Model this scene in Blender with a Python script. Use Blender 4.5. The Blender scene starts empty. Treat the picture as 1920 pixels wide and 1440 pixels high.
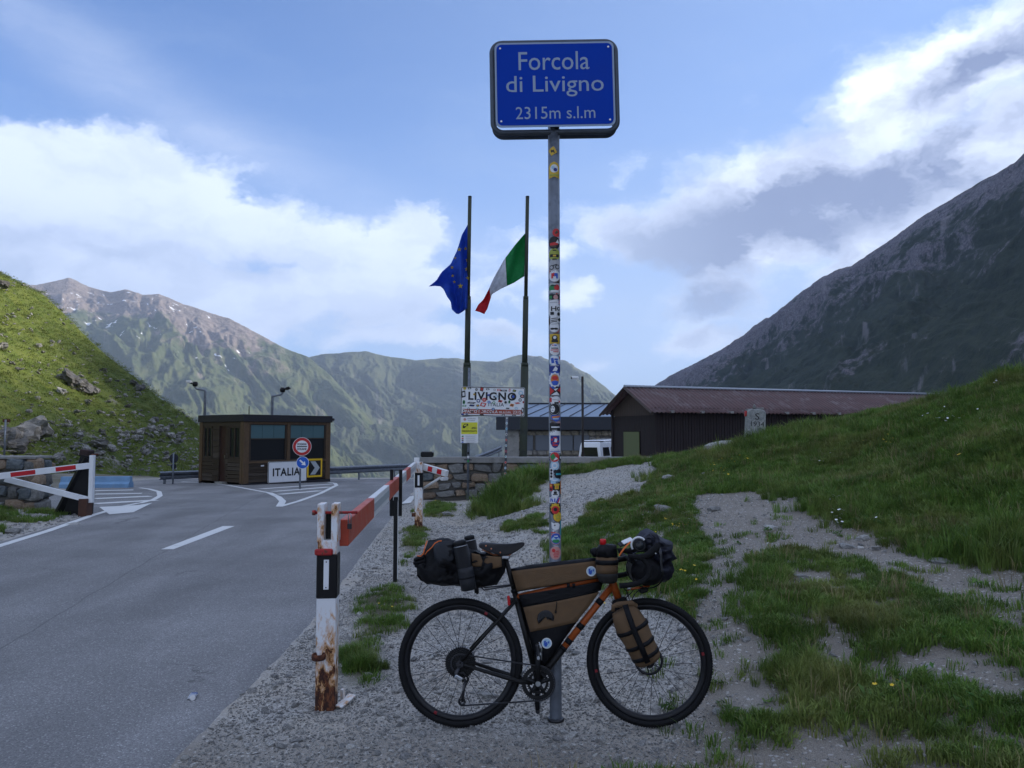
import bpy, bmesh, math, random
import numpy as np
from mathutils import Vector, Matrix, Euler
random.seed(7); np.random.seed(7)
R = math.radians
S = bpy.context.scene
COL = S.collection

# ------------------------------------------------------------------ camera
CAM_H, PITCH, FPX = 1.62, math.atan(90/1440), 1440.0
cd = bpy.data.cameras.new('camera'); cam = bpy.data.objects.new('camera', cd); COL.objects.link(cam)
cam.location = (0, 0, CAM_H); cam.rotation_euler = (math.pi/2 + PITCH, 0, 0)
cd.sensor_width = 36; cd.lens = 36*FPX/1920; cd.clip_start = .05; cd.clip_end = 40000
S.camera = cam

# ------------------------------------------------------------------ render / exposure
S.render.engine = 'CYCLES'
S.cycles.use_denoising = True
S.cycles.max_bounces = 5; S.cycles.diffuse_bounces = 3; S.cycles.glossy_bounces = 3
S.cycles.transmission_bounces = 4; S.cycles.transparent_max_bounces = 8; S.cycles.volume_bounces = 0
S.cycles.use_light_tree = False
S.view_settings.view_transform = 'Standard'; S.view_settings.look = 'None'
S.view_settings.gamma = 1; S.view_settings.use_curve_mapping = False
S.view_settings.exposure = 0.64

# ------------------------------------------------------------------ sun and sky
SUN_AZ, SUN_EL = R(80), R(27.15)      # azimuth clockwise from the view direction (+Y)
sd = bpy.data.lights.new('sun', 'SUN'); sd.energy = 4.8; sd.angle = R(.53); sd.color = (1, .93, .82)
sun = bpy.data.objects.new('sun', sd); COL.objects.link(sun)
_sv = Vector((math.sin(SUN_AZ)*math.cos(SUN_EL), math.cos(SUN_AZ)*math.cos(SUN_EL), math.sin(SUN_EL)))
sun.rotation_euler = (-_sv).to_track_quat('-Z', 'Y').to_euler()

class NT:
    """tiny node-tree helper"""
    def __init__(s, tree): s.t = tree; s.n = tree.nodes; s.l = tree.links
    def node(s, typ, **kw):
        n = s.n.new(typ)
        for k, v in kw.items(): setattr(n, k, v)
        return n
    def put(s, n, i, v):
        if v is None: return
        if hasattr(v, 'is_linked') or isinstance(v, bpy.types.NodeSocket): s.l.new(v, n.inputs[i])
        else:
            sock = n.inputs[i]
            if sock.type == 'RGBA' and len(v) == 3: v = (*v, 1)
            sock.default_value = v
    def math(s, op, a, b=None, c=None, clamp=False):
        n = s.node('ShaderNodeMath', operation=op, use_clamp=clamp)
        s.put(n, 0, a); s.put(n, 1, b); s.put(n, 2, c)
        return n.outputs[0]
    def vmath(s, op, a, b=None):
        n = s.node('ShaderNodeVectorMath', operation=op); s.put(n, 0, a); s.put(n, 1, b)
        return n.outputs['Value'] if op in ('LENGTH', 'DOT_PRODUCT', 'DISTANCE') else n.outputs[0]
    def noise(s, vec, scale, detail=4, rough=.55, dist=0., out='Fac', typ='FBM'):
        n = s.node('ShaderNodeTexNoise'); n.noise_type = typ
        s.put(n, 'Vector', vec); s.put(n, 'Scale', scale); s.put(n, 'Detail', detail); s.put(n, 'Roughness', rough); s.put(n, 'Distortion', dist)
        return n.outputs[out]
    def voro(s, vec, scale, feature='F1', out='Distance', rnd=1.):
        n = s.node('ShaderNodeTexVoronoi', feature=feature); s.put(n, 'Vector', vec); s.put(n, 'Scale', scale); s.put(n, 'Randomness', rnd)
        return n.outputs[out]
    def ramp(s, f, a, b, lo=0., hi=1., smooth=True):
        n = s.node('ShaderNodeMapRange', interpolation_type='SMOOTHSTEP' if smooth else 'LINEAR', clamp=True)
        s.put(n, 0, f); s.put(n, 1, a); s.put(n, 2, b); s.put(n, 3, lo); s.put(n, 4, hi)
        return n.outputs[0]
    def mix(s, f, a, b, blend='MIX'):
        n = s.node('ShaderNodeMix', data_type='RGBA', blend_type=blend)
        s.put(n, 0, f); s.put(n, 6, a); s.put(n, 7, b)
        return n.outputs[2]
    def sep(s, v):
        n = s.node('ShaderNodeSeparateXYZ'); s.put(n, 0, v); return n.outputs
    def comb(s, x, y, z):
        n = s.node('ShaderNodeCombineXYZ'); s.put(n, 0, x); s.put(n, 1, y); s.put(n, 2, z); return n.outputs[0]
    def bump(s, h, strength, dist, normal=None):
        n = s.node('ShaderNodeBump'); s.put(n, 'Height', h); s.put(n, 'Strength', strength); s.put(n, 'Distance', dist); s.put(n, 'Normal', normal)
        return n.outputs[0]

W = bpy.data.worlds.new('World'); S.world = W; W.use_nodes = True
W.cycles.sampling_method = 'MANUAL'; W.cycles.sample_map_resolution = 512
def build_sky():
    g = NT(W.node_tree); g.n.clear()
    out = g.node('ShaderNodeOutputWorld'); bg = g.node('ShaderNodeBackground')
    sky = g.node('ShaderNodeTexSky', sky_type='NISHITA'); sky.sun_disc = False
    sky.sun_elevation = SUN_EL; sky.sun_rotation = SUN_AZ; sky.altitude = 2300; sky.air_density = 1.0; sky.dust_density = .6; sky.ozone_density = 1.4
    co = g.node('ShaderNodeTexCoord'); v = g.vmath('NORMALIZE', co.outputs['Generated'])
    x, y, z = g.sep(v)
    az = g.math('ARCTAN2', x, y); el = g.math('ARCSINE', z)
    def px(a, b): return math.atan((a-960)/FPX), math.atan((810-b)/FPX)
    # the cloud bank over the valley and the broken deck towards the sun: (az, el) of their masses
    masses = []
    for (cx, cy, rx, ry, w, tilt) in [(-40, 420, 330, 135, 1.05, 0), (260, 420, 250, 105, 1.05, 0), (440, 460, 190, 85, 1.0, 0), (590, 470, 110, 70, .85, .2), (740, 480, 90, 70, .72, .6), (640, 560, 330, 70, .85, 0), (250, 570, 560, 110, .95, 0),
                                (1480, 410, 330, 110, 1.15, .10), (1800, 230, 300, 80, .95, .42), (1340, 560, 180, 90, .8, .2), (1170, 430, 100, 55, .70, 0), (935, 622, 75, 26, .85, 0), (1760, 430, 330, 140, .95, .5), (1165, 310, 60, 40, .5, .3),
                                (1330, 630, 120, 40, .85, 0), (1090, 545, 60, 26, .6, 0), (1120, 690, 90, 30, .6, 0), (820, 640, 260, 34, .62, 0), (1050, 470, 120, 30, .45, .2)]:
        a, e = px(cx, cy); masses.append((a, e, rx/FPX, ry/FPX, w, tilt))
    def density(da_, de_):
        A_ = g.math('ADD', az, da_) if da_ else az; E_ = g.math('ADD', el, de_) if de_ else el
        p = g.comb(A_, g.math('MULTIPLY', E_, 1.55), 3.7)
        warp = g.noise(p, 6.5, 5, .66, out='Color')
        pw = g.vmath('ADD', p, g.vmath('MULTIPLY', g.vmath('SUBTRACT', warp, (.5, .5, .5)), (.16, .13, 0)))
        wx, wy, _ = g.sep(pw); wel = g.math('DIVIDE', wy, 1.55)
        cover = None
        for (a, e, ra, re, w, tilt) in masses:
            da = g.math('SUBTRACT', wx, a); de = g.math('SUBTRACT', wel, e); c, s_ = math.cos(tilt), math.sin(tilt)
            u = g.math('ADD', g.math('MULTIPLY', da, c/ra), g.math('MULTIPLY', de, s_/ra)); v_ = g.math('ADD', g.math('MULTIPLY', da, -s_/re), g.math('MULTIPLY', de, c/re))
            b = g.math('MULTIPLY', g.math('POWER', 2.718, g.math('MULTIPLY', g.math('ADD', g.math('MULTIPLY', u, u), g.math('MULTIPLY', v_, v_)), -1.)), w)
            cover = b if cover is None else g.math('MAXIMUM', cover, b)
        # away from the view the same broken cloud goes on
        side = g.math('MAXIMUM', g.ramp(g.math('ABSOLUTE', az), .62, .95), g.ramp(el, .60, .85))
        far_cover = g.math('MULTIPLY', side, g.ramp(g.noise(p, 1.3, 2, .5), .38, .56))
        cover = g.math('MAXIMUM', cover, g.math('MULTIPLY', far_cover, .9))
        n1 = g.noise(pw, 5.0, 9, .62); n2 = g.voro(g.vmath('ADD', pw, (0, 0, 2.)), 13., 'SMOOTH_F1')
        return g.math('ADD', g.math('MULTIPLY', cover, .60), g.math('ADD', g.math('MULTIPLY', g.math('SUBTRACT', n1, .5), .95), g.math('MULTIPLY', g.math('SUBTRACT', .35, n2), .12))), pw, cover
    dens, pw, soft_cover = density(0, 0)
    # what stands a little nearer the sun shades this spot
    sh1 = g.noise(pw, 4.2, 5, .6); sh2 = g.noise(g.vmath('ADD', pw, (.030, .052, 0)), 4.2, 5, .6)
    alpha = g.ramp(dens, g.mix(g.ramp(az, -.02, .34), (.17, .17, .17), (.10, .10, .10)), g.mix(g.ramp(az, -.02, .34), (.36, .36, .36), (.46, .46, .46)))
    thick = g.ramp(g.math('ADD', g.math('MULTIPLY', soft_cover, .62), g.math('MULTIPLY', g.math('SUBTRACT', g.noise(pw, 5.0, 4, .5), .5), .62)), .26, .80)
    # the thick hearts and bases of those masses, seen against the light
    wx, wy, _ = g.sep(pw); wel = g.math('DIVIDE', wy, 1.55); heart = None
    for (cx, cy, rx, ry, w, tilt) in [(1500, 405, 310, 85, 1.1, .10), (1330, 480, 150, 60, .95, .2), (1310, 575, 130, 45, .7, .2), (1870, 215, 160, 40, .8, .4), (1800, 330, 200, 60, .6, .4), (1300, 625, 120, 35, .7, 0), (260, 500, 360, 42, .75, -.05), (40, 560, 320, 60, .6, 0), (600, 600, 280, 40, .5, 0), (935, 630, 60, 18, .7, 0)]:
        a, e = px(cx, cy); da = g.math('SUBTRACT', wx, a); de = g.math('SUBTRACT', wel, e); c, s_ = math.cos(tilt), math.sin(tilt); ra, re = rx/FPX, ry/FPX
        u = g.math('ADD', g.math('MULTIPLY', da, c/ra), g.math('MULTIPLY', de, s_/ra)); v_ = g.math('ADD', g.math('MULTIPLY', da, -s_/re), g.math('MULTIPLY', de, c/re))
        b = g.math('MULTIPLY', g.math('POWER', 2.718, g.math('MULTIPLY', g.math('ADD', g.math('MULTIPLY', u, u), g.math('MULTIPLY', v_, v_)), -1.)), w)
        heart = b if heart is None else g.math('MAXIMUM', heart, b)
    heart = g.math('MULTIPLY', heart, g.ramp(g.noise(pw, 7., 6, .55), .25, .62, .45, 1.15))
    shade = g.ramp(g.math('SUBTRACT', sh2, sh1), -.09, .10)
    low = g.ramp(el, .46, .02)
    n3 = g.noise(g.vmath('MULTIPLY', pw, (1, 2.4, 1)), 2.6, 8, .6)
    a, e = px(400, 290); da = g.math('SUBTRACT', az, a); de = g.math('SUBTRACT', el, e)      # a long streak of thin cirrus
    ct, st_ = math.cos(-.37), math.sin(-.37)
    u = g.math('ADD', g.math('MULTIPLY', da, ct/.42), g.math('MULTIPLY', de, st_/.42)); v_ = g.math('ADD', g.math('MULTIPLY', da, -st_/.040), g.math('MULTIPLY', de, ct/.040))
    cirrus = g.math('MULTIPLY', g.math('POWER', 2.718, g.math('MULTIPLY', g.math('ADD', g.math('MULTIPLY', u, u), g.math('MULTIPLY', v_, v_)), -1.)), g.ramp(n3, .25, .75, .22, .75))
    haze = g.math('ADD', g.math('MULTIPLY', low, .50), g.math('MULTIPLY', g.ramp(n3, .42, .85), .20), clamp=True)
    haze = g.math('ADD', haze, g.ramp(az, -.60, .40, .03, .32), clamp=True)
    K = CLOUD_K
    skyc = g.mix(1., sky.outputs[0], SKY_TINT, 'MULTIPLY')
    skyc = g.mix(haze, skyc, (K*.42, K*.54, K*.76))
    skyc = g.mix(g.math('MULTIPLY', cirrus, .62), skyc, (K*.74, K*.82, K*1.0))
    tosun = g.ramp(az, -.02, .34)
    lit = g.mix(tosun, (K*.84, K*.94, K*1.16), (K*1.10, K*1.20, K*1.42))
    dark = g.mix(tosun, (K*.48, K*.58, K*.80), (K*.20, K*.25, K*.42))
    f = g.math('ADD', g.math('MULTIPLY', shade, .34), g.math('ADD', g.math('MULTIPLY', heart, .95), g.math('MULTIPLY', thick, .16)), clamp=True)
    cc = g.mix(f, lit, dark)
    final = g.mix(g.math('MULTIPLY', alpha, .93), skyc, cc)
    g.l.new(final, bg.inputs[0]); bg.inputs[1].default_value = SKY_STRENGTH
    g.l.new(bg.outputs[0], out.inputs[0])
SKY_STRENGTH = .14
CLOUD_K = 5.7
SKY_TINT = (.55, .80, 1.13)
build_sky()
HAZE = .00014

# ------------------------------------------------------------------ helpers
def ray(px, py):
    u, v = (px-960)/FPX, (720-py)/FPX
    c, s = math.cos(PITCH), math.sin(PITCH)
    return np.array([u, c - v*s, s + v*c])
def P(px, py, Y):
    """point seen at pixel (px, py) of the photograph at depth Y"""
    r = ray(px, py); k = Y/r[1]
    return (r[0]*k, Y, CAM_H + r[2]*k)
def proj(x, y, z):
    c, s = math.cos(PITCH), math.sin(PITCH)
    dz = z - CAM_H
    d = y*c + dz*s; up = -y*s + dz*c
    d = np.maximum(d, .05)
    return 960 + FPX*x/d, 720 - FPX*up/d

def tag(o, label=None, cat=None, group=None, kind=None):
    if label: o['label'] = label
    if cat: o['category'] = cat
    if group: o['group'] = group
    if kind: o['kind'] = kind
    return o
def link(o, parent=None):
    COL.objects.link(o)
    if parent is not None: o.parent = parent
    return o
def empty(name, loc=(0, 0, 0), rot=(0, 0, 0), label=None, cat=None, group=None, kind=None):
    o = bpy.data.objects.new(name, None); o.location = loc; o.rotation_euler = rot; o.empty_display_size = .1
    COL.objects.link(o); return tag(o, label, cat, group, kind)
def copy_tree(o, parent=None):
    c = o.copy(); COL.objects.link(c); c.parent = parent
    for ch in o.children: copy_tree(ch, c)
    return c

class MB:
    """collects geometry, then build() links it as one mesh object"""
    def __init__(s): s.v = []; s.f = []; s.m = []; s.sm = []
    def add(s, vs, fs, mi=0, smooth=False):
        b = len(s.v); s.v.extend([tuple(map(float, p)) for p in vs])
        for f in fs: s.f.append(tuple(i+b for i in f)); s.m.append(mi); s.sm.append(smooth)
        return s
    def box(s, c, d, rot=None, mi=0, bev=0.):
        x, y, z = d[0]/2, d[1]/2, d[2]/2
        if bev <= 0:
            vs = [(-x,-y,-z),(x,-y,-z),(x,y,-z),(-x,y,-z),(-x,-y,z),(x,-y,z),(x,y,z),(-x,y,z)]
            fs = [(0,3,2,1),(4,5,6,7),(0,1,5,4),(1,2,6,5),(2,3,7,6),(3,0,4,7)]
        else:
            b = min(bev, x*.95, y*.95, z*.95); vs = []; idx = {}
            for sx in (-1, 1):
                for sy in (-1, 1):
                    for sz in (-1, 1):
                        for ax in range(3):
                            p = [sx*(x-b), sy*(y-b), sz*(z-b)]; e = (x, y, z)[ax]*(sx, sy, sz)[ax]; p[ax] = e
                            idx[(sx, sy, sz, ax)] = len(vs); vs.append(tuple(p))
            fs = []
            def q(*k): fs.append(tuple(idx[i] for i in k))
            for a in (-1, 1):
                w = lambda l: l if a > 0 else l[::-1]
                q(*w([(a,-1,-1,0),(a,1,-1,0),(a,1,1,0),(a,-1,1,0)]))
                q(*w([(1,a,-1,1),(-1,a,-1,1),(-1,a,1,1),(1,a,1,1)]))
                q(*w([(-1,-1,a,2),(1,-1,a,2),(1,1,a,2),(-1,1,a,2)]))
            for a in (-1, 1):
                for c_ in (-1, 1):
                    w = lambda l: l if a*c_ > 0 else l[::-1]
                    q(*w([(a,c_,-1,0),(a,c_,-1,1),(a,c_,1,1),(a,c_,1,0)]))
                    q(*w([(a,-1,c_,2),(a,-1,c_,0),(a,1,c_,0),(a,1,c_,2)][::1]))
                    q(*w([(-1,a,c_,1),(-1,a,c_,2),(1,a,c_,2),(1,a,c_,1)]))
                    for d_ in (-1, 1):
                        t = [(a,c_,d_,0),(a,c_,d_,1),(a,c_,d_,2)]
                        q(*(t if a*c_*d_ > 0 else t[::-1]))
        if rot is not None:
            Mx = rot if isinstance(rot, Matrix) else Euler(rot).to_matrix()
            vs = [Mx @ Vector(p) for p in vs]
        return s.add([(p[0]+c[0], p[1]+c[1], p[2]+c[2]) for p in vs], fs, mi)
    def tube(s, pts, r, n=10, cap=True, closed=False, mi=0, smooth=True, flat=None):
        pts = [Vector(p) for p in pts]; k = len(pts)
        rs = list(r) if hasattr(r, '__len__') else [r]*k
        vs = []; up = None
        for i in range(k):
            a = pts[i-1] if (i > 0 or closed) else pts[i]
            b = pts[(i+1) % k] if (i < k-1 or closed) else pts[i]
            t = (b-a).normalized()
            if up is None:
                up = Vector((0, 0, 1)) if abs(t.z) < .9 else Vector((1, 0, 0))
            x = up.cross(t)
            if x.length < 1e-5: x = Vector((1, 0, 0)).cross(t)
            x.normalize(); yv = t.cross(x).normalized(); up = yv
            for j in range(n):
                an = 2*math.pi*j/n
                fx = 1. if flat is None else flat
                vs.append(pts[i] + x*math.cos(an)*rs[i]*fx + yv*math.sin(an)*rs[i])
        fs = []
        for i in range(k if closed else k-1):
            for j in range(n):
                i2 = (i+1) % k
                fs.append((i*n+j, i*n+(j+1) % n, i2*n+(j+1) % n, i2*n+j))
        s.add(vs, fs, mi, smooth)
        if cap and not closed:
            b = len(s.v)-len(vs)
            s.f.append(tuple(b+j for j in range(n))[::-1]); s.m.append(mi); s.sm.append(False)
            s.f.append(tuple(b+(k-1)*n+j for j in range(n))); s.m.append(mi); s.sm.append(False)
        return s
    def cyl(s, p0, p1, r, n=12, mi=0, r2=None): return s.tube([p0, p1], [r, r if r2 is None else r2], n, mi=mi)
    def prism(s, outline, frame, thick, mi=0, mi_side=None):
        """outline [(a, b)], frame(a, b, t) -> point; extruded from t=0 to t=thick"""
        n = len(outline); vs = [frame(a, b, 0) for a, b in outline] + [frame(a, b, thick) for a, b in outline]
        s.add(vs, [tuple(range(n)), tuple(range(n, 2*n))[::-1]], mi)
        b = len(s.v)-2*n
        for i in range(n):
            j = (i+1) % n
            s.f.append((b+i, b+n+i, b+n+j, b+j)); s.m.append(mi if mi_side is None else mi_side); s.sm.append(False)
        return s
    def torus(s, c, Rr, r, axis='y', n=64, k=12, mi=0, rz=None, arc=(0, 2*math.pi)):
        pts = []; full = abs(arc[1]-arc[0]-2*math.pi) < 1e-6
        cnt = n if full else n+1
        for i in range(cnt):
            a = arc[0]+(arc[1]-arc[0])*i/n
            pts.append(a)
        vs = []
        for a in pts:
            for j in range(k):
                b = 2*math.pi*j/k
                rad = Rr + r*math.cos(b); off = (r if rz is None else rz)*math.sin(b)
                vs.append((c[0]+rad*math.cos(a), c[1]+off, c[2]+rad*math.sin(a)))
        fs = []
        for i in range(n):
            i2 = (i+1) % cnt
            for j in range(k): fs.append((i*k+j, i*k+(j+1) % k, i2*k+(j+1) % k, i2*k+j))
        return s.add(vs, fs, mi, True)
    def lathe(s, prof, c=(0, 0, 0), n=16, axis=Vector((0, 0, 1)), mi=0):
        """prof [(r, h)] about axis through c"""
        axis = Vector(axis).normalized(); x = axis.orthogonal().normalized(); y = axis.cross(x); c = Vector(c)
        vs = []
        for r, h in prof:
            for j in range(n):
                a = 2*math.pi*j/n; vs.append(c + axis*h + x*(r*math.cos(a)) + y*(r*math.sin(a)))
        fs = [(i*n+j, i*n+(j+1) % n, (i+1)*n+(j+1) % n, (i+1)*n+j) for i in range(len(prof)-1) for j in range(n)]
        s.add(vs, fs, mi, True)
        b = len(s.v)-len(vs)
        s.f.append(tuple(b+j for j in range(n))[::-1]); s.m.append(mi); s.sm.append(False)
        s.f.append(tuple(b+(len(prof)-1)*n+j for j in range(n))); s.m.append(mi); s.sm.append(False)
        return s
    def mesh(s, name, mats):
        me = bpy.data.meshes.new(name); me.from_pydata(s.v, [], s.f)
        for m in (mats if isinstance(mats, (list, tuple)) else [mats]): me.materials.append(m)
        me.polygons.foreach_set('material_index', s.m); me.polygons.foreach_set('use_smooth', s.sm)
        me.update(); return me
    def build(s, name, mats, parent=None, fix=True, loc=None):
        me = s.mesh(name, mats)
        if fix:
            bm = bmesh.new(); bm.from_mesh(me); bmesh.ops.recalc_face_normals(bm, faces=bm.faces); bm.to_mesh(me); bm.free()
        o = bpy.data.objects.new(name, me)
        if loc is not None: o.location = loc
        return link(o, parent)

# ---- noise in numpy
_perm = np.random.RandomState(3).permutation(512)
_perm = np.concatenate([_perm, _perm, _perm])
_grad = np.random.RandomState(5).uniform(-1, 1, (512, 2)); _grad /= np.linalg.norm(_grad, axis=1)[:, None]
def pnoise(x, y):
    x = np.asarray(x, float); y = np.asarray(y, float)
    xi = np.floor(x).astype(int); yi = np.floor(y).astype(int); xf = x-xi; yf = y-yi
    u = xf*xf*xf*(xf*(xf*6-15)+10); v = yf*yf*yf*(yf*(yf*6-15)+10)
    def g(i, j, dx, dy):
        h = _perm[(_perm[(xi+i) & 511] + ((yi+j) & 511))] & 511
        return _grad[h, 0]*dx + _grad[h, 1]*dy
    a = g(0, 0, xf, yf)*(1-u) + g(1, 0, xf-1, yf)*u
    b = g(0, 1, xf, yf-1)*(1-u) + g(1, 1, xf-1, yf-1)*u
    return (a*(1-v)+b*v)*1.5
def fbm(x, y, o=5, g=.5, ridged=False):
    t = 0.; a = 1.; n = 0.
    for k in range(o):
        q = pnoise(x*2**k+17.3*k, y*2**k-9.1*k)
        t = t + a*((1-2*np.abs(q)) if ridged else q); n += a; a *= g
    return t/n
def sstep(a, b, x):
    t = np.clip((x-a)/(b-a), 0, 1); return t*t*(3-2*t)

# ------------------------------------------------------------------ materials
MATS = {}
def pm(name, col, rough=.6, metal=0., var=.14, scale=14., bump=0., bscale=120., spec=.35, col2=None, mixat=(.45, .6), mscale=8., coat=0.):
    """principled material with procedural tone variation, optional second colour in worn patches, and fine relief"""
    if name in MATS: return MATS[name]
    m = bpy.data.materials.new(name); m.use_nodes = True; g = NT(m.node_tree); bs = g.n['Principled BSDF']
    co = g.node('ShaderNodeTexCoord').outputs['Object']
    n = g.noise(co, scale, 5, .6)
    f = g.ramp(n, .25, .75, 1-var, 1+var, False)
    c = g.mix(1., (*col, 1), g.comb(f, f, f), 'MULTIPLY')
    if col2 is not None:
        k = g.ramp(g.noise(co, mscale, 7, .65), mixat[0], mixat[1])
        c = g.mix(k, c, (*col2, 1))
    g.l.new(c, bs.inputs['Base Color'])
    g.l.new(g.ramp(n, .3, .7, max(.03, rough-.1), min(1., rough+.1), False), bs.inputs['Roughness'])
    bs.inputs['Metallic'].default_value = metal; bs.inputs['Specular IOR Level'].default_value = spec
    bs.inputs['Coat Weight'].default_value = coat
    if bump > 0: g.l.new(g.bump(g.noise(co, bscale, 4, .6), 1., bump), bs.inputs['Normal'])
    MATS[name] = m; return m
def bare(name):
    m = bpy.data.materials.new(name); m.use_nodes = True; g = NT(m.node_tree)
    MATS[name] = m; return m, g, g.n['Principled BSDF'], g.node('ShaderNodeTexCoord').outputs['Object']

m_black = pm('black_paint', (.012, .012, .013), .42, spec=.18, bump=.0004, bscale=60)
m_blackplastic = pm('black_plastic', (.010, .010, .011), .5, spec=.18)
m_rubber = pm('tyre_rubber', (.008, .008, .009), .72, spec=.18, var=.3, scale=30, col2=(.022, .021, .02), mixat=(.58, .8), mscale=12)
m_nylon = pm('black_nylon', (.006, .006, .0075), .6, spec=.18, var=.25, scale=18, bump=.0015, bscale=90)
m_tan = pm('tan_canvas', (.115, .068, .034), .85, var=.16, scale=22, bump=.001, bscale=260)
m_orange = pm('orange_frame_paint', (.30, .066, .014), .42, var=.12, spec=.25)
m_orangetrim = pm('orange_webbing', (.75, .16, .03), .6)
m_steel = pm('brushed_steel', (.42, .43, .45), .35, 1., var=.1)
m_darksteel = pm('dark_steel', (.05, .05, .055), .4, .8)
m_galv = pm('galvanised_steel', (.17, .19, .225), .48, .55, var=.28, scale=9, col2=(.10, .115, .14), mixat=(.5, .7), mscale=16)
m_galvdark = pm('weathered_galvanised_steel', (.075, .088, .11), .5, .4, var=.25, scale=20)
m_leather = pm('dark_leather', (.012, .0105, .0115), .38, spec=.18, var=.2, scale=30)
m_copper = pm('copper_rivet', (.55, .22, .12), .35, 1.)
m_white = pm('white_enamel', (.72, .73, .75), .35, var=.05, scale=6)
m_offwhite = pm('weathered_white_paint', (.62, .62, .62), .5, var=.1, scale=10, col2=(.42, .40, .37), mixat=(.6, .75), mscale=9)
m_signblue = pm('sign_blue', (.003, .042, .36), .7, spec=.1, var=.05, scale=4)
m_signletter = pm('reflective_lettering', (.27, .34, .46), .5, var=.04)
m_signred = pm('sign_red', (.42, .012, .014), .4)
m_gatered = pm('gate_red_paint', (.50, .012, .020), .45, var=.12)
m_gateorange = pm('barrier_red_paint', (.42, .062, .030), .5, var=.16, scale=8, col2=(.30, .05, .03), mixat=(.55, .7), mscale=5)
m_gategrey = pm('reflective_grey_strip', (.36, .39, .41), .45)
m_ink = pm('black_lettering', (.012, .012, .014), .5, var=.02)
m_rust = pm('rusty_iron', (.13, .045, .020), .85, var=.4, scale=30, bump=.002, bscale=80, col2=(.05, .018, .012), mixat=(.4, .6), mscale=25)
m_redrust = pm('worn_red_paint', (.36, .022, .022), .5, var=.2, scale=30, col2=(.12, .04, .025), mixat=(.52, .62), mscale=30)
m_yellow = pm('yellow_print', (.75, .47, .02), .5)
m_signyellow = pm('sign_yellow', (.62, .60, .04), .5)
m_red = pm('red_plastic', (.5, .012, .014), .35)
m_glassdark, g, bs, co = bare('dark_window_glass')
bs.inputs['Base Color'].default_value = (.012, .014, .016, 1); bs.inputs['Roughness'].default_value = .08; bs.inputs['Specular IOR Level'].default_value = .28

def rusty_white(name, base, rust_lo, z0, z1, amount):
    """paint that has rusted through towards the foot"""
    m, g, bs, co = bare(name)
    x, y, z = g.sep(co)
    st = g.vmath('MULTIPLY', co, (1, 1, .45))
    n = g.noise(st, 22, 8, .7, .4); n2 = g.noise(st, 60, 5, .6)
    h = g.ramp(z, z0, z1, amount, 0., False)
    t = g.math('ADD', n, h)
    k = g.ramp(t, .68, .74); halo = g.ramp(t, .52, .72)
    c = g.mix(halo, (*base, 1), (.50, .24, .07, 1))
    c = g.mix(k, c, g.mix(g.ramp(n2, .35, .6), (.17, .055, .02, 1), (.035, .012, .008, 1)))
    g.l.new(c, bs.inputs['Base Color']); g.l.new(g.ramp(k, 0, 1, .4, .9), bs.inputs['Roughness'])
    g.l.new(g.bump(g.math('SUBTRACT', 1., k), 1., .0015), bs.inputs['Normal'])
    return m
m_rustwhite = rusty_white('rusting_white_paint', (.70, .71, .73), .5, 0., .62, .30)
m_chipwhite = rusty_white('chipped_white_paint', (.70, .71, .73), .5, .0, 4., .105)

# ------------------------------------------------------------------ lay of the land
def base_z(y): return -.00039*np.maximum(y, 0)**2
_cp = []
def cp(px, py, Y): _cp.append(P(px, py, Y))
for a in [(1320,864,17.6),(1370,842,16.6),(1430,823,16),(1500,810,15.4),(1660,782,14.4),(1760,760,13.4),(1840,736,12.5),(1920,720,12),
          (1330,935,11),(1420,920,11.2),(1350,1050,7.4),(1340,1200,5.3),(1620,1000,8),(1900,1090,6.2),(1500,1250,4.8),(1750,1250,4.5),(1500,1080,6.7),(1700,1120,5.9),
          (1000,960,13),(1100,930,13.6),(1200,900,14.6),(1060,889,17.2),(1200,866,18.2),(960,915,16.8),(920,936,17.2),(1240,960,10.6),(1120,1000,10.4),(1250,1050,8.),(1200,1100,6.8),
          (1500,880,12.4),(1600,900,11),(1800,850,9.6),(1800,960,8)]: cp(*a)
for a in [(-1,1.5,0),(0,1.5,0),(1,1.5,.02),(-1,3,0),(0,3,0),(.8,3.2,.0),(-1,4.3,0),(0,4.4,0),(.85,4.32,0),(-1.1,6,0),(-.2,6,0),(.3,5.6,.01),(-1.2,8,-.02),(-.4,8,-.02),(.3,7.5,.03),(-1.3,10.5,-.04),(-.4,10.5,-.03),(.35,10,.06),
          (-1.5,14,-.08),(-.8,14,-.07),(-2,18.6,-.13),(-1,18.6,-.12),(2.05,3.1,.12),(3,2,.35),(5,2,.9),(8,4,1.9),(5,5,.8),(14,7,3.6),(16,12,4.2),(2,-2,.15),(-2,-4,0),(6,-4,.6),
          (13.3,20,2.5),(9.7,20,1.4),(6.5,20.5,.85),(5.3,22,.25),(2.5,22,.0),(0,22,-.2),(-2,24,-.22),(0,40,-.62),(10,40,-.62),(20,40,-.3),(30,30,1.2),(30,14,4.5)]: _cp.append(a)
_cp = np.array(_cp, float); _cp[:, 2] -= base_z(_cp[:, 1])
def _tps_u(r2): return .5*r2*np.log(np.maximum(r2, 1e-12))
def _tps_fit(c, lam=.02):
    n = len(c); d2 = ((c[:, None, :2]-c[None, :, :2])**2).sum(-1)
    A = np.zeros((n+3, n+3)); A[:n, :n] = _tps_u(d2) + lam*np.eye(n); A[:n, n] = 1; A[:n, n+1:] = c[:, :2]; A[n:, :n] = A[:n, n:].T
    return np.linalg.solve(A, np.concatenate([c[:, 2], [0, 0, 0]]))
_tw = _tps_fit(_cp)
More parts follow.
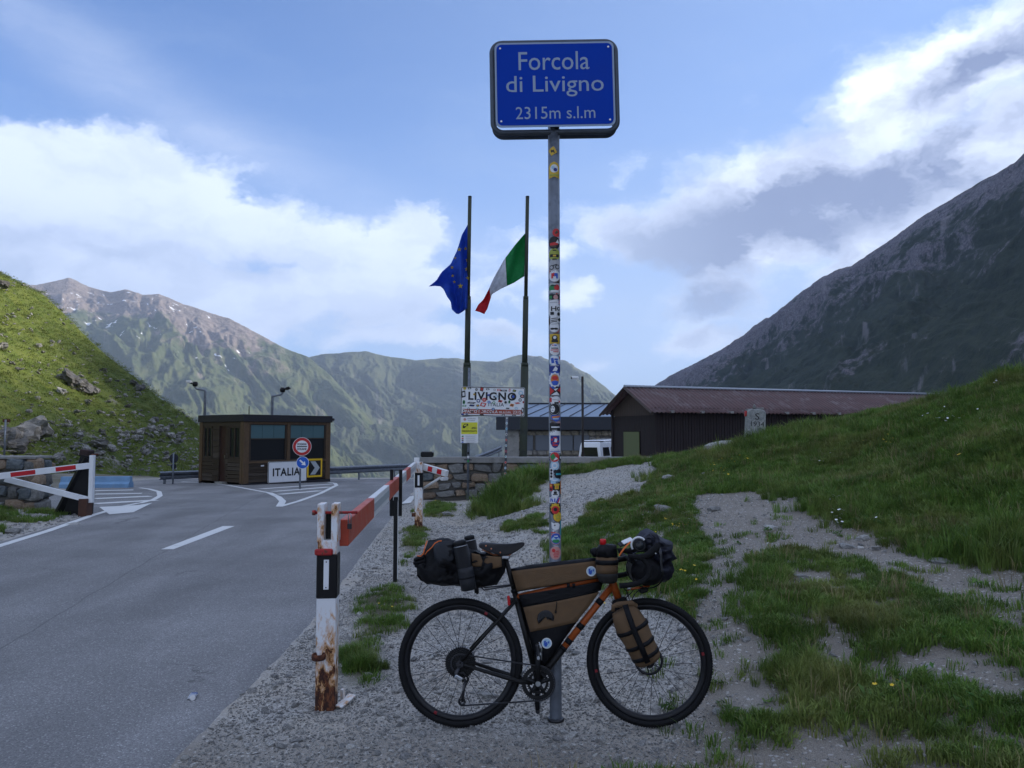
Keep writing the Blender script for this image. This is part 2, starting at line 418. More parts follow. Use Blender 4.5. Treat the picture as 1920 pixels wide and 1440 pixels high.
def tps(x, y):
    sh = np.shape(x); x = np.ravel(x); y = np.ravel(y)
    out = _tw[-3] + _tw[-2]*x + _tw[-1]*y
    for i in range(len(_cp)): out = out + _tw[i]*_tps_u((x-_cp[i, 0])**2 + (y-_cp[i, 1])**2)
    return out.reshape(sh)
# asphalt edges as x(y), from the edge seen on the flat ground
def flat_at(px, py):
    r = ray(px, py)
    if r[2] >= -1e-4: return None
    y = -CAM_H/r[2]*r[1]
    for _ in range(12):
        z = float(base_z(y)); y = (z-CAM_H)/r[2]*r[1]
    return (r[0]/r[1]*y, y)
_re = [(-1.25, -6), (-1.27, 1.5)] + [flat_at(*q) for q in [(330,1440),(430,1340),(520,1250),(592,1170),(655,1085),(705,1015),(742,968),(768,936),(784,915)]] + [(-2.2, 23.5), (-2.35, 30), (-2.4, 60)]
_le = [(-7., -6), (-7.2, 6)] + [flat_at(*q) for q in [(0,1015),(90,988),(175,961)]] + [(-9.2, 16.2), (-12.0, 19.5), (-14.2, 24.), (-15.8, 30), (-16, 60)]
_re = np.array(_re); _le = np.array(_le)
def road_r(y): return np.interp(y, _re[:, 1], _re[:, 0])
def road_l(y): return np.interp(y, _le[:, 1], _le[:, 0])
ROAD_END = 34.0
def ground_z(x, y):
    x = np.asarray(x, float); y = np.asarray(y, float)
    b = base_z(np.minimum(y, 60))
    right = sstep(.05, 1.0, x-road_r(y))
    t = tps(x, np.clip(y, -6, 45))
    t = np.where(y > 22, t*sstep(44, 22, y), t)
    z = b + right*np.clip(t, -.03, 9)
    left = sstep(.1, 2.2, road_l(y)-x)
    z = z + left*(.10+.12*fbm(x*.5, y*.5, 3)) + np.clip((road_l(y)-2-x)*.05, 0, 1.2)*left
    # fine unevenness off the asphalt
    calm = 1-.85*np.exp(-((x-.25)/.95)**4-((y-4.3)/.55)**4)
    rough = calm*np.maximum(sstep(.0, .5, x-road_r(y)), sstep(.0, .6, road_l(y)-x))
    z = z + .11*sstep(3.0, 5.5, x+.12*(y-6))*sstep(22, 18, y)*fbm(x*.75+3, y*.75, 3) + rough*(.022*fbm(x*1.6, y*1.6, 4) + .010*fbm(x*6, y*6, 3))*np.clip(y/3, .3, 1.5)
    # land falls to the valley beyond the bend
    drop = np.clip((-2.6+.02*y-x)/9, 0, 1)*np.clip((y-36)/12, 0, 1)
    z = z - drop*45 - np.clip((y-85)/40, 0, 1)**1.5*120
    return z
def G(px, py, ymax=70.):
    """where the photograph's pixel meets the ground"""
    r = ray(px, py); ys = np.linspace(1.2, ymax, 4000)
    zz = CAM_H + r[2]/r[1]*ys; gz = ground_z(r[0]/r[1]*ys, ys)
    k = np.argmax(zz <= gz)
    if k == 0: return None
    a = (zz[k-1]-gz[k-1]); b = gz[k]-zz[k]; y = ys[k-1] + (ys[k]-ys[k-1])*a/(a+b+1e-9)
    return Vector((r[0]/r[1]*y, y, float(ground_z(r[0]/r[1]*y, y))))
def gz1(x, y): return float(ground_z(np.array([x]), np.array([y]))[0])

# ---- where grass grows: polygons of bare ground as traced on the land
def inside(poly, x, y):
    x = np.asarray(x); r = np.zeros(x.shape, bool); n = len(poly)
    for i in range(n):
        x1, y1 = poly[i]; x2, y2 = poly[(i+1) % n]
        c = ((y1 > y) != (y2 > y)) & (x < (x2-x1)*(y-y1)/(y2-y1+1e-9)+x1); r ^= c
    return r
BARE = [[(700,1460),(560,1460),(620,1330),(690,1120),(760,1000),(800,950),(905,940),(935,985),(1000,1000),(1085,1000),(1100,1060),(1120,1110),(1250,1120),(1290,1180),(1330,1250),(1340,1330),(1420,1360),(1560,1375),(1640,1400),(1680,1460)],   # gravel round the bicycle
        [(930,955),(960,918),(1000,900),(1160,875),(1225,864),(1235,900),(1190,930),(1110,945),(1085,985),(1040,1000),(950,990)],   # gravel hump by the wall
        [(1300,925),(1400,922),(1500,930),(1520,960),(1600,990),(1700,1035),(1790,1055),(1930,1080),(1930,1200),(1800,1130),(1700,1090),(1600,1050),(1480,1030),(1410,1040),(1400,1110),(1425,1190),(1450,1260),(1480,1340),(1400,1380),(1320,1330),(1325,1240),(1300,1180),(1310,1100),(1330,1030),(1300,970)],   # paths
        [(1690,1215),(1820,1215),(1930,1260),(1930,1320),(1820,1300),(1700,1260)], [(1480,1060),(1520,1060),(1600,1110),(1540,1110),(1490,1085)]]
GREEN = [[(672,1125),(740,1095),(772,1130),(752,1185),(700,1195),(700,1285),(645,1300),(636,1240),(672,1190)],[(755,990),(800,985),(800,1010),(760,1060)],[(800,940),(850,945),(845,970),(800,968)],
         [(905,940),(940,880),(990,868),(1030,880),(1020,905),(970,950),(920,965)],[(1040,1010),(1090,990),(1100,1060),(1040,1040)],[(1360,1330),(1450,1350),(1500,1400),(1380,1400)],
         [(945,985),(1010,965),(1030,985),(950,1000)]]
def grass_mask(x, y, z=None):
    x = np.asarray(x, float); y = np.asarray(y, float)
    if z is None: z = ground_z(x, y)
    px, py = proj(x, y, z)
    w = 14*fbm(x*2.3, y*2.3, 3)+9*fbm(x*8, y*8, 2); w2 = 14*fbm(x*2.3+40, y*2.3-13, 3)+9*fbm(x*8+7, y*8, 2)
    px = px + w*2.2*np.clip(6/np.maximum(y, 1), .5, 1.6); py = py + w2*1.2*np.clip(6/np.maximum(y, 1), .3, 1.6)
    m = np.ones(x.shape)
    for p in BARE: m[inside(p, px, py)] = 0
    for p in GREEN: m[inside(p, px, py)] = 1
    rr = x-road_r(y)
    dm = np.zeros(x.shape)
    for p in GREEN: dm[inside(p, px, py)] = 1
    m = np.where((x < .30) & (px < 1010), dm, m)
    m = np.where((x < .8) & (y < 3.2), 0, m)
    m = np.where((rr < .25) & (x > road_l(y)-.3), 0, m)
    m = np.where((y > 22) & (x > road_l(y)), 0, m)
    # bare of the left verge
    m = np.where(x < road_l(y), (fbm(x*1.1, y*1.1, 3) > -.12)*(road_l(y)-x > .35), m)
    # trodden: thinner, in clumps, with the dirt showing between
    qx, qy = proj(x, y, z)
    worn = np.maximum(sstep(1180, 1300, qx)*sstep(985, 1060, qy)*sstep(2300, 1500, qx), .85*sstep(1040, 1080, qx)*sstep(1340, 1280, qx)*sstep(880, 930, qy))
    clump = sstep(-.16, .14, fbm(x*2.6, y*2.6, 4) + .45*fbm(x*9, y*9, 2) + .05)
    near_edge = sstep(1300, 1440, qy)*.5*sstep(1250, 1300, qx)
    out = m*(1-np.clip(worn+near_edge, 0, 1)*(1-clump))
    sparse = .16*sstep(1180, 1300, qx)*sstep(960, 1040, qy)*sstep(.0, .3, fbm(x*3.1+5, y*3.1, 3))*(x > .3)
    return np.maximum(out, sparse)

# ------------------------------------------------------------------ ground sheet
def axis(parts):
    out = []
    for a, b, st in parts: out.extend(np.arange(a, b, st))
    return np.array(out)
def grid_mesh(name, X, Y, Z, mat, attrs=None, kind='structure', smooth=True, parent=None):
    ny, nx = X.shape
    co = np.stack([X, Y, Z], -1).reshape(-1, 3)
    i = np.arange(ny*nx).reshape(ny, nx)
    f = np.stack([i[:-1, :-1], i[:-1, 1:], i[1:, 1:], i[1:, :-1]], -1).reshape(-1, 4)
    me = bpy.data.meshes.new(name)
    me.vertices.add(len(co)); me.vertices.foreach_set('co', co.ravel())
    me.loops.add(len(f)*4); me.loops.foreach_set('vertex_index', f.ravel())
    me.polygons.add(len(f)); me.polygons.foreach_set('loop_start', np.arange(len(f))*4); me.polygons.foreach_set('loop_total', np.full(len(f), 4))
    me.polygons.foreach_set('use_smooth', np.full(len(f), smooth))
    me.update(); me.validate(); me.materials.append(mat)
    for k, a in (attrs or {}).items():
        at = me.attributes.new(k, 'FLOAT', 'POINT'); at.data.foreach_set('value', np.ravel(a).astype(np.float32))
    o = bpy.data.objects.new(name, me); link(o, parent); o['kind'] = kind
    return o

def mat_ground():
    m, g, bs, co = bare('gravelly_ground')
    at = g.node('ShaderNodeAttribute', attribute_name='grass').outputs['Fac']
    dirt = g.node('ShaderNodeAttribute', attribute_name='dirt').outputs['Fac']
    v1 = g.node('ShaderNodeTexVoronoi'); g.put(v1, 'Vector', co); g.put(v1, 'Scale', 120)
    v2 = g.node('ShaderNodeTexVoronoi'); g.put(v2, 'Vector', co); g.put(v2, 'Scale', 62)
    tone = g.math('MULTIPLY', g.sep(v1.outputs['Color'])[0], 1.)
    tone2 = g.sep(v2.outputs['Color'])[1]
    n = g.noise(co, 1.3, 6, .6); nf = g.noise(co, 160, 4, .7)
    gr = g.mix(g.ramp(tone, .1, .95, 0, 1, False), (.23, .222, .21, 1), (.48, .465, .44, 1))
    gr = g.mix(g.ramp(tone2, .86, .97), gr, (.50, .485, .46, 1))
    gr = g.mix(g.ramp(nf, .3, .7, 0, .45), gr, (.31, .29, .262, 1))
    gr = g.mix(g.ramp(n, .35, .7, .0, .55), gr, (.40, .35, .285, 1))
    dr = g.mix(g.ramp(nf, .3, .75), (.145, .125, .105, 1), (.29, .262, .228, 1))
    dr = g.mix(g.ramp(tone2, .90, .97), dr, (.38, .365, .345, 1))
    c = g.mix(dirt, gr, dr)
    soil = g.mix(g.ramp(nf, .3, .7), (.045, .046, .022, 1), (.11, .098, .06, 1))
    c = g.mix(at, c, soil)
    g.l.new(c, bs.inputs['Base Color']); bs.inputs['Roughness'].default_value = .92; bs.inputs['Specular IOR Level'].default_value = .2
    h = g.math('ADD', g.math('MULTIPLY', g.math('SUBTRACT', 1., v1.outputs['Distance']), .7), g.math('MULTIPLY', nf, .5))
    g.l.new(g.bump(h, .8, .006), bs.inputs['Normal'])
    return m
xs = axis([(-260, -60, 20), (-60, -20, 2.5), (-20, -9, .5), (-9, -6, .12), (-6, -2.6, .2), (-2.6, 6.6, .055), (6.6, 12, .14), (12, 40, 1.), (40, 261, 20)])
ys = axis([(-60, -8, 8), (-8, 1.5, .4), (1.5, 9, .05), (9, 20, .085), (20, 44, .5), (44, 140, 4)])
GX, GY = np.meshgrid(xs, ys); GZ = ground_z(GX, GY)
gm = grass_mask(GX, GY, GZ)
# grassy places stand a little prouder than the trodden ones
k = np.array([1, 4, 6, 4, 1.])/16
soft = gm.copy()
for ax in (0, 1): soft = np.apply_along_axis(lambda r: np.convolve(np.pad(r, 2, 'edge'), k, 'valid'), ax, soft)
GZ = GZ + np.where((GX > -2.2) & (GY < 20), .035*soft*(1+.8*fbm(GX*3, GY*3, 3)), 0)
on_road = (GX < road_r(GY)-.15) & (GX > road_l(GY)+.15) & (GY < ROAD_END-.3)
GZ = np.where(on_road, GZ-.05, GZ)
gpx, gpy = proj(GX, GY, GZ)
dirtm = np.clip(sstep(1240, 1330, gpx) + sstep(1330, 1420, gpy)*.8 + .5*fbm(GX*1.2, GY*1.2, 4), 0, 1)
m_ground = mat_ground()
ground = grid_mesh('ground', GX, GY, GZ, m_ground, {'grass': np.clip(soft, 0, 1), 'dirt': dirtm})

# ------------------------------------------------------------------ road
def mat_asphalt():
    m, g, bs, co = bare('asphalt')
    v = g.node('ShaderNodeTexVoronoi'); g.put(v, 'Vector', co); g.put(v, 'Scale', 130)
    t = g.sep(v.outputs['Color'])[0]; n = g.noise(co, .55, 5, .55); n2 = g.noise(g.vmath('MULTIPLY', co, (1, .22, 1)), 1.1, 5, .6); f = g.noise(co, 240, 3, .7)
    c = g.mix(g.ramp(t, .05, 1., 0, 1, False), (.130, .128, .130, 1), (.275, .270, .270, 1))
    c = g.mix(g.ramp(t, .93, .97), c, (.42, .42, .41, 1))
    c = g.mix(g.ramp(f, .35, .65, 0, .6), c, (.185, .182, .185, 1))
    s = g.ramp(n, .3, .7, .80, 1.18, False); s2 = g.ramp(n2, .3, .7, .82, 1.15, False); s3 = g.math('MULTIPLY', s, s2)
    c = g.mix(1., c, g.comb(s3, s3, s3), 'MULTIPLY')
    wx, wy, wz = g.sep(co); lane = g.math('ADD', wx, g.math('MULTIPLY', wy, .205))
    band = g.ramp(g.math('SINE', g.math('ADD', g.math('MULTIPLY', lane, 3.3), g.math('MULTIPLY', g.noise(co, .4, 2, .5), 2.))), .2, 1., 1., .90)
    c = g.mix(1., c, g.comb(band, band, band), 'MULTIPLY')
    seam = g.ramp(g.math('ABSOLUTE', g.math('ADD', g.math('ADD', lane, 2.62), g.math('MULTIPLY', g.math('SUBTRACT', g.noise(co, 1.6, 4, .6), .5), .10))), .014, .004)
    c = g.mix(g.math('MULTIPLY', seam, .4), c, (.05, .05, .052, 1))
    cr = g.voro(g.vmath('ADD', co, g.vmath('MULTIPLY', g.noise(co, 2.5, 4, .6, out='Color'), (.8, .8, 0))), .42, 'DISTANCE_TO_EDGE')
    crack = g.math('MULTIPLY', g.ramp(cr, .006, .001), g.ramp(g.noise(co, .7, 2, .5), .56, .66))
    c = g.mix(g.math('MULTIPLY', crack, .45), c, (.035, .035, .036, 1))
    g.l.new(c, bs.inputs['Base Color']); bs.inputs['Roughness'].default_value = .86; bs.inputs['Specular IOR Level'].default_value = .3
    h = g.math('SUBTRACT', 1., v.outputs['Distance'])
    g.l.new(g.bump(h, .6, .004), bs.inputs['Normal'])
    return m
ry = axis([(-6, 1.5, .5), (1.5, 12, .05), (12, 34.2, .25)])
ru = np.concatenate([np.linspace(0, .06, 5)[:-1], np.linspace(.06, .94, 14), np.linspace(.94, 1, 5)[1:]])
RYg, RU = np.meshgrid(ry, ru, indexing='ij')
xr = road_r(ry) + .035*fbm(ry*2.5, ry*0+3, 4) + .012*fbm(ry*14, ry*0+8, 2); xl = road_l(ry) + .05*fbm(ry*2.1, ry*0+30, 4)
RX = xl[:, None]*(1-RU) + xr[:, None]*RU
RZ = base_z(RYg) + .012 - .03*(RU <= 0) - .03*(RU >= 1)
road = grid_mesh('road', RX, RYg, RZ, mat_asphalt())

def mat_marking():
    m, g, bs, co = bare('road_paint')
    n = g.noise(co, 45, 6, .7); n2 = g.noise(co, 4, 5, .6)
    w = g.ramp(g.math('ADD', g.math('MULTIPLY', n, .6), g.math('MULTIPLY', n2, .5)), .60, .72, 0, .75)
    c = g.mix(w, (.62, .62, .61, 1), (.17, .17, .172, 1))
    g.l.new(c, bs.inputs['Base Color']); bs.inputs['Roughness'].default_value = .7
    g.l.new(g.bump(n, .3, .003), bs.inputs['Normal'])
    return m
m_mark = mat_marking()
def marking(poly, name='road_marking', lift=.0):
    """a painted patch; poly given as corners seen on the road"""
    pts = []
    for a, b in poly:
        q = flat_at(a, b); pts.append((q[0], q[1], float(base_z(q[1]))+.0165+lift))
    mb = MB(); mb.add(pts, [tuple(range(len(pts)))])
    me = mb.mesh(name, m_mark)
    bm = bmesh.new(); bm.from_mesh(me); bmesh.ops.triangulate(bm, faces=bm.faces); bm.normal_update()
    for f in bm.faces:
        if f.normal.z < 0: f.normal_flip()
    bm.to_mesh(me); bm.free()
    return link(bpy.data.objects.new(name, me), road)
def stripe(pts, w, name='road_marking', lift=0.):
    """a painted line of width w along points seen on the road"""
    q = [Vector((*flat_at(a, b), 0)) for a, b in pts]; L = []; Rr = []
    for i in range(len(q)):
        t = (q[min(i+1, len(q)-1)]-q[max(i-1, 0)]).normalized(); nrm = Vector((-t.y, t.x, 0))*w/2
        L.append(q[i]+nrm); Rr.append(q[i]-nrm)
    vs = [(p.x, p.y, float(base_z(p.y))+.0165+lift) for p in L+Rr]; n = len(q)
    mb = MB(); mb.add(vs, [(i, i+1, n+i+1, n+i) for i in range(n-1)])
    o = mb.build(name, m_mark, road)
    return o
marking([(302,1032),(325,1032),(440,988),(418,988)])                       # centre dash
stripe([(-60,1044),(0,1025),(90,997),(175,967),(232,950),(262,944)], .14)       # edge line
stripe([(262,945),(288,938),(300,931),(298,923),(280,918),(262,915.5)], .14, lift=.003)
for (a, b) in [((178,927.5),(266,926)),((178,936),(282,931.5)),((178,945.5),(292,939)),((178,921),(250,919.5))]:
    stripe([a, b], .42, lift=.001)
marking([(186,952),(258,948.5),(286,944),(250,962),(205,966)], lift=.002)
stripe([(340,904),(372,906),(400,907.5),(430,911),(470,918.5),(505,925)], .13)   # round the hut's island
stripe([(505,925),(522,933),(530,941),(524,951)], .17, lift=.002)
stripe([(524,951.5),(560,941),(600,926.5),(631,911),(628,907),(615,905)], .14, lift=.004)
for (a, b) in [((490,917.5),(626,908)),((512,922.5),(618,914)),((524,928),(600,921))]: stripe([a, b], .30, lift=.001)
stripe([(640,901),(700,898),(760,897)], .11); marking([(752,946),(768,932),(781,930),(770,944)])

# ------------------------------------------------------------------ valley floor, hillside and mountains
def mat_rockgrass(name, green, green2, rock, rock2, scale, rock_amt, streak=None, snow=None, high=None, amt=.8):
    m, g, bs, co = bare(name)
    at = lambda k: g.node('ShaderNodeAttribute', attribute_name=k).outputs['Fac']
    st = at('slope_t'); sx = at('slope_s')
    n = g.noise(co, scale, 8, .62); n2 = g.noise(co, scale*5, 7, .65); n3 = g.noise(co, scale*24, 5, .7)
    c = g.mix(g.ramp(n2, .32, .68), (*green, 1), (*green2, 1))
    c = g.mix(g.ramp(n3, .35, .75, 0, .5), c, g.mix(.5, (*green2, 1), (*rock, 1)))
    rk = g.mix(g.ramp(n3, .3, .7), (*rock, 1), (*rock2, 1))
    w = g.math('ADD', g.math('MULTIPLY', n, .5), g.math('MULTIPLY', n2, .5))
    w = g.math('ADD', w, g.math('MULTIPLY', at('rocky'), .42))
    k = g.ramp(w, .72-rock_amt, .82-rock_amt)
    c = g.mix(k, c, rk)
    if streak:
        sv = g.comb(g.math('MULTIPLY', sx, streak[0]), g.math('MULTIPLY', st, streak[1]), 0.)
        sn = g.noise(sv, 1., 6, .6)
        c = g.mix(g.ramp(sn, .60, .68, 0, amt), c, (*rock2, 1))
    if snow:
        s_ = g.noise(g.comb(g.math('MULTIPLY', sx, snow[0]), g.math('MULTIPLY', st, snow[1]), 2.), 1., 6, .6, .6)
        kk = g.math('MULTIPLY', g.ramp(s_, .635, .65), g.ramp(at('snowy'), .4, .6))
        c = g.mix(kk, c, (.85, .87, .92, 1))
    g.l.new(c, bs.inputs['Base Color']); bs.inputs['Roughness'].default_value = .95; bs.inputs['Specular IOR Level'].default_value = .1
    h = g.math('ADD', n2, g.math('MULTIPLY', n3, .35))
    g.l.new(g.bump(h, .8, .35/scale/5), bs.inputs['Normal'])
    return m
# left hillside
_hp = [P(a, b, 74) for a, b in [(-700,250),(-400,330),(-150,445),(0,517),(40,535),(78,552),(110,585),(150,628),(185,660),(230,692),(262,718),(300,748),(335,775),(372,800),(420,835)]]
_hx = np.array([p[0] for p in _hp]); _hz = np.array([p[2] for p in _hp])
_hx = np.concatenate([_hx, [_hx[-1]+8, _hx[-1]+26]]); _hz = np.concatenate([_hz, [_hz[-1]-6, _hz[-1]-22]])
def hill_z(x, y):
    x2 = x - .165*(74-np.minimum(y, 74))
    z = np.interp(x2, _hx, _hz)
    # nearer slices keep to the road level at their foot
    z = z + .6*fbm(x*.08, y*.08, 4)*sstep(-3, 6, z) + .5*fbm(x*.3, y*.3, 4, ridged=True)*sstep(-1, 3, z)*.5
    z = z - np.clip(y-74, 0, None)**1.4*.25
    return z
hx = axis([(-170, -60, 2.), (-60, -14, .32), (-14, 12, 2.)]); hy = axis([(6, 16, 1.), (16, 78, .42), (78, 110, 4)])
HX, HY = np.meshgrid(hx, hy); HZ = hill_z(HX, HY)
# keep it below the road and verge
foot = np.minimum(ground_z(HX, HY), 3) - .25
clear = sstep(.3, 4.5, road_l(HY)-1.2-HX)
HZ = np.where(HY < 38, np.minimum(HZ, foot + clear*60), HZ)
rockn = fbm(HX*.11, HY*.11, 4)
hillside = grid_mesh('hillside', HX, HY, HZ, mat_rockgrass('grassy_hillside', (.066, .104, .016), (.130, .155, .028), (.17, .155, .14), (.33, .31, .28), .12, .12), {'slope_t': HZ*.1, 'slope_s': HX*.1, 'rocky': np.clip(rockn, 0, 1)*.6, 'snowy': HZ*0})

def mountain(name, ridge, base_d, base_zv, back, mat, ns, nt, curve, gully, rocky, snowy=None, shear=0., ridge_rough=1.):
    """ridge: list of (azimuth, elevation angle, distance); the face runs from the ridge down to base_d (distance) at base_zv, with a back slope behind"""
    az = np.array([r[0] for r in ridge]); el = np.array([r[1] for r in ridge]); di = np.array([r[2] for r in ridge])
    a = np.linspace(az[0], az[-1], ns); e = np.interp(a, az, el); d = np.interp(a, az, di)
    bd = np.interp(a, az, np.broadcast_to(base_d, az.shape)); bz = np.interp(a, az, np.broadcast_to(base_zv, az.shape))
    zr = CAM_H + d*np.tan(e)
    zr = zr + (.010*fbm(a*60, a*0+1, 4)+.005*fbm(a*220, a*0+4, 3))*d*.12*ridge_rough
    t = np.concatenate([-np.linspace(1, .04, 10)**1.5, np.linspace(0, 1, nt)**1.05])
    A, T = np.meshgrid(a, t); D = d[None, :]; Tc = np.clip(T, 0, 1)
    rad = D + (bd[None, :]-D)*Tc + np.where(T < 0, -T*back, 0)
    z = zr[None, :] + (bz-zr)[None, :]*(Tc**curve) - np.where(T < 0, -T, 0)*(zr-bz)[None, :]*.8
    arc = A*D/gully[1]; sh = arc + shear*Tc
    amp = gully[0]*np.sin(np.pi*np.clip(Tc, 0, 1)**.6)
    wq = .55*fbm(arc*.8+3, Tc*3+9, 4); sh = sh + wq; Tw = Tc + .10*fbm(arc*1.3+20, Tc*4, 3)
    dd = fbm(sh*1.0, Tw*2.2, 6, .58, ridged=True)-.35 + .9*fbm(sh*.35+5, Tc*1.2+3, 3) + .40*fbm(sh*3.2, Tw*9, 5, .6, ridged=True)
    z = z + amp*dd; rad = rad - amp*.7*dd*np.sign(D-bd[None, :])
    X = rad*np.sin(A); Y = rad*np.cos(A)
    attrs = {'slope_t': Tc, 'slope_s': A*D/1000., 'rocky': rocky(A, Tc, dd), 'snowy': (snowy(A, Tc, z) if snowy else Tc*0)}
    return grid_mesh(name, X, Y, z, mat, attrs)
def rp(px, py, D): return (math.atan((px-960)/FPX), math.atan((810-py)/FPX*math.cos(math.atan((px-960)/FPX))), D)
M1 = [rp(-420, 430, 3600), rp(-200, 480, 3500), rp(0, 528, 3400), rp(60, 532, 3400), rp(100, 523, 3400), rp(122, 518, 3400), rp(160, 536, 3400), rp(200, 546, 3300), rp(228, 540, 3250), rp(262, 551, 3200), rp(292, 549, 3150), rp(330, 565, 3100),
      rp(380, 582, 3050), rp(430, 598, 3000), rp(480, 624, 2950), rp(530, 652, 2900), rp(575, 668, 2850), rp(620, 705, 2800), rp(680, 770, 2700), rp(740, 840, 2600), rp(800, 905, 2500), rp(860, 960, 2400)]
mat1 = mat_rockgrass('alpine_slope', (.048, .072, .026), (.096, .112, .042), (.150, .118, .104), (.24, .20, .175), .0035, .08, streak=(9., 3.2), snow=(16., 70.), high=1)
def m1_rocky(A, T, dd): return np.clip(.95-T*3.6, -.35, 1)*.9*sstep(-.22, -.42, A) + np.clip(dd-.45, 0, 1)*.25
def m1_snow(A, T, z): return sstep(.30, .10, T)*sstep(-.24, -.40, A)*sstep(.0, .02, T)*sstep(-.75, -.60, A)
snow_mountain = mountain('mountain', M1, 1100, -420, 1500, mat1, 560, 280, .86, (100, 760), m1_rocky, m1_snow, shear=-.6)
M2 = [rp(420, 760, 3600), rp(500, 700, 3500), rp(560, 674, 3400), rp(600, 664, 3350), rp(640, 661, 3300), rp(685, 658, 3300), rp(720, 667, 3300), rp(780, 675, 3300), rp(820, 672, 3300), rp(855, 671, 3300), rp(900, 678, 3300), rp(930, 681, 3300),
      rp(955, 671, 3350), rp(975, 666, 3400), rp(1000, 670, 3400), rp(1030, 676, 3400), rp(1060, 680, 3400), rp(1100, 700, 3400), rp(1130, 723, 3400), rp(1150, 740, 3400), rp(1200, 790, 3400), rp(1300, 880, 3400)]
mat2 = mat_rockgrass('gullied_alpine_slope', (.046, .064, .032), (.082, .094, .048), (.13, .115, .11), (.21, .19, .175), .004, .05, streak=(11., 2.2))
def m2_rocky(A, T, dd): return np.clip(.25-T*1.6, -.2, 1) + np.clip(dd-.35, 0, 1)*.5
mountain('mountain', M2, 1500, -450, 1500, mat2, 560, 260, .9, (95, 520), m2_rocky, None, shear=-1.3)
M3 = [rp(1180, 775, 1500), rp(1210, 742, 1450), rp(1240, 720, 1400), rp(1300, 685, 1350), rp(1340, 663, 1300), rp(1380, 640, 1270), rp(1450, 592, 1220), rp(1500, 552, 1180), rp(1545, 520, 1150), rp(1580, 502, 1130), rp(1605, 495, 1120), rp(1640, 471, 1100), rp(1700, 431, 1060), rp(1735, 404, 1040), rp(1800, 365, 1010), rp(1850, 336, 980), rp(1920, 297, 950),
      (R(38), R(20.2), 900), (R(44), R(23.6), 860), (R(52), R(27.0), 820), (R(60), R(28.6), 800), (R(70), R(28.3), 800), (R(80), R(27.3), 800), (R(92), R(25.6), 820), (R(105), R(22.5), 860), (R(125), R(17), 950), (R(150), R(11), 1100)]
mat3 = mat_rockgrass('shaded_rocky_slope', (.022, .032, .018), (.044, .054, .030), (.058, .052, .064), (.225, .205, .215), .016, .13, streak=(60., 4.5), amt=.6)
def m3_rocky(A, T, dd): return np.clip(.85-T*1.8, 0, 1)*.62 + np.clip(dd-.2, 0, 1)*.5
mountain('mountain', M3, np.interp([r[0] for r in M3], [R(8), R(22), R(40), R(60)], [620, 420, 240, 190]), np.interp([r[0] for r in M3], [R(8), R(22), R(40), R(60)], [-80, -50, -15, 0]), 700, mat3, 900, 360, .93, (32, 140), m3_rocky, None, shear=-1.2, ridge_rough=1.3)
# valley floor far below and out to the horizon
vx = np.linspace(-5950, 5950, 40); VX, VY = np.meshgrid(vx, np.linspace(-4450, 7450, 40))
grid_mesh('valley_floor', VX, VY, VX*0-480+30*fbm(VX*.001, VY*.001, 3), mat_rockgrass('valley_meadow', (.05, .07, .03), (.08, .09, .04), (.12, .11, .1), (.2, .18, .16), .003, .0), {'slope_t': VX*0, 'slope_s': VX*0, 'rocky': VX*0, 'snowy': VX*0})

# ------------------------------------------------------------------ lettering
def text_mesh(body, size=1., extrude=0., spacing=1., bold=0.):
    cu = bpy.data.curves.new('lettering', 'FONT'); cu.body = body; cu.size = size; cu.extrude = extrude; cu.align_x = 'CENTER'; cu.align_y = 'CENTER'
    cu.space_character = spacing; cu.offset = bold; cu.resolution_u = 3
    o = bpy.data.objects.new('lettering', cu); COL.objects.link(o)
    dg = bpy.context.evaluated_depsgraph_get(); me = bpy.data.meshes.new_from_object(o.evaluated_get(dg))
    bpy.data.objects.remove(o); bpy.data.curves.remove(cu)
    return me
def lettering(body, width, height, frame, mat, parent, name='lettering', bold=0., spacing=1.):
    """text fitted into width x height, mapped by frame(a, b) -> point (a right, b up, centre 0)"""
    me = text_mesh(body, 1., 0., spacing, bold)
    n = len(me.vertices); co = np.zeros(n*3); me.vertices.foreach_get('co', co); co = co.reshape(-1, 3)
    lo, hi = co[:, :2].min(0), co[:, :2].max(0); ce = (lo+hi)/2; sc = (hi-lo)
    out = []
    for p in co:
        a = (p[0]-ce[0])/sc[0]*width; b = (p[1]-ce[1])/sc[1]*height
        out.extend(frame(a, b))
    me.vertices.foreach_set('co', out); me.materials.clear(); me.materials.append(mat); me.update(); me.name = name
    return link(bpy.data.objects.new(name, me), parent)
def rrect(w, h, r, n=5):
    o = []
    for (cx, cy, a0) in [(w/2-r, h/2-r, 0), (-w/2+r, h/2-r, 90), (-w/2+r, -h/2+r, 180), (w/2-r, -h/2+r, 270)]:
        for i in range(n+1):
            a = R(a0+90*i/n); o.append((cx+r*math.cos(a), cy+r*math.sin(a)))
    return o
def circle(r, n=28, cx=0, cy=0, rx=1., ry=1.): return [(cx+r*rx*math.cos(2*math.pi*i/n), cy+r*ry*math.sin(2*math.pi*i/n)) for i in range(n)]
def star(r, cx=0, cy=0, k=.4, n=5, rot=90): return [(cx+(r if i % 2 == 0 else r*k)*math.cos(R(rot+i*180/n)), cy+(r if i % 2 == 0 else r*k)*math.sin(R(rot+i*180/n))) for i in range(2*n)]
def plane_frame(o, ex, ey, en):
    o, ex, ey, en = Vector(o), Vector(ex), Vector(ey), Vector(en)
    return lambda a, b, t=0.: tuple(o+ex*a+ey*b+en*t)
def plate(outline, fr, thick, mat, name, parent): return MB().prism(outline, fr, thick).build(name, mat, parent)

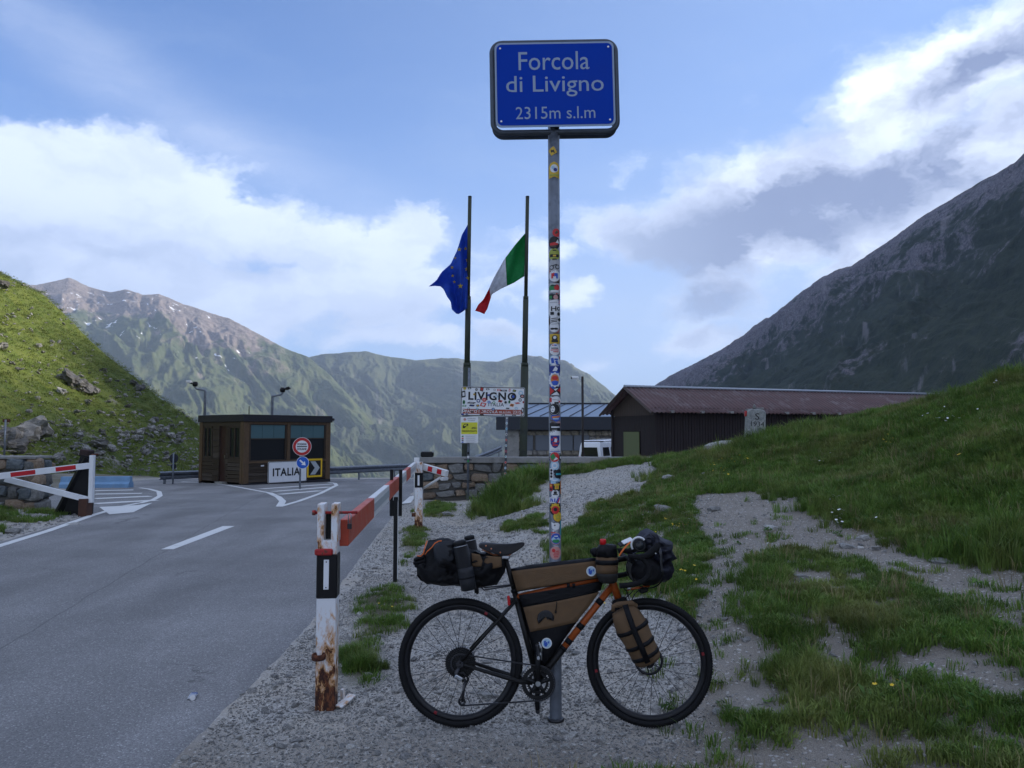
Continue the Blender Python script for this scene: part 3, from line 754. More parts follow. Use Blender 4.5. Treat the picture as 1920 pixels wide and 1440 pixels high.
# ------------------------------------------------------------------ the pass sign on its stickered pole
POST = Vector((P(1042, 1340, 4.44)[0], 4.44, 0.)); PR = .034
sign = empty('pass_sign', (POST.x, POST.y, gz1(POST.x, POST.y)), label='blue pass name board on a tall sticker covered pole behind the bicycle', cat='road sign')
o = sign.location
ptop = P(1038, 95, 4.44)[2]-o.z
pole = MB().tube([(0, 0, -.15), (0, 0, .02), (0, 0, ptop)], PR, 28).build('pole', m_galv, sign)
MB().lathe([(.047, 0), (.047, .012), (.040, .016)], (0, 0, .004), 24).build('base_collar', m_darksteel, sign)
sc = Vector(P(1040, 161, 4.40))-o; sw, shh = 224*4.40/FPX/1.0, 161*4.40/FPX
tilt = R(1.0)
ex, ey = Vector((math.cos(tilt), 0, math.sin(tilt))), Vector((-math.sin(tilt), 0, math.cos(tilt)))
sf = plane_frame((sc.x, -.062, sc.z), ex, ey, (0, 1, 0))
pan = plate(rrect(sw+.016, shh+.016, .035), sf, .004, m_signletter, 'board_border', sign)
blue = plate(rrect(sw-.006, shh-.006, .03), lambda a, b, t=0.: sf(a, b, t-.0015), .001, m_signblue, 'blue_face', sign)
fl = lambda a0, b0: (lambda a, b: sf(a+a0, b+b0, -.0026))
px2m = 4.40/FPX
def line_at(txt, cx, cy, w, h, bold=.002):
    lettering(txt, w*px2m, h*px2m, fl((cx-1040)*px2m, (161-cy)*px2m), m_signletter, sign, bold=bold)
line_at('Forcola', 1039, 115, 136, 36); line_at('di Livigno', 1040, 165, 187, 42); line_at('2315m s.l.m', 1040, 217, 152, 24, .0)
for a in (-1, 1):
    for b in (-1, 1):
        MB().lathe([(.006, 0), (.004, .003)], sf(a*(sw/2-.025), b*(shh/2-.027), -.0045), 8, (0, 1, 0)).build('bolt', m_steel, sign)
def frame_loop(w, h, r, rad, dy, dz, name):
    pts = [Vector(sf(a, b, dy))+Vector((0, 0, dz)) for a, b in rrect(w, h, r, 8)]
    return MB().tube(pts, rad, 12, closed=True).build(name, m_galvdark, sign)
frame_loop(sw+.046, shh+.050, .06, .0165, .045, .002, 'tube_frame')
frame_loop(sw+.034, shh+.03, .055, .0145, .120, -.006, 'rear_tube_frame')
for zz_ in (sc.z+shh/2-.005, sc.z-shh/2+.01): MB().box((sc.x, -.012, zz_), (.05, .06, .03)).build('bracket', m_galvdark, sign)
MB().tube([(0, 0, ptop-.01), (0, 0, ptop+.012)], PR+.002, 24).build('pole_cap', m_blackplastic, sign)

# stickers wrapped round the pole
SC = {'w': (.66, .66, .67), 'k': (.014, .014, .016), 'y': (.58, .37, .035), 'r': (.52, .03, .03), 'b': (.03, .09, .42), 'g': (.03, .22, .07), 'l': (.34, .50, .62), 'o': (.62, .2, .04), 'p': (.52, .26, .24), 'd': (.02, .035, .20), 'e': (.38, .38, .39), 't': (.03, .3, .38), 'n': (.09, .05, .035), 'v': (.33, .36, .06)}
SM = {}
def smat(k):
    if k not in SM: SM[k] = pm('sticker_print_'+{'w':'white','k':'black','y':'yellow','r':'red','b':'blue','g':'green','l':'pale_blue','o':'orange','p':'pink','d':'navy','e':'grey','t':'teal','n':'brown','v':'olive'}[k], SC[k], .45, var=.12, scale=60)
    return SM[k]
def subdiv_fan(outline, rings=3):
    cx = sum(a for a, b in outline)/len(outline); cy = sum(b for a, b in outline)/len(outline); vs = [(cx, cy)]; n = len(outline); fs = []
    for k in range(1, rings+1):
        for a, b in outline: vs.append((cx+(a-cx)*k/rings, cy+(b-cy)*k/rings))
    for i in range(n): fs.append((0, 1+i, 1+(i+1) % n))
    for k in range(1, rings):
        for i in range(n):
            a0 = 1+(k-1)*n; b0 = 1+k*n; fs.append((a0+i, b0+i, b0+(i+1) % n, a0+(i+1) % n))
    return vs, fs
def dense(outline, st):
    o = []
    for i, (a, b) in enumerate(outline):
        c, d = outline[(i+1) % len(outline)]; k = max(1, int(math.hypot(c-a, d-b)/st))
        for j in range(k): o.append((a+(c-a)*j/k, b+(d-b)*j/k))
    return o
def wrap(py, dx, r):
    """frame on the pole's skin; dx pixels right of its axis at photo row py"""
    zc = P(1040, py, 4.44-r)[2]-o.z
    a0 = math.asin(max(-.95, min(.95, dx*4.42/FPX/r)))
    return lambda a, b, t: ((r+t)*math.sin(a0+a/r), -(r+t)*math.cos(a0+a/r), zc+b)
def sticker(py, dx, layers, parent, r, name='sticker'):
    """layers: list of (outline in photo pixels, colour key)"""
    keys = []; mb = MB(); fr = wrap(py, dx, r); q = 4.42/FPX*1.13
    for i, (ol, k) in enumerate(layers):
        if k not in keys: keys.append(k)
        ol = dense([(a*q, b*q) for a, b in ol], .006); vs, fs = subdiv_fan(ol)
        mb.add([fr(a, b, .0006+.0004*i) for a, b in vs], fs, keys.index(k))
    return mb.build(name, [smat(k) for k in keys], parent, fix=False)
def rc(w, h, cx=0, cy=0, rot=0.):
    c, s = math.cos(R(rot)), math.sin(R(rot)); return [(cx+a*c-b*s, cy+a*s+b*c) for a, b in [(w/2, h/2), (-w/2, h/2), (-w/2, -h/2), (w/2, -h/2)]]
ci = lambda r, cx=0, cy=0, rx=1., ry=1.: circle(r, 20, cx, cy, rx, ry)
STK = [
 (283,-3,[(rc(12,12,0,0,32),'y'),(rc(5,3,0,0,30),'k'),(rc(2,5,-2,0,10),'k'),(rc(2,5,2,-1,30),'k')]),
 (318,0,[([(-10,-15),(0,-12),(10,-15),(10,6),(7,11),(0,14),(-7,11),(-10,6)],'y'),(ci(7,0,2),'w'),(ci(3,-2,4),'l'),(ci(3.2,2,0),'d'),(rc(16,2,0,-9),'v')]),
 (436,4,[(ci(7),'r'),(rc(6,3,0,0,30),'n'),(rc(3,5,0,1,-20),'n')]),
 (455,0,[(ci(11),'k'),(rc(14,5,-1,-2,8),'r'),([(2,0),(6,6),(9,-1)],'w'),(rc(10,3,-2,-6),'n')]),
 (477,0,[(ci(10.5),'v'),(rc(16,5,0,-2),'k'),(rc(5,3,0,-2),'y'),(rc(6,2,0,7),'k'),(rc(7,2,0,-8),'k')]),
 (497,0,[(ci(11,0,0,1,1.05),'e'),(ci(4,-5,-4),'k'),(ci(2.6,-5,-4),'e'),(ci(4,5,-3),'k'),(ci(2.6,5,-3),'e'),(rc(8,1.4,0,0,20),'k')]),
 (517,0,[(ci(10),'w'),(rc(3,9,-4,0),'r'),(rc(3,6,-1,2),'r'),(rc(3,9,4,0),'b'),(ci(2.8,2,2),'b')]),
 (540,0,[(rc(20,17),'e'),(ci(6,-4,0),'g'),(ci(5,4,1),'r'),(rc(14,3,0,-5),'w'),(rc(8,2,-2,4),'k')]),
 (557,0,[(rc(20,10),'k'),(ci(4,2,0),'p'),(rc(5,5,-7,0),'g')]),
 (568,-2,[(rc(17,13),'w'),(rc(13,1.2,0,1),'e')]),
 (583,1,[(ci(12.5,0,0,1,1),'w'),(rc(2.4,8,-6,4),'k'),(rc(5,1.6,-2,4),'k'),(rc(2,8,1,4),'k'),(ci(3.2,6,4),'k'),(ci(1.6,6,4),'w'),(rc(6,5,-5,-4),'k'),(ci(3,6,-5),'k')]),
 (599,2,[(rc(19,10),'w'),(rc(12,1.3,-2,2,6),'k'),(rc(12,1.3,-2,-1,6),'k'),(rc(10,1.3,-3,-3.6,6),'k'),(ci(3,7,0),'k')]),
 (613,-1,[(ci(9.5),'e'),(ci(8.2),'w'),(ci(3,-3,-3,1.3,.6),'k'),(ci(3,3,-3,1.3,.6),'k'),(rc(10,1,0,5,4),'e')]),
 (635,0,[(rc(19,16),'y'),(ci(5,0,1),'k'),(ci(2.6,0,2),'w'),(rc(11,4,0,-4),'k')]),
 (655,0,[(ci(10.5),'k'),(ci(9.9),'w'),(rc(12,1.6,0,2),'k'),(rc(14,1.6,0,-1),'r'),(rc(9,1.4,2,-4),'r'),(rc(2,2,-3,7),'r'),(rc(4,2,1,7),'b')]),
 (676,-1,[(ci(9.5),'l'),(ci(8),'w'),(rc(5,9,-3,0,10),'b'),(rc(6,3,3,2),'b'),(rc(4,6,4,-3,20),'b')]),
 (674,9,[(rc(3,16),'w'),(rc(2,5,0,3),'r')]),
 (690,0,[(rc(22,13),'d'),(rc(16,1.2,0,4),'e'),([(-4,-5),(1,3),(5,-1),(3,-5)],'w')]),
 (712,0,[(ci(12.5,0,0,.95,1.25),'b'),(star(13,0,0,.84,12),'w'),(ci(8,0,0,.95,1.25),'e'),(ci(7.2,0,1,.95,1.1),'o'),(ci(5,0,3,1,.7),'r'),([(-6,-3),(-3,-9),(4,-9),(6,-3),(0,-1)],'b')]),
 (733,1,[(rc(21,15),'k'),([(-10,7),(-2,0),(-10,-7)],'r'),([(-8,-7),(2,-1),(8,-7)],'w'),([(3,1),(10,7),(10,-3)],'r'),([(-3,3),(5,5),(0,0)],'w')]),
 (752,2,[(ci(10,0,0,1,.8),'w'),(rc(12,1.4,0,2,-8),'e'),(rc(7,3,1,-3),'k'),(ci(1.6,6,-1),'r')]),
 (750,-8,[(rc(5,7),'r')]),
 (767,-1,[(ci(11),'k'),(ci(9.6),'e'),(ci(8.8),'k'),(ci(4.6,-3,0,.8,1.2),'w'),(ci(.9,-4.6,2),'k'),(ci(.9,-1.6,2),'k'),(rc(3,.9,-3,-2),'k')]),
 (784,2,[([(-8,5),(8,5),(9,-1),(0,-6),(-9,-1)],'b'),(rc(14,3,0,2,8),'o'),(rc(10,2,0,-1),'l')]),
 (802,0,[(rc(21,15),'k'),(rc(15,2.2,1,1),'w'),(rc(9,1,-1,-4),'e')]),
 (829,0,[(rc(22,36),'w'),(ci(11,0,8),'w'),([(-8,11),(8,11),(8,-2),(4,-8),(0,-10),(-4,-8),(-8,-2)],'d'),(rc(5,2.4,0,7),'r'),(rc(10,2.6,1,0,18),'r'),(rc(4,6,1,3,-10),'w'),(rc(8,2.4,0,-5),'r'),(rc(3,3,-5,4),'r'),(rc(14,1,0,-13),'e'),(rc(16,1,0,-15.5),'b')]),
 (857,-1,[(ci(9),'e'),(ci(8),'r'),([(-8,1),(-2,6),(2,0),(-4,-6)],'g'),([(-2,-6),(2,0),(6,-3)],'w')]),
 (858,10,[(ci(5),'k'),(ci(2),'w')]),
 (873,-1,[(ci(8),'l'),(ci(5),'w'),(ci(2.6),'l')]),
 (889,-7,[(rc(7,20),'w'),(ci(2.3,0,6),'k'),(ci(2.3,0,1),'k'),(ci(2.3,0,-4),'k')]),
 (889,7,[(ci(8),'k'),(rc(11,3,0,0),'t')]),
 (884,0,[(ci(3),'k')]),
 (902,-1,[(rc(14,9),'l'),(rc(8,1.2,0,1),'w')]),
 (914,-8,[(rc(6,12),'r'),(rc(4,3,0,3),'y'),(rc(4,3,0,-3),'k')]),
 (912,3,[(star(9.4,0,0,.88,11),'k'),(rc(7,9,0,0),'y'),(rc(10,3,0,3,0),'y'),(ci(1.8,0,-1),'o')]),
 (914,10.3,[(rc(2.5,22),'o')]),
 (926,0,[(ci(6.6),'w'),(rc(5,4,0,2),'k'),(rc(8,1.5,0,-1),'k')]),
 (938,-1,[(rc(22,9),'w'),(rc(2,6,-7,0),'b'),(rc(2,6,-4,0,20),'b'),(rc(2,6,0,0),'b'),(rc(2.2,9,4,0,-25),'b'),(rc(2,9,6.4,0,-25),'r')]),
 (954,0,[(ci(11),'k'),(star(9.4,0,1,.75,9),'y'),(ci(6.6,0,-2),'r'),(ci(3,0,-1),'k')]),
 (969,5,[(ci(8.8),'k'),(ci(8),'y'),(star(6,0,0,.45,5),'v'),(star(3.5,0,0,.45,5),'y')]),
 (985,0,[([(-7,5),(-2,3),(3,6),(8,1),(6,-6),(0,-8),(-6,-5)],'w'),(ci(1.2,-1,0),'k'),(rc(4,1.5,2,5),'k')]),
 (990,10,[(rc(3,26),'t')]),
 (1010,1,[(ci(9.6),'p'),(ci(8.6),'b'),([(-8,-1),(-4,3),(0,-1),(4,2),(8,-1),(5,-6),(-5,-6)],'l'),(ci(5,0,-4,1.2,.55),'g'),(rc(6,1.6,0,4),'w')]),
 (1037,0,[(ci(10.5),'p'),(ci(3,-3,4),'r'),(rc(9,1.4,2,0),'r'),(rc(9,1.4,1,-3),'r'),(rc(7,1.4,1,-6),'r'),(rc(5,1.4,3,3),'r')]),
]
rq = random.Random(77)      # faded older stickers peeping out between the newer ones
for i in range(34):
    k, k2 = rq.choice('eewwlkdnp'), rq.choice('kbrewn'); w_, h_ = rq.uniform(8, 17), rq.uniform(6, 14); rt = rq.uniform(-25, 25)
    sh_ = ci(w_/2) if rq.random() < .4 else rc(w_, h_, 0, 0, rt)
    sticker(438+i*18.2+rq.uniform(-6, 6), rq.uniform(-8, 8), [(sh_, k), (rc(w_*.6, 1.6, 0, 1, rt), k2), (rc(w_*.45, 1.4, 0, -2, rt), k2)], pole, PR-.0004-.00001*i)
for (py, dx, ly) in STK: sticker(py, dx, ly, pole, PR+.0010)

# ------------------------------------------------------------------ swing barrier along the asphalt edge
def hb(px, py, h=0.):
    q = G(px, py); return Vector((q.x, q.y, q.z+h))
B1 = G(612, 1326); B2 = G(741, 1091); B3 = G(785, 993)
# latch post
lp = empty('latch_post', B1, (0, 0, R(4)), 'rusting black and white square post with a padlocked bolt at its top', 'barrier post')
H1 = (1326-955)*B1.y/FPX
w = .116
MB().box((0, 0, H1*.26), (w, w, H1*.56), bev=.006).build('lower_shaft', m_rustwhite, lp)
MB().box((0, 0, H1*.645), (w+.006, w+.006, H1*.215), bev=.006).build('black_band', m_black, lp)
MB().box((0, 0, H1*.785), (w-.004, w-.004, H1*.07), bev=.004).build('neck', m_chipwhite, lp)
for s in (-1, 1): MB().box((s*.041, 0, H1*.905), (.040, w-.002, H1*.19), bev=.004).build('prong', m_chipwhite, lp)
MB().box((0, .03, H1*.88), (.042, .03, H1*.13)).build('black_insert', m_black, lp)
MB().tube([(-.085, -.01, H1*.953), (.17, -.01, H1*.953)], .009, 10).build('bolt_rod', m_redrust, lp)
MB().lathe([(.016, 0), (.016, .018)], (-.098, -.01, H1*.953), 10, (1, 0, 0)).build('bolt_head', m_redrust, lp)
pl = empty('padlock', (0, 0, 0)); pl.parent = lp
MB().box((.125, -.02, H1*.885), (.026, .014, .032), bev=.003).build('body', m_darksteel, pl)
MB().tube([(.117, -.02, H1*.895), (.117, -.018, H1*.94), (.125, -.012, H1*.958), (.133, -.018, H1*.94), (.133, -.02, H1*.895)], .0035, 8).build('shackle', m_steel, pl)
MB().box((-.018, -.064, H1*.765), (.105, .03, .038), bev=.007).build('red_lamp', m_redrust, lp)
refl = MB().box((-.002, -w/2-.006, H1*.655), (.031, .006, H1*.145), bev=.002).build('reflector', m_white, lp)
for s in (-1, 1): MB().lathe([(.004, 0), (.003, .003)], (-.002, -w/2-.011, H1*(.655+s*.062)), 8, (0, 1, 0)).build('screw', m_black, refl)
ringo = MB().torus((-.045, -.03, H1*.29), .036, .006, rz=.018, n=24, k=8).build('iron_ring', m_rust, lp)
ringo.matrix_local = Matrix.Translation((-.035, -.085, H1*.265)) @ Matrix.Rotation(R(90), 4, 'X') @ Matrix.Translation((.045, .03, -H1*.29))
# slanted foot plate lying by the post
fp = G(648, 1322)
o2 = MB().box((0, 0, 0), (.05, .14, .012), (R(12), R(4), R(-24)), bev=.003).box((-.025, .03, .03), (.02, .02, .06), (R(6), 0, R(-24))).build('foot_plate', rusty_white('peeling_white_plate', (.66, .66, .66), .5, -.2, .5, .10), loc=(fp.x, fp.y, fp.z+.025))
tag(o2, 'small peeling white steel plate lying at the foot of the rusting post', 'metal plate')
# middle rest
mp = empty('rest_post', B2, (0, 0, R(3)), 'slim black forked post holding up the middle of the red and white boom', 'barrier post')
H2 = (1091-886)*B2.y/FPX
MB().box((0, 0, H2*.38), (.045, .045, H2*.76), bev=.004).build('shaft', m_black, mp)
MB().box((-.050, 0, H2*.80), (.034, .05, H2*.42), bev=.004).build('prong', m_black, mp)
MB().box((.050, 0, H2*.80), (.034, .05, H2*.42), bev=.004).build('prong', m_black, mp)
MB().box((0, .0, H2*.66), (.07, .048, H2*.14), bev=.003).build('saddle_block', m_black, mp)
MB().box((.026, -.018, H2*.38), (.006, .02, H2*.7)).build('worn_edge', m_offwhite, mp)
# pivot post with boom and counterweight arm
pv = empty('barrier_boom', B3, (0, 0, 0), 'long red and white barrier boom swung open along the road on its white pivot post', 'barrier')
H3 = (993-868)*B3.y/FPX; pw = .13
MB().box((0, 0, H3*.31), (pw, pw, H3*.64), bev=.006).build('post_shaft', m_rustwhite, pv)
MB().box((0, 0, H3*.73), (pw+.006, pw+.006, H3*.22), bev=.006).build('black_band', m_black, pv)
MB().box((.0, -pw/2-.006, H3*.73), (.034, .006, H3*.15), bev=.002).build('reflector', m_white, pv)
MB().box((0, 0, H3*.92), (pw-.004, pw-.004, H3*.16), bev=.004).build('post_head', m_chipwhite, pv)
MB().box((-.09, -.02, H3*.22), (.06, .05, .06)).build('iron_ring', m_rust, pv)
A = Vector((B1.x+.078, B1.y+.06, B1.z+H1*.845))-B3; Bv = Vector((-.07, -.1, H3*.93))
ax = (Bv-A).normalized(); bw, bh = .055, .16
rotm = ax.to_track_quat('Y', 'Z').to_matrix()
L = (Bv-A).length; cuts = [0, 1.55, 3.05, 4.5, 5.95, 7.05, L]; cols = [m_gateorange, m_offwhite, m_gateorange, m_offwhite, m_gateorange, m_offwhite]
for i in range(6):
    c = A+ax*((cuts[i]+cuts[i+1])/2); d = cuts[i+1]-cuts[i]
    seg = MB().box(c, (bw, d-.001, bh), rotm, bev=.004).build('boom_section', cols[i], pv)
    if cols[i] is m_offwhite:
        n_ = rotm @ Vector((1, 0, 0))
        MB().box(c+n_*(bw/2+.002), (.003, d*.99, bh*.40), rotm).build('grey_strip', m_gategrey, seg)
# counterweight arm pointing away from the road
C0 = Vector((.07, .02, H3*.93)); C1 = Vector((.52, -.28, H3*.84)); ca = (C1-C0).normalized(); rm = ca.to_track_quat('Y', 'Z').to_matrix(); cl = (C1-C0).length
MB().box((C0+C1)/2, (.07, cl, .11), rm, bev=.004).build('counter_arm', m_offwhite, pv)
for f in (.34, .72): MB().box(C0+ca*cl*f+rm @ Vector((.037, 0, 0)), (.003, cl*.18, .085), rm).build('red_patch', m_gatered, pv)
MB().box(C1+Vector((-.05, 0, -.09)), (.16, .05, .05), rm, bev=.004).build('counter_foot', m_offwhite, pv)
MB().tube([(.06, 0, H3*.6), (.40, -.22, H3*.78)], .022, 8).build('arm_brace', m_offwhite, pv)

# ------------------------------------------------------------------ gate on the far side of the road
gb = G(160, 968); gy = gb.y
gt = empty('swing_gate', gb, (0, 0, 0), 'white triangular swing gate with red bars on a black timber prop across the road', 'gate')
gp = lambda px, py, dy=0.: Vector(P(px, py, gy+dy))-gb
def bar(p, q, w, d, mat, name, par):
    ax = (q-p).normalized(); m_ = ax.to_track_quat('Y', 'Z').to_matrix()
    return MB().box((p+q)/2, (d, (q-p).length, w), m_, bev=.004).build(name, mat, par)
k_ = gy/FPX
mup = MB().box((gp(172, 898)), (.085, .09, 88*k_), bev=.005).build('end_upright', m_white, gt)
pa, pb = gp(-120, 907, -1.2), gp(168, 873)
top = bar(pa, pb, 11*k_, .09, m_white, 'top_rail', gt)
for a, b in ((17, 64), (103, 143)):
    f = lambda x: pa+(pb-pa)*((x+120)/288.)
    p_, q_ = f(a)+Vector((0, -.05, 0)), f(b)+Vector((0, -.05, 0)); bar(p_, q_, 8*k_, .006, m_gatered, 'red_bar', top)
bar(gp(10, 898, -.35), gp(166, 937), 10*k_, .08, m_white, 'brace', gt)
MB().box(gp(160, 952), (.17, .22, 34*k_), bev=.005).build('hinge_box', pm('rust_brown_box', (.075, .035, .024), .8, var=.3), gt)
tp = empty('timber_prop', G(135, 967), label='black tarred timber prop leaning behind the white swing gate', cat='post')
t0 = tp.location
def tpp(px, py, dy=0.): return Vector(P(px, py, t0.y+.25+dy))-t0
MB().prism([(tpp(158,852).x, tpp(158,852).z), (tpp(176,856).x, tpp(176,856).z), (tpp(170,968).x, -.12), (tpp(122,968).x, -.12)], lambda a, b, t: (a, .12+t, b), .22).build('upright', m_black, tp)
MB().tube([tpp(163, 858, -.1), tpp(106, 968, -.1)], .085, 4, smooth=False).build('raking_strut', m_black, tp)
MB().box(tpp(163, 849), (.2, .24, .14), (0, R(8), 0), bev=.02).build('rusted_cap', pm('scorched_steel', (.035, .02, .018), .8, var=.4), tp)
MB().tube([tpp(172, 853, -.1), tpp(184, 852, -.1)], .018, 8).build('pin', m_rust, tp)

# ------------------------------------------------------------------ dry stone pieces
def stone_mesh(name, mat, seed, rough=.22, sub=2, rnd_=.35):
    rs = np.random.RandomState(seed); bm = bmesh.new(); bmesh.ops.create_icosphere(bm, subdivisions=sub, radius=.5)
    ph = rs.uniform(0, 99, 3)
    for v in bm.verts:
        p = v.co.normalized()
        q = Vector([math.copysign(abs(c)**.62, c) for c in p]); m_ = max(abs(c) for c in q); q = q/m_*.5
        q = q.lerp(p*.55, rnd_)
        d = 1+rough*float(fbm(np.array([p.x*1.3+ph[0]+p.z]), np.array([p.y*1.3+ph[1]-p.z*.7]), 3)[0])
        v.co = q*d
    for f in bm.faces: f.smooth = False
    me = bpy.data.meshes.new(name); bm.to_mesh(me); bm.free(); me.materials.append(mat); return me
def stone_mat(name, c, c2, sc=6.):
    m, g, bs, co = bare(name)
    rnd = g.node('ShaderNodeObjectInfo').outputs['Random']
    v = g.vmath('ADD', co, g.comb(g.math('MULTIPLY', rnd, 40.), rnd, 0.))
    n = g.noise(v, sc, 6, .65); n2 = g.noise(v, sc*6, 5, .7)
    cc = g.mix(g.ramp(n, .3, .7), (*c, 1), (*c2, 1)); s = g.ramp(n2, .25, .75, .65, 1.3, False); t = g.ramp(rnd, 0, 1, .7, 1.25, False); s = g.math('MULTIPLY', s, t)
    cc = g.mix(1., cc, g.comb(s, s, s), 'MULTIPLY'); g.l.new(cc, bs.inputs['Base Color']); bs.inputs['Roughness'].default_value = .9
    g.l.new(g.bump(g.math('ADD', n, g.math('MULTIPLY', n2, .6)), .8, .03), bs.inputs['Normal']); return m
m_stg = stone_mat('grey_wall_stone', (.13, .13, .125), (.24, .235, .225)); m_stb = stone_mat('brown_wall_stone', (.20, .135, .085), (.28, .22, .165)); m_stu = stone_mat('bluish_wall_stone', (.10, .12, .135), (.19, .21, .22))
m_mortar = pm('dark_mortar', (.105, .10, .092), .95, var=.3, scale=8, bump=.01, bscale=30)
m_conc = pm('weathered_concrete', (.24, .235, .225), .85, var=.2, scale=5, bump=.004, bscale=60, col2=(.15, .148, .14), mixat=(.5, .7), mscale=3)
STM = [stone_mesh('stone', [m_stg, m_stb, m_stg, m_stu, m_stb][i % 5], 10+i, .36, 2, .12) for i in range(10)]
def lay_stones(parent, x0, x1, z0, z1, face_y, rows, wmin, wmax, seed, topf=None, frame=None):
    rs = random.Random(seed); z = z0; h0 = (z1-z0)/rows
    for r_ in range(rows):
        h = h0*rs.uniform(.88, 1.12) if r_ < rows-1 else z1-z
        x = x0 - rs.uniform(0, wmin*.5)
        while x < x1:
            w_ = rs.uniform(wmin, wmax); w_ = min(w_, x1-x+.02)
            if w_ < wmin*.45: break
            hh = h*rs.uniform(.74, 1.04)
            zz = z+h/2+rs.uniform(-.04, .04)
            if topf is None or zz+hh/2 > topf(x+w_/2):
                me = rs.choice(STM); so = bpy.data.objects.new('stone', me)
                loc = Vector((x+w_/2, face_y+rs.uniform(-.012, .02), zz))
                so.scale = (w_*.95, .30, hh*.97); so.rotation_euler = (0, rs.uniform(-.14, .14), 0)
                if frame is not None: so.matrix_basis = frame @ Matrix.LocRotScale(loc, so.rotation_euler, so.scale)
                else: so.location = loc
                link(so, parent)
            x += w_
        z += h
# retaining wall under the flagpoles
WY = G(877, 938).y+.35
wall = empty('stone_wall', (0, WY, -.14), label='low rubble stone wall with a concrete coping behind the stickered town sign', cat='wall')
wx0 = P(793, 900, WY)[0]; wx1 = P(1260, 860, WY)[0]; ct = P(900, 857, WY)[2]+.14; cb = P(900, 868, WY)[2]+.14
MB().box(((wx0+wx1)/2, .20, (cb-.06)/2), (wx1-wx0, .30, cb+.05)).build('wall_core', m_mortar, wall)
MB().box(((wx0+wx1)/2-.02, .16, (ct+cb)/2), (wx1-wx0+.1, .46, ct-cb), bev=.012).build('coping', m_conc, wall)
lay_stones(wall, wx0, wx1, .0, cb-.01, .085, 4, .24, .52, 4, topf=lambda x: gz1(x, WY)+.10)
MB().box((wx0+.1, .1, ct+.07), (.33, .28, .15), bev=.03).build('coping_block', m_black, wall)
wp = empty('marker_post', Vector(P(781, 900, WY-.4)), label='short white round post at the end of the stone wall', cat='post')
wp.location.z = gz1(wp.location.x, wp.location.y)
MB().tube([(0, 0, -.1), (0, 0, P(781, 858, WY-.4)[2]-wp.location.z)], .07, 14).build('post_shaft', m_offwhite, wp)
# pillar on the far side of the road
pq = G(20, 957); PY = pq.y+.3
pil = empty('stone_pier', (0, PY, gz1(pq.x, PY)-.05), label='squat rubble stone pier with flat concrete top behind the white swing gate', cat='stone pier')
x0, x1 = P(-70, 900, PY)[0], P(62, 900, PY)[0]; zt = P(30, 860, PY)[2]-pil.location.z
MB().box(((x0+x1)/2, .35, zt/2-.03), (x1-x0, .5, zt)).build('pier_core', m_mortar, pil)
MB().box(((x0+x1)/2, .33, zt+.02), (x1-x0+.05, .62, .06), bev=.01).build('coping', m_conc, pil)
lay_stones(pil, x0, x1, 0, zt-.02, .13, 4, .22, .42, 9)
lay_stones(pil, 0, .5, 0, zt-.02, 0, 4, .2, .3, 12, frame=Matrix.Translation((x1-.02, .10, 0)) @ Matrix.Rotation(R(90), 4, 'Z'))

# ------------------------------------------------------------------ customs hut
m_hutwood = pm('dark_stained_boards', (.042, .029, .019), .62, var=.3, scale=6, bump=.002, bscale=40)
HUTB = [m_hutwood, pm('greyed_boards', (.058, .044, .033), .7, var=.35, scale=5, bump=.002, bscale=40), pm('dark_boards', (.034, .022, .014), .6, var=.35, scale=7, bump=.002, bscale=40)]
m_hutpost = pm('brown_stained_posts', (.095, .058, .030), .6, var=.3, scale=9, bump=.002, bscale=30)
m_fascia = pm('black_bitumen_edge', (.020, .019, .022), .6, var=.2)
m_blind = pm('teal_blind', (.065, .125, .135), .7, var=.08)
m_doorred = pm('dark_red_door', (.030, .010, .008), .5)
hz0 = float(base_z(27.8))-.06
hut = empty('customs_hut', (P(455, 912, 27.8)[0], 27.8, hz0), (0, 0, R(52)), 'small dark brown wooden customs hut with large windows and a flat roof', 'hut')
HW, HD, HH = 3.9, 2.95, 2.62
def zoned_wall(parent, length, openings, place, post_u):
    """boards between openings; place(u0, u1, z0, z1, depth0, depth1) -> adds a box"""
    pass
T = .10
# local: x along the window front, y inwards; the front is y = 0, the door side is x = 0
def fbox(name, mat, u0, u1, z0, z1, d0=0., d1=T, parent=hut, side='f', bev=0.):
    if side == 'f': c, d = ((u0+u1)/2, (d0+d1)/2, (z0+z1)/2), (u1-u0, d1-d0, z1-z0)
    elif side == 'l': c, d = ((d0+d1)/2, (u0+u1)/2, (z0+z1)/2), (d1-d0, u1-u0, z1-z0)
    elif side == 'r': c, d = (HW-(d0+d1)/2, (u0+u1)/2, (z0+z1)/2), (d1-d0, u1-u0, z1-z0)
    else: c, d = ((u0+u1)/2, HD-(d0+d1)/2, (z0+z1)/2), (u1-u0, d1-d0, z1-z0)
    return MB().box(c, d, bev=bev).build(name, mat, parent)
W1, W2 = (.30, 1.78), (2.02, 3.62)
z0, z1 = .92, 2.25
for u0, u1 in [(0, .22), (1.86, 1.98), (3.68, 3.9)]: fbox('corner_post', m_hutpost, u0, u1, .12, 2.36, -.012, T)
def board_rows(u0, u1, za, zb, side, n):
    h = (zb-za)/n
    for i in range(n): fbox('board', random.choice(HUTB), u0, u1, za+i*h+.006, za+(i+1)*h-.006, .012, T, side=side)
board_rows(.22, 1.86, .14, z0-.08, 'f', 6); board_rows(1.98, 3.68, .14, z0-.08, 'f', 6)
fbox('head_rail', m_hutpost, .22, 3.68, z1+.02, 2.36, .0, T)
fbox('sill_rail', m_hutpost, .22, 3.68, z0-.08, z0-.01, -.02, T)
fbox('plinth', m_fascia, -.01, HW+.01, -.1, .12, -.02, .2)
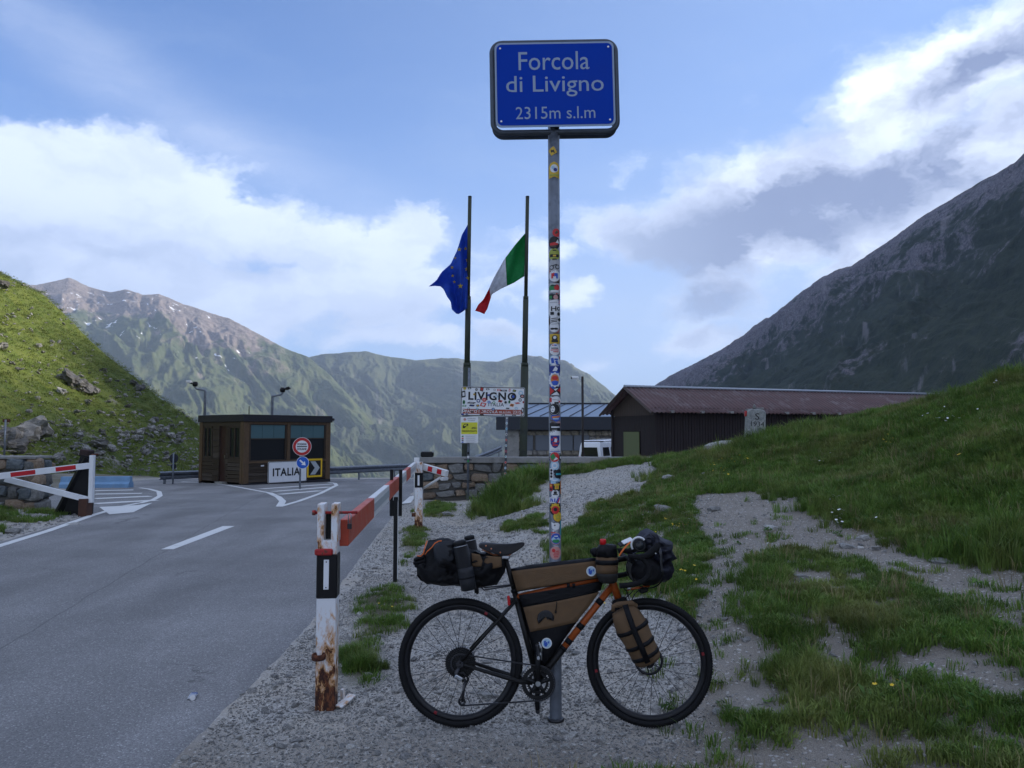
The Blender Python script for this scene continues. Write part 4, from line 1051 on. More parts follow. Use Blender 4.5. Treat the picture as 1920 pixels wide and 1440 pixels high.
for (a, b) in (W1, W2):
    wn = empty('window', (0, 0, 0)); wn.parent = hut
    for q in [(a-.06, a, z0, z1), (b, b+.06, z0, z1), (a-.06, b+.06, z1, z1+.05), (a-.06, b+.06, z0-.02, z0+.03)]: fbox('window_frame', m_hutwood, *q, .01, .09, wn)
    fbox('glass_pane', m_glassdark, a, b, z0, z1, .055, .062, wn)
    for k in range(3):
        d = (b-a)/3; fbox('blind_panel', m_blind, a+k*d+.006, a+(k+1)*d-.006, z1-.50, z1-.01, .040, .045, wn)
    fbox('blind_rail', m_hutwood, a, b, z1-.54, z1-.50, .035, .06, wn)
# door side
board_rows(.12, 1.02, .14, 1.0, 'l', 6); board_rows(1.02, 1.18, .14, 2.3, 'l', 10); board_rows(1.62, 2.05, .14, 2.3, 'l', 10); board_rows(2.05, 2.80, .14, 1.0, 'l', 6)
fbox('corner_post', m_hutpost, .085, .2, .12, 2.36, -.012, T, side='l'); fbox('corner_post', m_hutpost, 2.76, 2.95, .12, 2.36, -.012, T, side='l')
fbox('head_rail', m_hutwood, .2, 2.76, 2.2, 2.36, .0, T, side='l')
dr = fbox('door', m_doorred, 1.2, 1.6, .12, 2.2, .06, .1, side='l'); fbox('door_step', m_conc, 1.15, 1.65, -.02, .14, -.12, .1, side='l')
fbox('handle', m_steel, 1.24, 1.27, 1.0, 1.12, .03, .06, parent=dr, side='l')
for (a, b) in ((.24, 1.0), (2.1, 2.72)):
    wn = empty('window', (0, 0, 0)); wn.parent = hut
    for q in [(a, a+.07, 1.02, 2.2), (b-.07, b, 1.02, 2.2), ((a+b)/2-.03, (a+b)/2+.03, 1.02, 2.2), (a, b, 1.0, 1.07), (a, b, 2.13, 2.2)]: fbox('window_frame', m_hutwood, *q, .015, .085, wn, side='l')
    fbox('glass_pane', m_glassdark, a, b, 1.02, 2.2, .05, .056, wn, side='l')
fbox('rear_wall', m_hutwood, 0, HW, -.05, 2.36, 0, T, side='b'); fbox('side_wall', m_hutwood, T, HD-T-.001, -.05, 2.36, 0, T, side='r')
rf = MB().box((HW/2, HD/2, 2.49), (HW+.12, HD+.12, .26), bev=.01).build('flat_roof', m_fascia, hut)
MB().tube([(HW+.05, .1, 2.5), (HW+.22, .05, 2.48)], .05, 8).build('rain_spout', m_fascia, rf)
MB().tube([(1.5, 2.0, 2.6), (1.5, 2.0, 3.0)], .018, 6).build('aerial', m_darksteel, rf)
fbox('floor_slab', m_fascia, .2, HW-.12, -.1, .05, .22, HD-.12)
lm = MB().box((.78, -.03, .74), (.12, .05, .05), bev=.01).build('wall_lamp', m_white, hut)
# boards fixed to the hut
itf = plane_frame((0, 0, 0), (1, 0, 0), (0, 0, 1), (0, 1, 0))
it = empty('country_sign', hut.matrix_basis @ Vector((1.88, -.05, .48)), (0, 0, R(52)), 'white board reading ITALIA leaning on the front of the hut', 'sign')
itp = MB().prism(rrect(1.74, .80, .06), lambda a, b, t: (a, t, b), .02).build('white_board', m_white, it)
pts = [(a, -.004, b) for a, b in rrect(1.71, .77, .06)]
MB().tube(pts, .010, 6, closed=True).build('board_border', m_ink, it)
lettering('ITALIA', 1.22, .30, lambda a, b: (a-.06, -.006, b), m_ink, it, bold=.03, spacing=1.1)
cs = empty('chevron_sign', hut.matrix_basis @ Vector((3.12, -.05, .58)), (0, 0, R(52)), 'square yellow framed black board with a grey chevron on the hut', 'sign')
MB().prism(rrect(.72, .72, .03), lambda a, b, t: (a, t, b), .02).build('yellow_board', m_yellow, cs)
MB().prism(rrect(.58, .58, .01), lambda a, b, t: (a, t-.003, b), .002).build('black_field', m_ink, cs)
MB().prism([(-.22, .26), (.02, .26), (.24, 0), (.02, -.26), (-.22, -.26), (.0, 0)], lambda a, b, t: (a, t-.006, b), .002).build('chevron', m_gategrey, cs)

# customs sign on a post in front of the hut
dq = G(562, 918)
ds = empty('customs_sign', dq, (0, 0, R(8)), 'round red ringed DOGANA sign above a blue arrow disc on a grey post', 'traffic sign')
kk = dq.y/FPX; zc1 = (918-838)*kk; zc2 = (918-868)*kk
MB().tube([(0, .03, -.1), (0, .03, zc1+.25)], .03, 12).build('post_shaft', m_galv, ds)
def disc(r, z, x, y, mat, name, par, th=.012): return MB().prism(circle(r, 40), lambda a, b, t: (a+x, y+t, b+z), th).build(name, mat, par)
d1 = disc(17.2*kk, zc1, .05, -.01, m_offwhite, 'customs_disc', ds); disc(16.4*kk, zc1, .05, -.013, m_signred, 'red_ring', d1, .002); disc(11.3*kk, zc1, .05, -.016, m_white, 'white_centre', d1, .002)
MB().box((.05, -.0185, zc1), (18.5*kk, .002, 1.9*kk)).build('black_bar', m_ink, d1)
lettering('DOGANA', 17*kk, 4.4*kk, lambda a, b: (a+.05, -.0185, b+zc1+4.6*kk), m_ink, d1, bold=.04)
lettering('DOUANE', 17*kk, 4.4*kk, lambda a, b: (a+.05, -.0185, b+zc1-4.6*kk), m_ink, d1, bold=.04)
d2 = disc(11.4*kk, zc2, .08, -.014, m_white, 'arrow_disc', ds); disc(10.7*kk, zc2, .08, -.017, pm('sign_sky_blue', (.01, .10, .48), .5), 'blue_field', d2, .002)
c45, s45 = math.cos(R(-42)), math.sin(R(-42))
ar = [(-7, 1.5), (1, 1.5), (1, 4.6), (7.5, 0), (1, -4.6), (1, -1.5), (-7, -1.5)]
MB().prism([((a*c45-b*s45)*kk+.08, (a*s45+b*c45)*kk+zc2) for a, b in ar], lambda a, b, t: (a, -.021+t, b), .002).build('arrow', m_white, d2)

# lamp poles behind the hut
def lamp(px, py_top, py_elbow, side, label, dark):
    Y = 33.; b = Vector(P(px, 880, Y)); b.z = gz1(b.x, Y)-.1
    r_ = empty('lamp_pole', b, label=label, cat='lamp'); k = Y/FPX
    h = P(px, py_elbow, Y)[2]-b.z; s = side
    MB().tube([(0, 0, 0), (0, 0, h-.1), (s*-.0, 0, h-.03), (s*.12, 0, h), (s*16*k, 0, h+.04), (s*19*k, 0, h+.12), (s*19*k, 0, h+10*k)], [.055]*3+[.045]*4, 10).build('bent_pole', m_galv, r_)
    MB().lathe([(.09, -.1), (.12, 0), (.09, .1)], (s*19*k, 0, h+11*k), 10).build('joint', m_black, r_)
    MB().tube([(s*19*k, 0, h+11*k), (s*29*k, 0, h+(14*k if dark else 13*k))], .035, 8).build('arm', m_black, r_)
    MB().box((s*(31 if not dark else 29)*k, 0, h+(15 if not dark else 14)*k), (.20 if not dark else .18, .2, .11), (0, R(-20*s if dark else 0), 0), bev=.02).build('lamp_head', m_black if dark else m_offwhite, r_)
lamp(381, 715, 731, -1, 'bent grey lamp pole with white head behind the hut', False)
lamp(508, 728, 742, 1, 'bent grey lamp pole with dark head rising over the hut roof', True)

# small road signs seen from behind and the delineator
def backsign(px, base_py, top_py, discs, label, mat, cat='traffic sign', Y=None):
    q = G(px, base_py) if Y is None else None
    Y = q.y if Y is None else Y
    b = Vector(P(px, base_py, Y)); r_ = empty('road_sign', b, label=label, cat=cat); k = Y/FPX
    MB().tube([(0, 0, -.3), (0, 0, (base_py-top_py)*k)], .03, 10).build('post_shaft', m_galv, r_)
    for (py, rad, shape) in discs:
        if shape == 'o': MB().prism(circle(rad*k, 24), lambda a, b_, t: (a, .035+t, b_+(base_py-py)*k), .01).build('sign_disc', mat, r_)
        else: MB().prism(rrect(rad*2.4*k, rad*k, .02), lambda a, b_, t: (a, .035+t, b_+(base_py-py)*k), .01).build('sign_plate', mat, r_)
    return r_
backsign(324, 908, 850, [(860, 8.6, 'o'), (875, 5.2, 'o')], 'dark backs of two round signs on a thin post by the guard rail', pm('dark_sign_back', (.018, .02, .028), .5))
backsign(8, 850, 787, [(789, 6, 'r')], 'thin grey post with a small rusty plate in front of the rocks', m_rust, 'post', Y=24.)

# ------------------------------------------------------------------ guard rails and concrete blocks
def guard_rail(name, pts, label, post_every=2.0, h=.62, wave=True):
    pts = [Vector(p) for p in pts]; r_ = empty(name, pts[0], label=label, cat='guard rail'); o_ = pts[0]
    prof = [(-.02, -.155), (.045, -.11), (.045, -.05), (-.02, 0), (.045, .05), (.045, .11), (-.02, .155)]
    mb = MB(); vs = []; n = len(prof)
    for i, p in enumerate(pts):
        t = (pts[min(i+1, len(pts)-1)]-pts[max(0, i-1)]); t.z = 0; t.normalize(); nrm = Vector((t.y, -t.x, 0))
        for a, b in prof: vs.append(p-o_+nrm*a+Vector((0, 0, h+b)))
    mb.add(vs, [(i*n+j, i*n+j+1, (i+1)*n+j+1, (i+1)*n+j) for i in range(len(pts)-1) for j in range(n-1)])
    ob = mb.build('rail_beam', m_galv, r_); md = ob.modifiers.new('thickness', 'SOLIDIFY'); md.thickness = .006
    acc = 0.
    for i in range(len(pts)-1):
        d = (pts[i+1]-pts[i]).length; u = post_every-acc if i else .2
        while u < d:
            p = pts[i].lerp(pts[i+1], u/d)-o_
            MB().box((p.x, p.y+.08, p.z+h/2-.1), (.06, .1, h+.5)).build('rail_post', m_galv, r_); u += post_every
        acc = (d-(u-post_every))
    return r_
def gpt(px, Y, dz=0.): p = P(px, 880, Y); return (p[0], Y, gz1(p[0], Y)+dz)
q1 = [(P(a, b, Y)[0], Y, P(a, b, Y)[2]-.62) for a, b, Y in [(596, 883, 31.2), (650, 881, 32.5), (700, 878.5, 33.6), (760, 876, 35), (800, 874, 36)]]
guard_rail('guard_rail', q1, 'long steel guard rail along the bend between hut and stone wall')
q2 = [(P(a, b, Y)[0], Y, P(a, b, Y)[2]-.62) for a, b, Y in [(299, 892, 28.6), (340, 890.5, 29.6), (380, 889, 30.6)]]
guard_rail('guard_rail', q2, 'short steel guard rail between the hillside and the door side of the hut')
q3 = [(P(a, b, Y)[0], Y, P(a, b, Y)[2]-.62) for a, b, Y in [(890, 861, 40), (915, 852, 41.5), (940, 841, 43)]]
guard_rail('guard_rail', q3, 'short guard rail end climbing beside the stone building', 1.4)
m_bluec = pm('pale_blue_painted_concrete', (.17, .30, .47), .75, var=.15, scale=4, col2=(.24, .30, .36), mixat=(.55, .75), mscale=5)
def block(px0, px1, pyb, pyt, Y, label):
    a, b = P(px0, pyb, Y), P(px1, pyb, Y); h = (pyb-pyt)*Y/FPX; L = b[0]-a[0]
    ob = MB().prism([(-.22, -.2), (-.22, .06), (-.12, h*.45), (-.09, h), (.09, h), (.12, h*.45), (.22, .06), (.22, -.2)], lambda u, v, t: (t, u, v), L).build('concrete_block', m_bluec, loc=(a[0], Y, a[2]), fix=True)
    ob.rotation_euler = (0, 0, R(6)); return tag(ob, label, 'concrete barrier', 'pale blue concrete barriers')
block(116, 240, 911, 894, 26., 'long pale blue concrete barrier behind the black timber prop')
block(72, 88, 911, 902, 26.4, 'pale blue concrete barrier end showing beside the stone pier')

# ------------------------------------------------------------------ town sign with its two posts
TY = G(877, 938).y
ts = empty('town_sign', (P(877, 938, TY)[0], TY, G(877, 938).z), label='white LIVIGNO board plastered with stickers on two thin posts at the stone wall', cat='road sign')
to = ts.location.copy(); tk = TY/FPX
def tl(px, py, dy=0.): return Vector(P(px, py, TY+dy))-to
pA = MB().tube([tl(877, 940), tl(880, 690)], .034, 12).build('post', m_galv, ts)
pB = MB().tube([tl(947, 896), tl(952, 735)], .034, 12).build('post', m_galv, ts)
bc = tl(924, 753, -.06); bt = R(-1.1)
bex, bey = Vector((math.cos(bt), 0, math.sin(bt))), Vector((-math.sin(bt), 0, math.cos(bt)))
bf = plane_frame(bc, bex, bey, (0, 1, 0))
BW, BH = 120*tk, 55*tk
board = MB().prism(rrect(BW, BH, .05), lambda a, b, t: bf(a, b, t), .02).build('white_board', m_white, ts)
MB().tube([bf(a, b, -.004) for a, b in rrect(BW-.03, BH-.03, .045)], .010, 6, closed=True).build('board_border', m_ink, ts)
lettering('LIVIGNO', 90*tk, 15.5*tk, lambda a, b: bf(a-1*tk, b+10*tk, -.004), m_ink, ts, bold=.035, spacing=1.15)
lettering('ITALIA', 29*tk, 6.5*tk, lambda a, b: bf(a+6.5*tk, b-5.5*tk, -.004), m_ink, ts, bold=.01, spacing=1.1)
m_sred = pm('faded_red_band', (.32, .075, .05), .6, var=.3, scale=20)
MB().prism(rrect(112*tk, 9*tk, .01), lambda a, b, t: bf(a, b-19*tk, t-.003), .002).build('red_band', m_sred, ts)
lettering('PASSO FORCOLA m.s.l.m. 2315', 104*tk, 5.4*tk, lambda a, b: bf(a+1*tk, b-19*tk, -.006), m_white, ts, bold=.004)
rs = random.Random(21)
def board_sticker(a, b, w_, h_, k, k2, shape, lift=0):
    keys = [k, k2]; mb = MB()
    for i, (s, kk_) in enumerate(((1., 0), (.55, 1))):
        ol = circle(.5, 14) if shape == 'o' else [(.5, .5), (-.5, .5), (-.5, -.5), (.5, -.5)]
        rot = rs.uniform(-.4, .4) if i == 0 else rot
        pts = [((x*math.cos(rot)-y*math.sin(rot))*w_*s, (x*math.sin(rot)+y*math.cos(rot))*h_*s) for x, y in ol]
        mb.add([bf((a+x)*tk, (b+y)*tk, -.0075-.0006*i-lift*.001) for x, y in pts], [tuple(range(len(pts)))], kk_)
    mb.build('sticker', [smat(k), smat(k2)], board, fix=False)
spots = [(-53,24,6,6,'y','v','o'),(-55,13,7,12,'k','w','r'),(-44,24,6,3,'k','w','r'),(-31,22,5,5,'k','e','o'),(-21,23,6,8,'n','r','r'),(-10,23,6,3,'k','w','r'),(3,22,5,4,'e','w','o'),(11,22,6,4,'r','w','r'),(20,21,12,3,'k','e','r'),(31,22,3,5,'r','w','r'),(40,21,6,4,'k','v','r'),
         (52,17,9,9,'l','w','o'),(55,11,9,7,'k','p','o'),(51,4,6,6,'k','w','o'),(57,0,3,4,'r','k','o'),(38,10,9,9,'k','b','o'),(-54,-2,5,8,'g','k','o'),(-40,-3,14,3,'k','e','r'),(-27,1,7,7,'d','w','o'),(-16,3,8,8,'r','p','o'),(-7,-1,6,5,'b','l','o'),(2,-2,6,5,'g','w','o'),(14,1,7,4,'r','k','r'),
         (24,-1,9,9,'w','k','o'),(31,0,4,6,'g','k','o'),(36,-6,7,5,'o','n','r'),(46,-2,9,3,'p','r','r'),(-53,-9,7,3,'g','w','r'),(-39,-8,9,3,'k','d','r'),(-28,-8,5,4,'n','y','r'),(-18,-6,10,7,'r','w','r'),(-45,-14,4,4,'k','w','o'),(-29,-14,5,4,'t','w','o'),(1,-14,6,5,'d','l','o'),(28,-12,6,2,'k','k','r'),(44,-12,6,6,'l','w','o'),
         (56,-15,4,9,'k','w','r'),(-56,-25,5,4,'d','b','o'),(-20,-25,7,3,'k','n','r'),(20,-25,5,4,'k','w','r'),(40,-25,7,2,'k','e','r'),(54,-24,7,4,'w','k','o'),(-48,-24,6,4,'e','d','o'),(-8,12,5,3,'b','k','r'),(-35,13,4,4,'y','k','o'),(7,10,6,5,'l','w','o'),(-54,-18,5,5,'w','k','o'),(-38,-20,5,3,'n','k','r'),(-22,-18,5,3,'k','r','r'),(-4,-21,5,3,'n','w','r'),(12,-16,4,3,'r','n','r')]
for i, (a, b, w_, h_, k, k2, sh) in enumerate(spots): board_sticker(a, b, w_, h_, k, k2, sh, i % 5)
for i in range(13):     # round stickers up the second post
    z = .12+i*.105 if i < 3 else .30+i*.10
    mb = MB(); f_ = lambda a, b, t=0.: None
    p = Vector(tl(947, 896)).lerp(Vector(tl(952, 735)), min(.88, .05+i*.065))
    k = rs.choice('wwlekwpwr'); k2 = rs.choice('kbrte'); rr_ = .036
    for li, (s, mi) in enumerate(((1., 0), (.5, 1))):
        vs, fs = subdiv_fan(circle(.034*s, 14), 2); mb.add([(p.x+(rr_+.0005*li)*math.sin(a/rr_), p.y-(rr_+.0005*li)*math.cos(a/rr_), p.z+b) for a, b in vs], fs, mi)
    mb.build('sticker', [smat(k), smat(k2)], pB, fix=False)
for i, k in enumerate('gwk'):
    p = Vector(tl(877, 940)).lerp(Vector(tl(880, 690)), .30+i*.03); mb = MB(); vs, fs = subdiv_fan(circle(.034, 14), 2); mb.add([(p.x+.036*math.sin(a/.036), p.y-.036*math.cos(a/.036), p.z+b) for a, b in vs], fs); mb.build('sticker', smat(k), pA, fix=False)
for py in (862, 904): MB().box(tl(877.5, py, .03), (.20, .12, .03)).build('wall_clamp', m_darksteel, ts)
# surveillance notice under it
nf = plane_frame(tl(880, 806, -.055), (1, 0, 0), (0, 0, 1), (0, 1, 0)); NW, NH = 33*tk, 49*tk
nb = MB().prism(rrect(NW, NH, .025), lambda a, b, t: nf(a, b, t), .01).build('notice_board', m_white, ts)
MB().prism(rrect(30.5*tk, 22*tk, .01), lambda a, b, t: nf(a, b+3*tk, t-.003), .002).build('yellow_field', m_signyellow, nb)
lettering('COMUNE', 16*tk, 1.6*tk, lambda a, b: nf(a+4*tk, b+21*tk, -.004), m_ink, nb); lettering('DI LIVIGNO', 12*tk, 1.6*tk, lambda a, b: nf(a+4*tk, b+17.6*tk, -.004), m_ink, nb)
MB().prism(circle(2.6*tk, 14), lambda a, b, t: nf(a-8.5*tk, b+19.5*tk, t-.003), .002).build('crest', smat('p'), nb)
lettering('AREA', 10*tk, 3.6*tk, lambda a, b: nf(a+9*tk, b+3.6*tk, -.005), m_ink, nb, bold=.03)
lettering('VIDEOSORVEGLIATA', 28*tk, 3.0*tk, lambda a, b: nf(a, b-2.2*tk, -.005), m_ink, nb, bold=.03)
MB().prism([(a*tk, b*tk) for a, b in [(-12.5,7),(-9,11.5),(-2.5,11.5),(-1.5,8.5),(-6,6.5),(-8,3.5),(-12,3)]], lambda a, b, t: nf(a, b, t-.005), .002).build('camera_symbol', m_ink, nb)
MB().prism([(a*tk, b*tk) for a, b in [(-10.5,7.4),(-8.4,10),(-4,10),(-4.5,8.6),(-8,7)]], lambda a, b, t: nf(a, b, t-.008), .002).build('camera_symbol_lens', m_signyellow, nb)
for i, k in enumerate('grkb'):
    MB().prism(rrect(3.6*tk, 2.2*tk, .004), lambda a, b, t: nf(a-12.5*tk, b-(12+i*3.6)*tk, t-.003), .002).build('flag_mark', smat(k), nb)
    for j in range(2): MB().box(nf((3.4-j*1.5)*tk, (-11.3-i*3.6-j*1.4)*tk, -.003), ((21-j*3-i)*tk, .002, .5*tk)).build('small_print', smat('e'), nb)

# ------------------------------------------------------------------ flagpoles and flags
m_fpole = pm('mossy_green_pole', (.036, .044, .030), .7, var=.3, scale=3, col2=(.020, .022, .025), mixat=(.5, .7), mscale=2)
FY = WY+.9
def flagpole(bx, by, tx, ty, label):
    b, t = Vector(P(bx, by, FY)), Vector(P(tx, ty, FY)); g0 = Vector((b.x-.02, FY, gz1(b.x, FY)))
    r_ = empty('flagpole', g0, label=label, cat='flagpole', group='flagpoles behind the wall'); d = t-b; at = lambda f: b+d*f-g0
    MB().tube([(0, 0, -.2), at(0), at(.34)], .110, 14).build('lower_tube', m_fpole, r_)
    MB().tube([at(.335), at(.60)], .080, 14).build('middle_tube', m_fpole, r_)
    MB().tube([at(.34), at(.355)], .105, 14).build('joint_ring', m_fpole, r_); MB().tube([at(.60), at(.612)], .075, 14).build('joint_ring', m_fpole, r_)
    MB().tube([at(.60), at(1.)], .052, 12).build('upper_tube', m_fpole, r_)
    MB().lathe([(.055, 0), (.055, .03), (.02, .04)], at(1.), 12).build('pole_cap', m_black, r_)
flagpole(873, 855, 881, 370, 'green steel flagpole flying the blue star flag')
flagpole(981, 855, 989, 370, 'green steel flagpole flying the green white and red flag')
def cloth_mat(name, col):
    m, g, bs, co = bare(name); n = g.noise(co, 9, 4, .6); s = g.ramp(n, .3, .7, .85, 1.12, False)
    c = g.mix(1., (*col, 1), g.comb(s, s, s), 'MULTIPLY'); g.l.new(c, bs.inputs['Base Color']); bs.inputs['Roughness'].default_value = .75
    tr = g.node('ShaderNodeBsdfTranslucent'); g.l.new(c, tr.inputs[0]); mx = g.node('ShaderNodeMixShader'); mx.inputs[0].default_value = .6
    g.l.new(bs.outputs[0], mx.inputs[1]); g.l.new(tr.outputs[0], mx.inputs[2]); g.l.new(mx.outputs[0], m.node_tree.nodes['Material Output'].inputs[0]); return m
def poly_at(pts, u):
    pts = np.array(pts, float); d = np.concatenate([[0], np.cumsum(np.hypot(*np.diff(pts, axis=0).T))]); d /= d[-1]
    return np.stack([np.interp(u, d, pts[:, 0]), np.interp(u, d, pts[:, 1])], -1)
class Flag:
    def __init__(s, top, bot, hoist, fly, Y, folds): s.a = (top, bot, hoist, fly); s.Y = Y; s.folds = folds
    def at(s, u, v, lift=0.):
        top, bot, hoist, fly = s.a
        t, b, h, f = poly_at(top, u), poly_at(bot, u), poly_at(hoist, v), poly_at(fly, v)
        c = [np.array(top[0]), np.array(top[-1]), np.array(bot[0]), np.array(bot[-1])]
        q = t*(1-v)+b*v + h*(1-u)+f*u - ((1-u)*(1-v)*c[0]+u*(1-v)*c[1]+(1-u)*v*c[2]+u*v*c[3])
        dy = s.folds(u, v)
        p = P(q[0], q[1], s.Y+dy-lift); return p
    def patch(s, u0, u1, mat, name, parent, nu=14, nv=22):
        vs = [s.at(u0+(u1-u0)*i/nu, j/nv) for i in range(nu+1) for j in range(nv+1)]
        fs = [(i*(nv+1)+j, (i+1)*(nv+1)+j, (i+1)*(nv+1)+j+1, i*(nv+1)+j+1) for i in range(nu) for j in range(nv)]
        o_ = parent.location; mb = MB(); mb.add([Vector(p)-o_ for p in vs], fs, 0, True); ob = mb.build(name, mat, parent)
        md = ob.modifiers.new('thickness', 'SOLIDIFY'); md.thickness = .004; return ob
ef = Flag([(879,418),(866,440),(857,470),(845,495),(828,510),(818,526),(804,537)], [(876,578),(868,584),(860,589),(855,588)], [(879,418),(878,470),(877,520),(876,578)],
          [(804,537),(815,536),(826,537),(832,543),(838,556),(845,566),(847,580),(855,588)], FY-.08, lambda u, v: .16*math.sin(7.5*u+3.2*v)+.10*math.sin(13*u-4*v+1)-.25*u)
eu = empty('flag', P(879, 418, FY-.08), label='dark blue flag with a ring of yellow stars hanging from a pole', cat='flag')
ef.patch(0, 1, cloth_mat('flag_blue_cloth', (.03, .12, .60)), 'blue_cloth', eu, 30, 30)
m_starcl = cloth_mat('flag_yellow_cloth', (.62, .50, .06))
for (sx, sy, sr) in [(862,469,4.6),(873,467,4.),(876,488,4.4),(875,504,4.8),(878,523,4.4),(863,537,5.6),(853,529,3.4),(849,517,3.6),(846,502,3.6),(853,484,2.8)]:
    # nearest cloth point
    best = min(((ef.at(i/40, j/40), i/40, j/40) for i in range(41) for j in range(41)), key=lambda t: (proj(np.array(t[0][0]), np.array(t[0][1]), np.array(t[0][2]))[0]-sx)**2+(proj(np.array(t[0][0]), np.array(t[0][1]), np.array(t[0][2]))[1]-sy)**2)
    c = best[0]; k = c[1]/FPX
    ol = star(sr*k, 0, 0, .42)
    MB().prism(ol, lambda a, b, t: (c[0]+a-eu.location.x, c[1]-.02-abs(a)*.25+t-eu.location.y, c[2]+b-eu.location.z), .004).build('star', m_starcl, eu)
itf_ = Flag([(985,437),(965,460),(945,487),(928,517),(916,543),(906,562),(897,571),(891,583)], [(983,518),(962,531),(940,541),(922,552),(918,566),(914,579),(908,589)], [(985,437),(984,470),(983,518)],
          [(891,583),(899,585),(908,589)], FY-.08, lambda u, v: .14*math.sin(9*u+2.6*v)+.07*math.sin(17*u-5*v+2)-.2*u)
itl = empty('flag', P(985, 437, FY-.08), label='green white and red tricolour flag drooping from a pole', cat='flag')
for u0, u1, nm, c in [(0, .34, 'green_band', (.014, .30, .08)), (.34, .71, 'white_band', (.75, .76, .8)), (.71, 1., 'red_band', (.6, .018, .03))]: itf_.patch(u0, u1, cloth_mat('flag_'+nm, c), nm, itl)

# ------------------------------------------------------------------ stone service building
m_roofm = pm('blue_grey_standing_seam', (.20, .25, .32), .45, .35, var=.1, scale=1.2)
m_fasc2 = pm('dark_slate_fascia', (.022, .026, .036), .55, var=.2)
m_bstone = stone_mat('tan_building_stone', (.17, .15, .12), (.30, .27, .21), 3.); m_bstone2 = stone_mat('grey_building_stone', (.14, .135, .13), (.25, .24, .22), 3.)
m_shut = pm('grey_blue_shutter', (.11, .125, .15), .6, var=.08)
BY = 56.; bz = gz1(2., BY)-.3
sb = empty('service_building', (P(938, 860, BY)[0], BY, bz), label='long stone service building with a blue grey metal roof behind the wall', cat='building')
so_ = sb.location.copy()
bl = lambda px, py, dy=0.: Vector(P(px, py, BY+dy))-so_
BL = 20.; ze = bl(950, 806).z; zf = bl(950, 781).z; zr = bl(1000, 758, 7).z
MB().box((BL/2+.3, 4.2, ze/2), (BL-.4, 7.6, ze)).build('wall_core', m_mortar, sb)
BST = [stone_mesh('stone', [m_bstone, m_bstone2][i % 2], 60+i, .12, 1) for i in range(5)]
rs = random.Random(5); rows = 7; hh = ze/rows
for r_ in range(2, rows+1):
    x = .35
    while x < 9.5:
        w_ = rs.uniform(.28, .75); zc = (r_-.5)*hh
        shut = any(a-.12 < x+w_/2 < b+.12 for a, b in ((1.6, 2.35), (2.5, 6.55))) and bl(0, 842).z < zc < bl(0, 817).z
        if not shut:
            s_ = bpy.data.objects.new('stone', rs.choice(BST)); s_.location = (x+w_/2, .38, zc); s_.scale = (w_*.97, .2, hh*.93); link(s_, sb)
        x += w_
zs0, zs1 = bl(0, 845).z, bl(0, 816).z
for a, b in ((1.55, 2.40), (2.55, 4.1), (4.15, 5.3), (5.35, 6.5), (8.2, 9.6), (9.65, 11)):
    sh_ = MB().box(((a+b)/2, .30, (zs0+zs1)/2), (b-a-.04, .10, zs1-zs0), bev=.01).build('shutter', m_shut, sb)
MB().box((.9, -.4+.65, ze*.5), (.9, .3, ze)).build('corner_pier', m_conc, sb)
MB().box((BL/2-.05, .3, (ze+zf)/2), (BL+.5, 1.2, zf-ze), bev=.02).build('fascia', m_fasc2, sb)
# mono-pitch metal roof in seamed panels
xl0, xr0 = -.35, BL; npan = 19; yA, zA, yB, zB = -.35, zf, 6.9, zr
for i in range(npan):
    x0_, x1_ = xl0+(xr0-xl0)*i/npan, xl0+(xr0-xl0)*(i+1)/npan; sk = 2.4
    mb = MB(); mb.add([(x0_, yA, zA), (x1_, yA, zA), (x1_+sk, yB, zB), (x0_+sk, yB, zB), (x0_, yA, zA-.04), (x1_, yA, zA-.04), (x1_+sk, yB, zB-.04), (x0_+sk, yB, zB-.04)], [(0, 1, 2, 3), (7, 6, 5, 4), (0, 4, 5, 1), (1, 5, 6, 2), (2, 6, 7, 3), (3, 7, 4, 0)])
    pn = mb.build('roof_panel', m_roofm, sb)
    MB().tube([(x0_+.02, yA, zA+.03), (x0_+sk+.02, yB, zB+.03)], .035, 4, smooth=False).build('seam', m_fasc2, pn)
MB().box((BL/2+sk, yB+.1, zB+.05), (BL+.4, .25, .14)).build('ridge_flashing', m_fasc2, sb)

# camera pole
cy_ = 24.; cb_ = Vector(P(1093, 865, cy_)); cb_.z = gz1(cb_.x, cy_)-.1
cpole = empty('camera_pole', cb_, label='slim black pole with a white surveillance camera on an arm behind the wall', cat='camera pole'); ck = cy_/FPX; ch = P(1093, 706, cy_)[2]-cb_.z
MB().tube([(0, 0, 0), (0, 0, ch)], .038, 10).build('pole', pm('dark_brown_pole', (.022, .016, .015), .6), cpole)
MB().tube([(0, 0, ch-9*ck), (-5*ck, 0, ch-8*ck), (-9*ck, 0, ch-4*ck)], .012, 6).build('arm', m_offwhite, cpole)
MB().box((-14*ck, 0, ch-2*ck), (13*ck, .10, 5*ck), (0, R(6), 0), bev=.015).build('camera_housing', m_white, cpole); MB().box((-20.5*ck, 0, ch-2.5*ck), (2.2*ck, .09, 4*ck), bev=.01).build('lens', m_black, cpole)

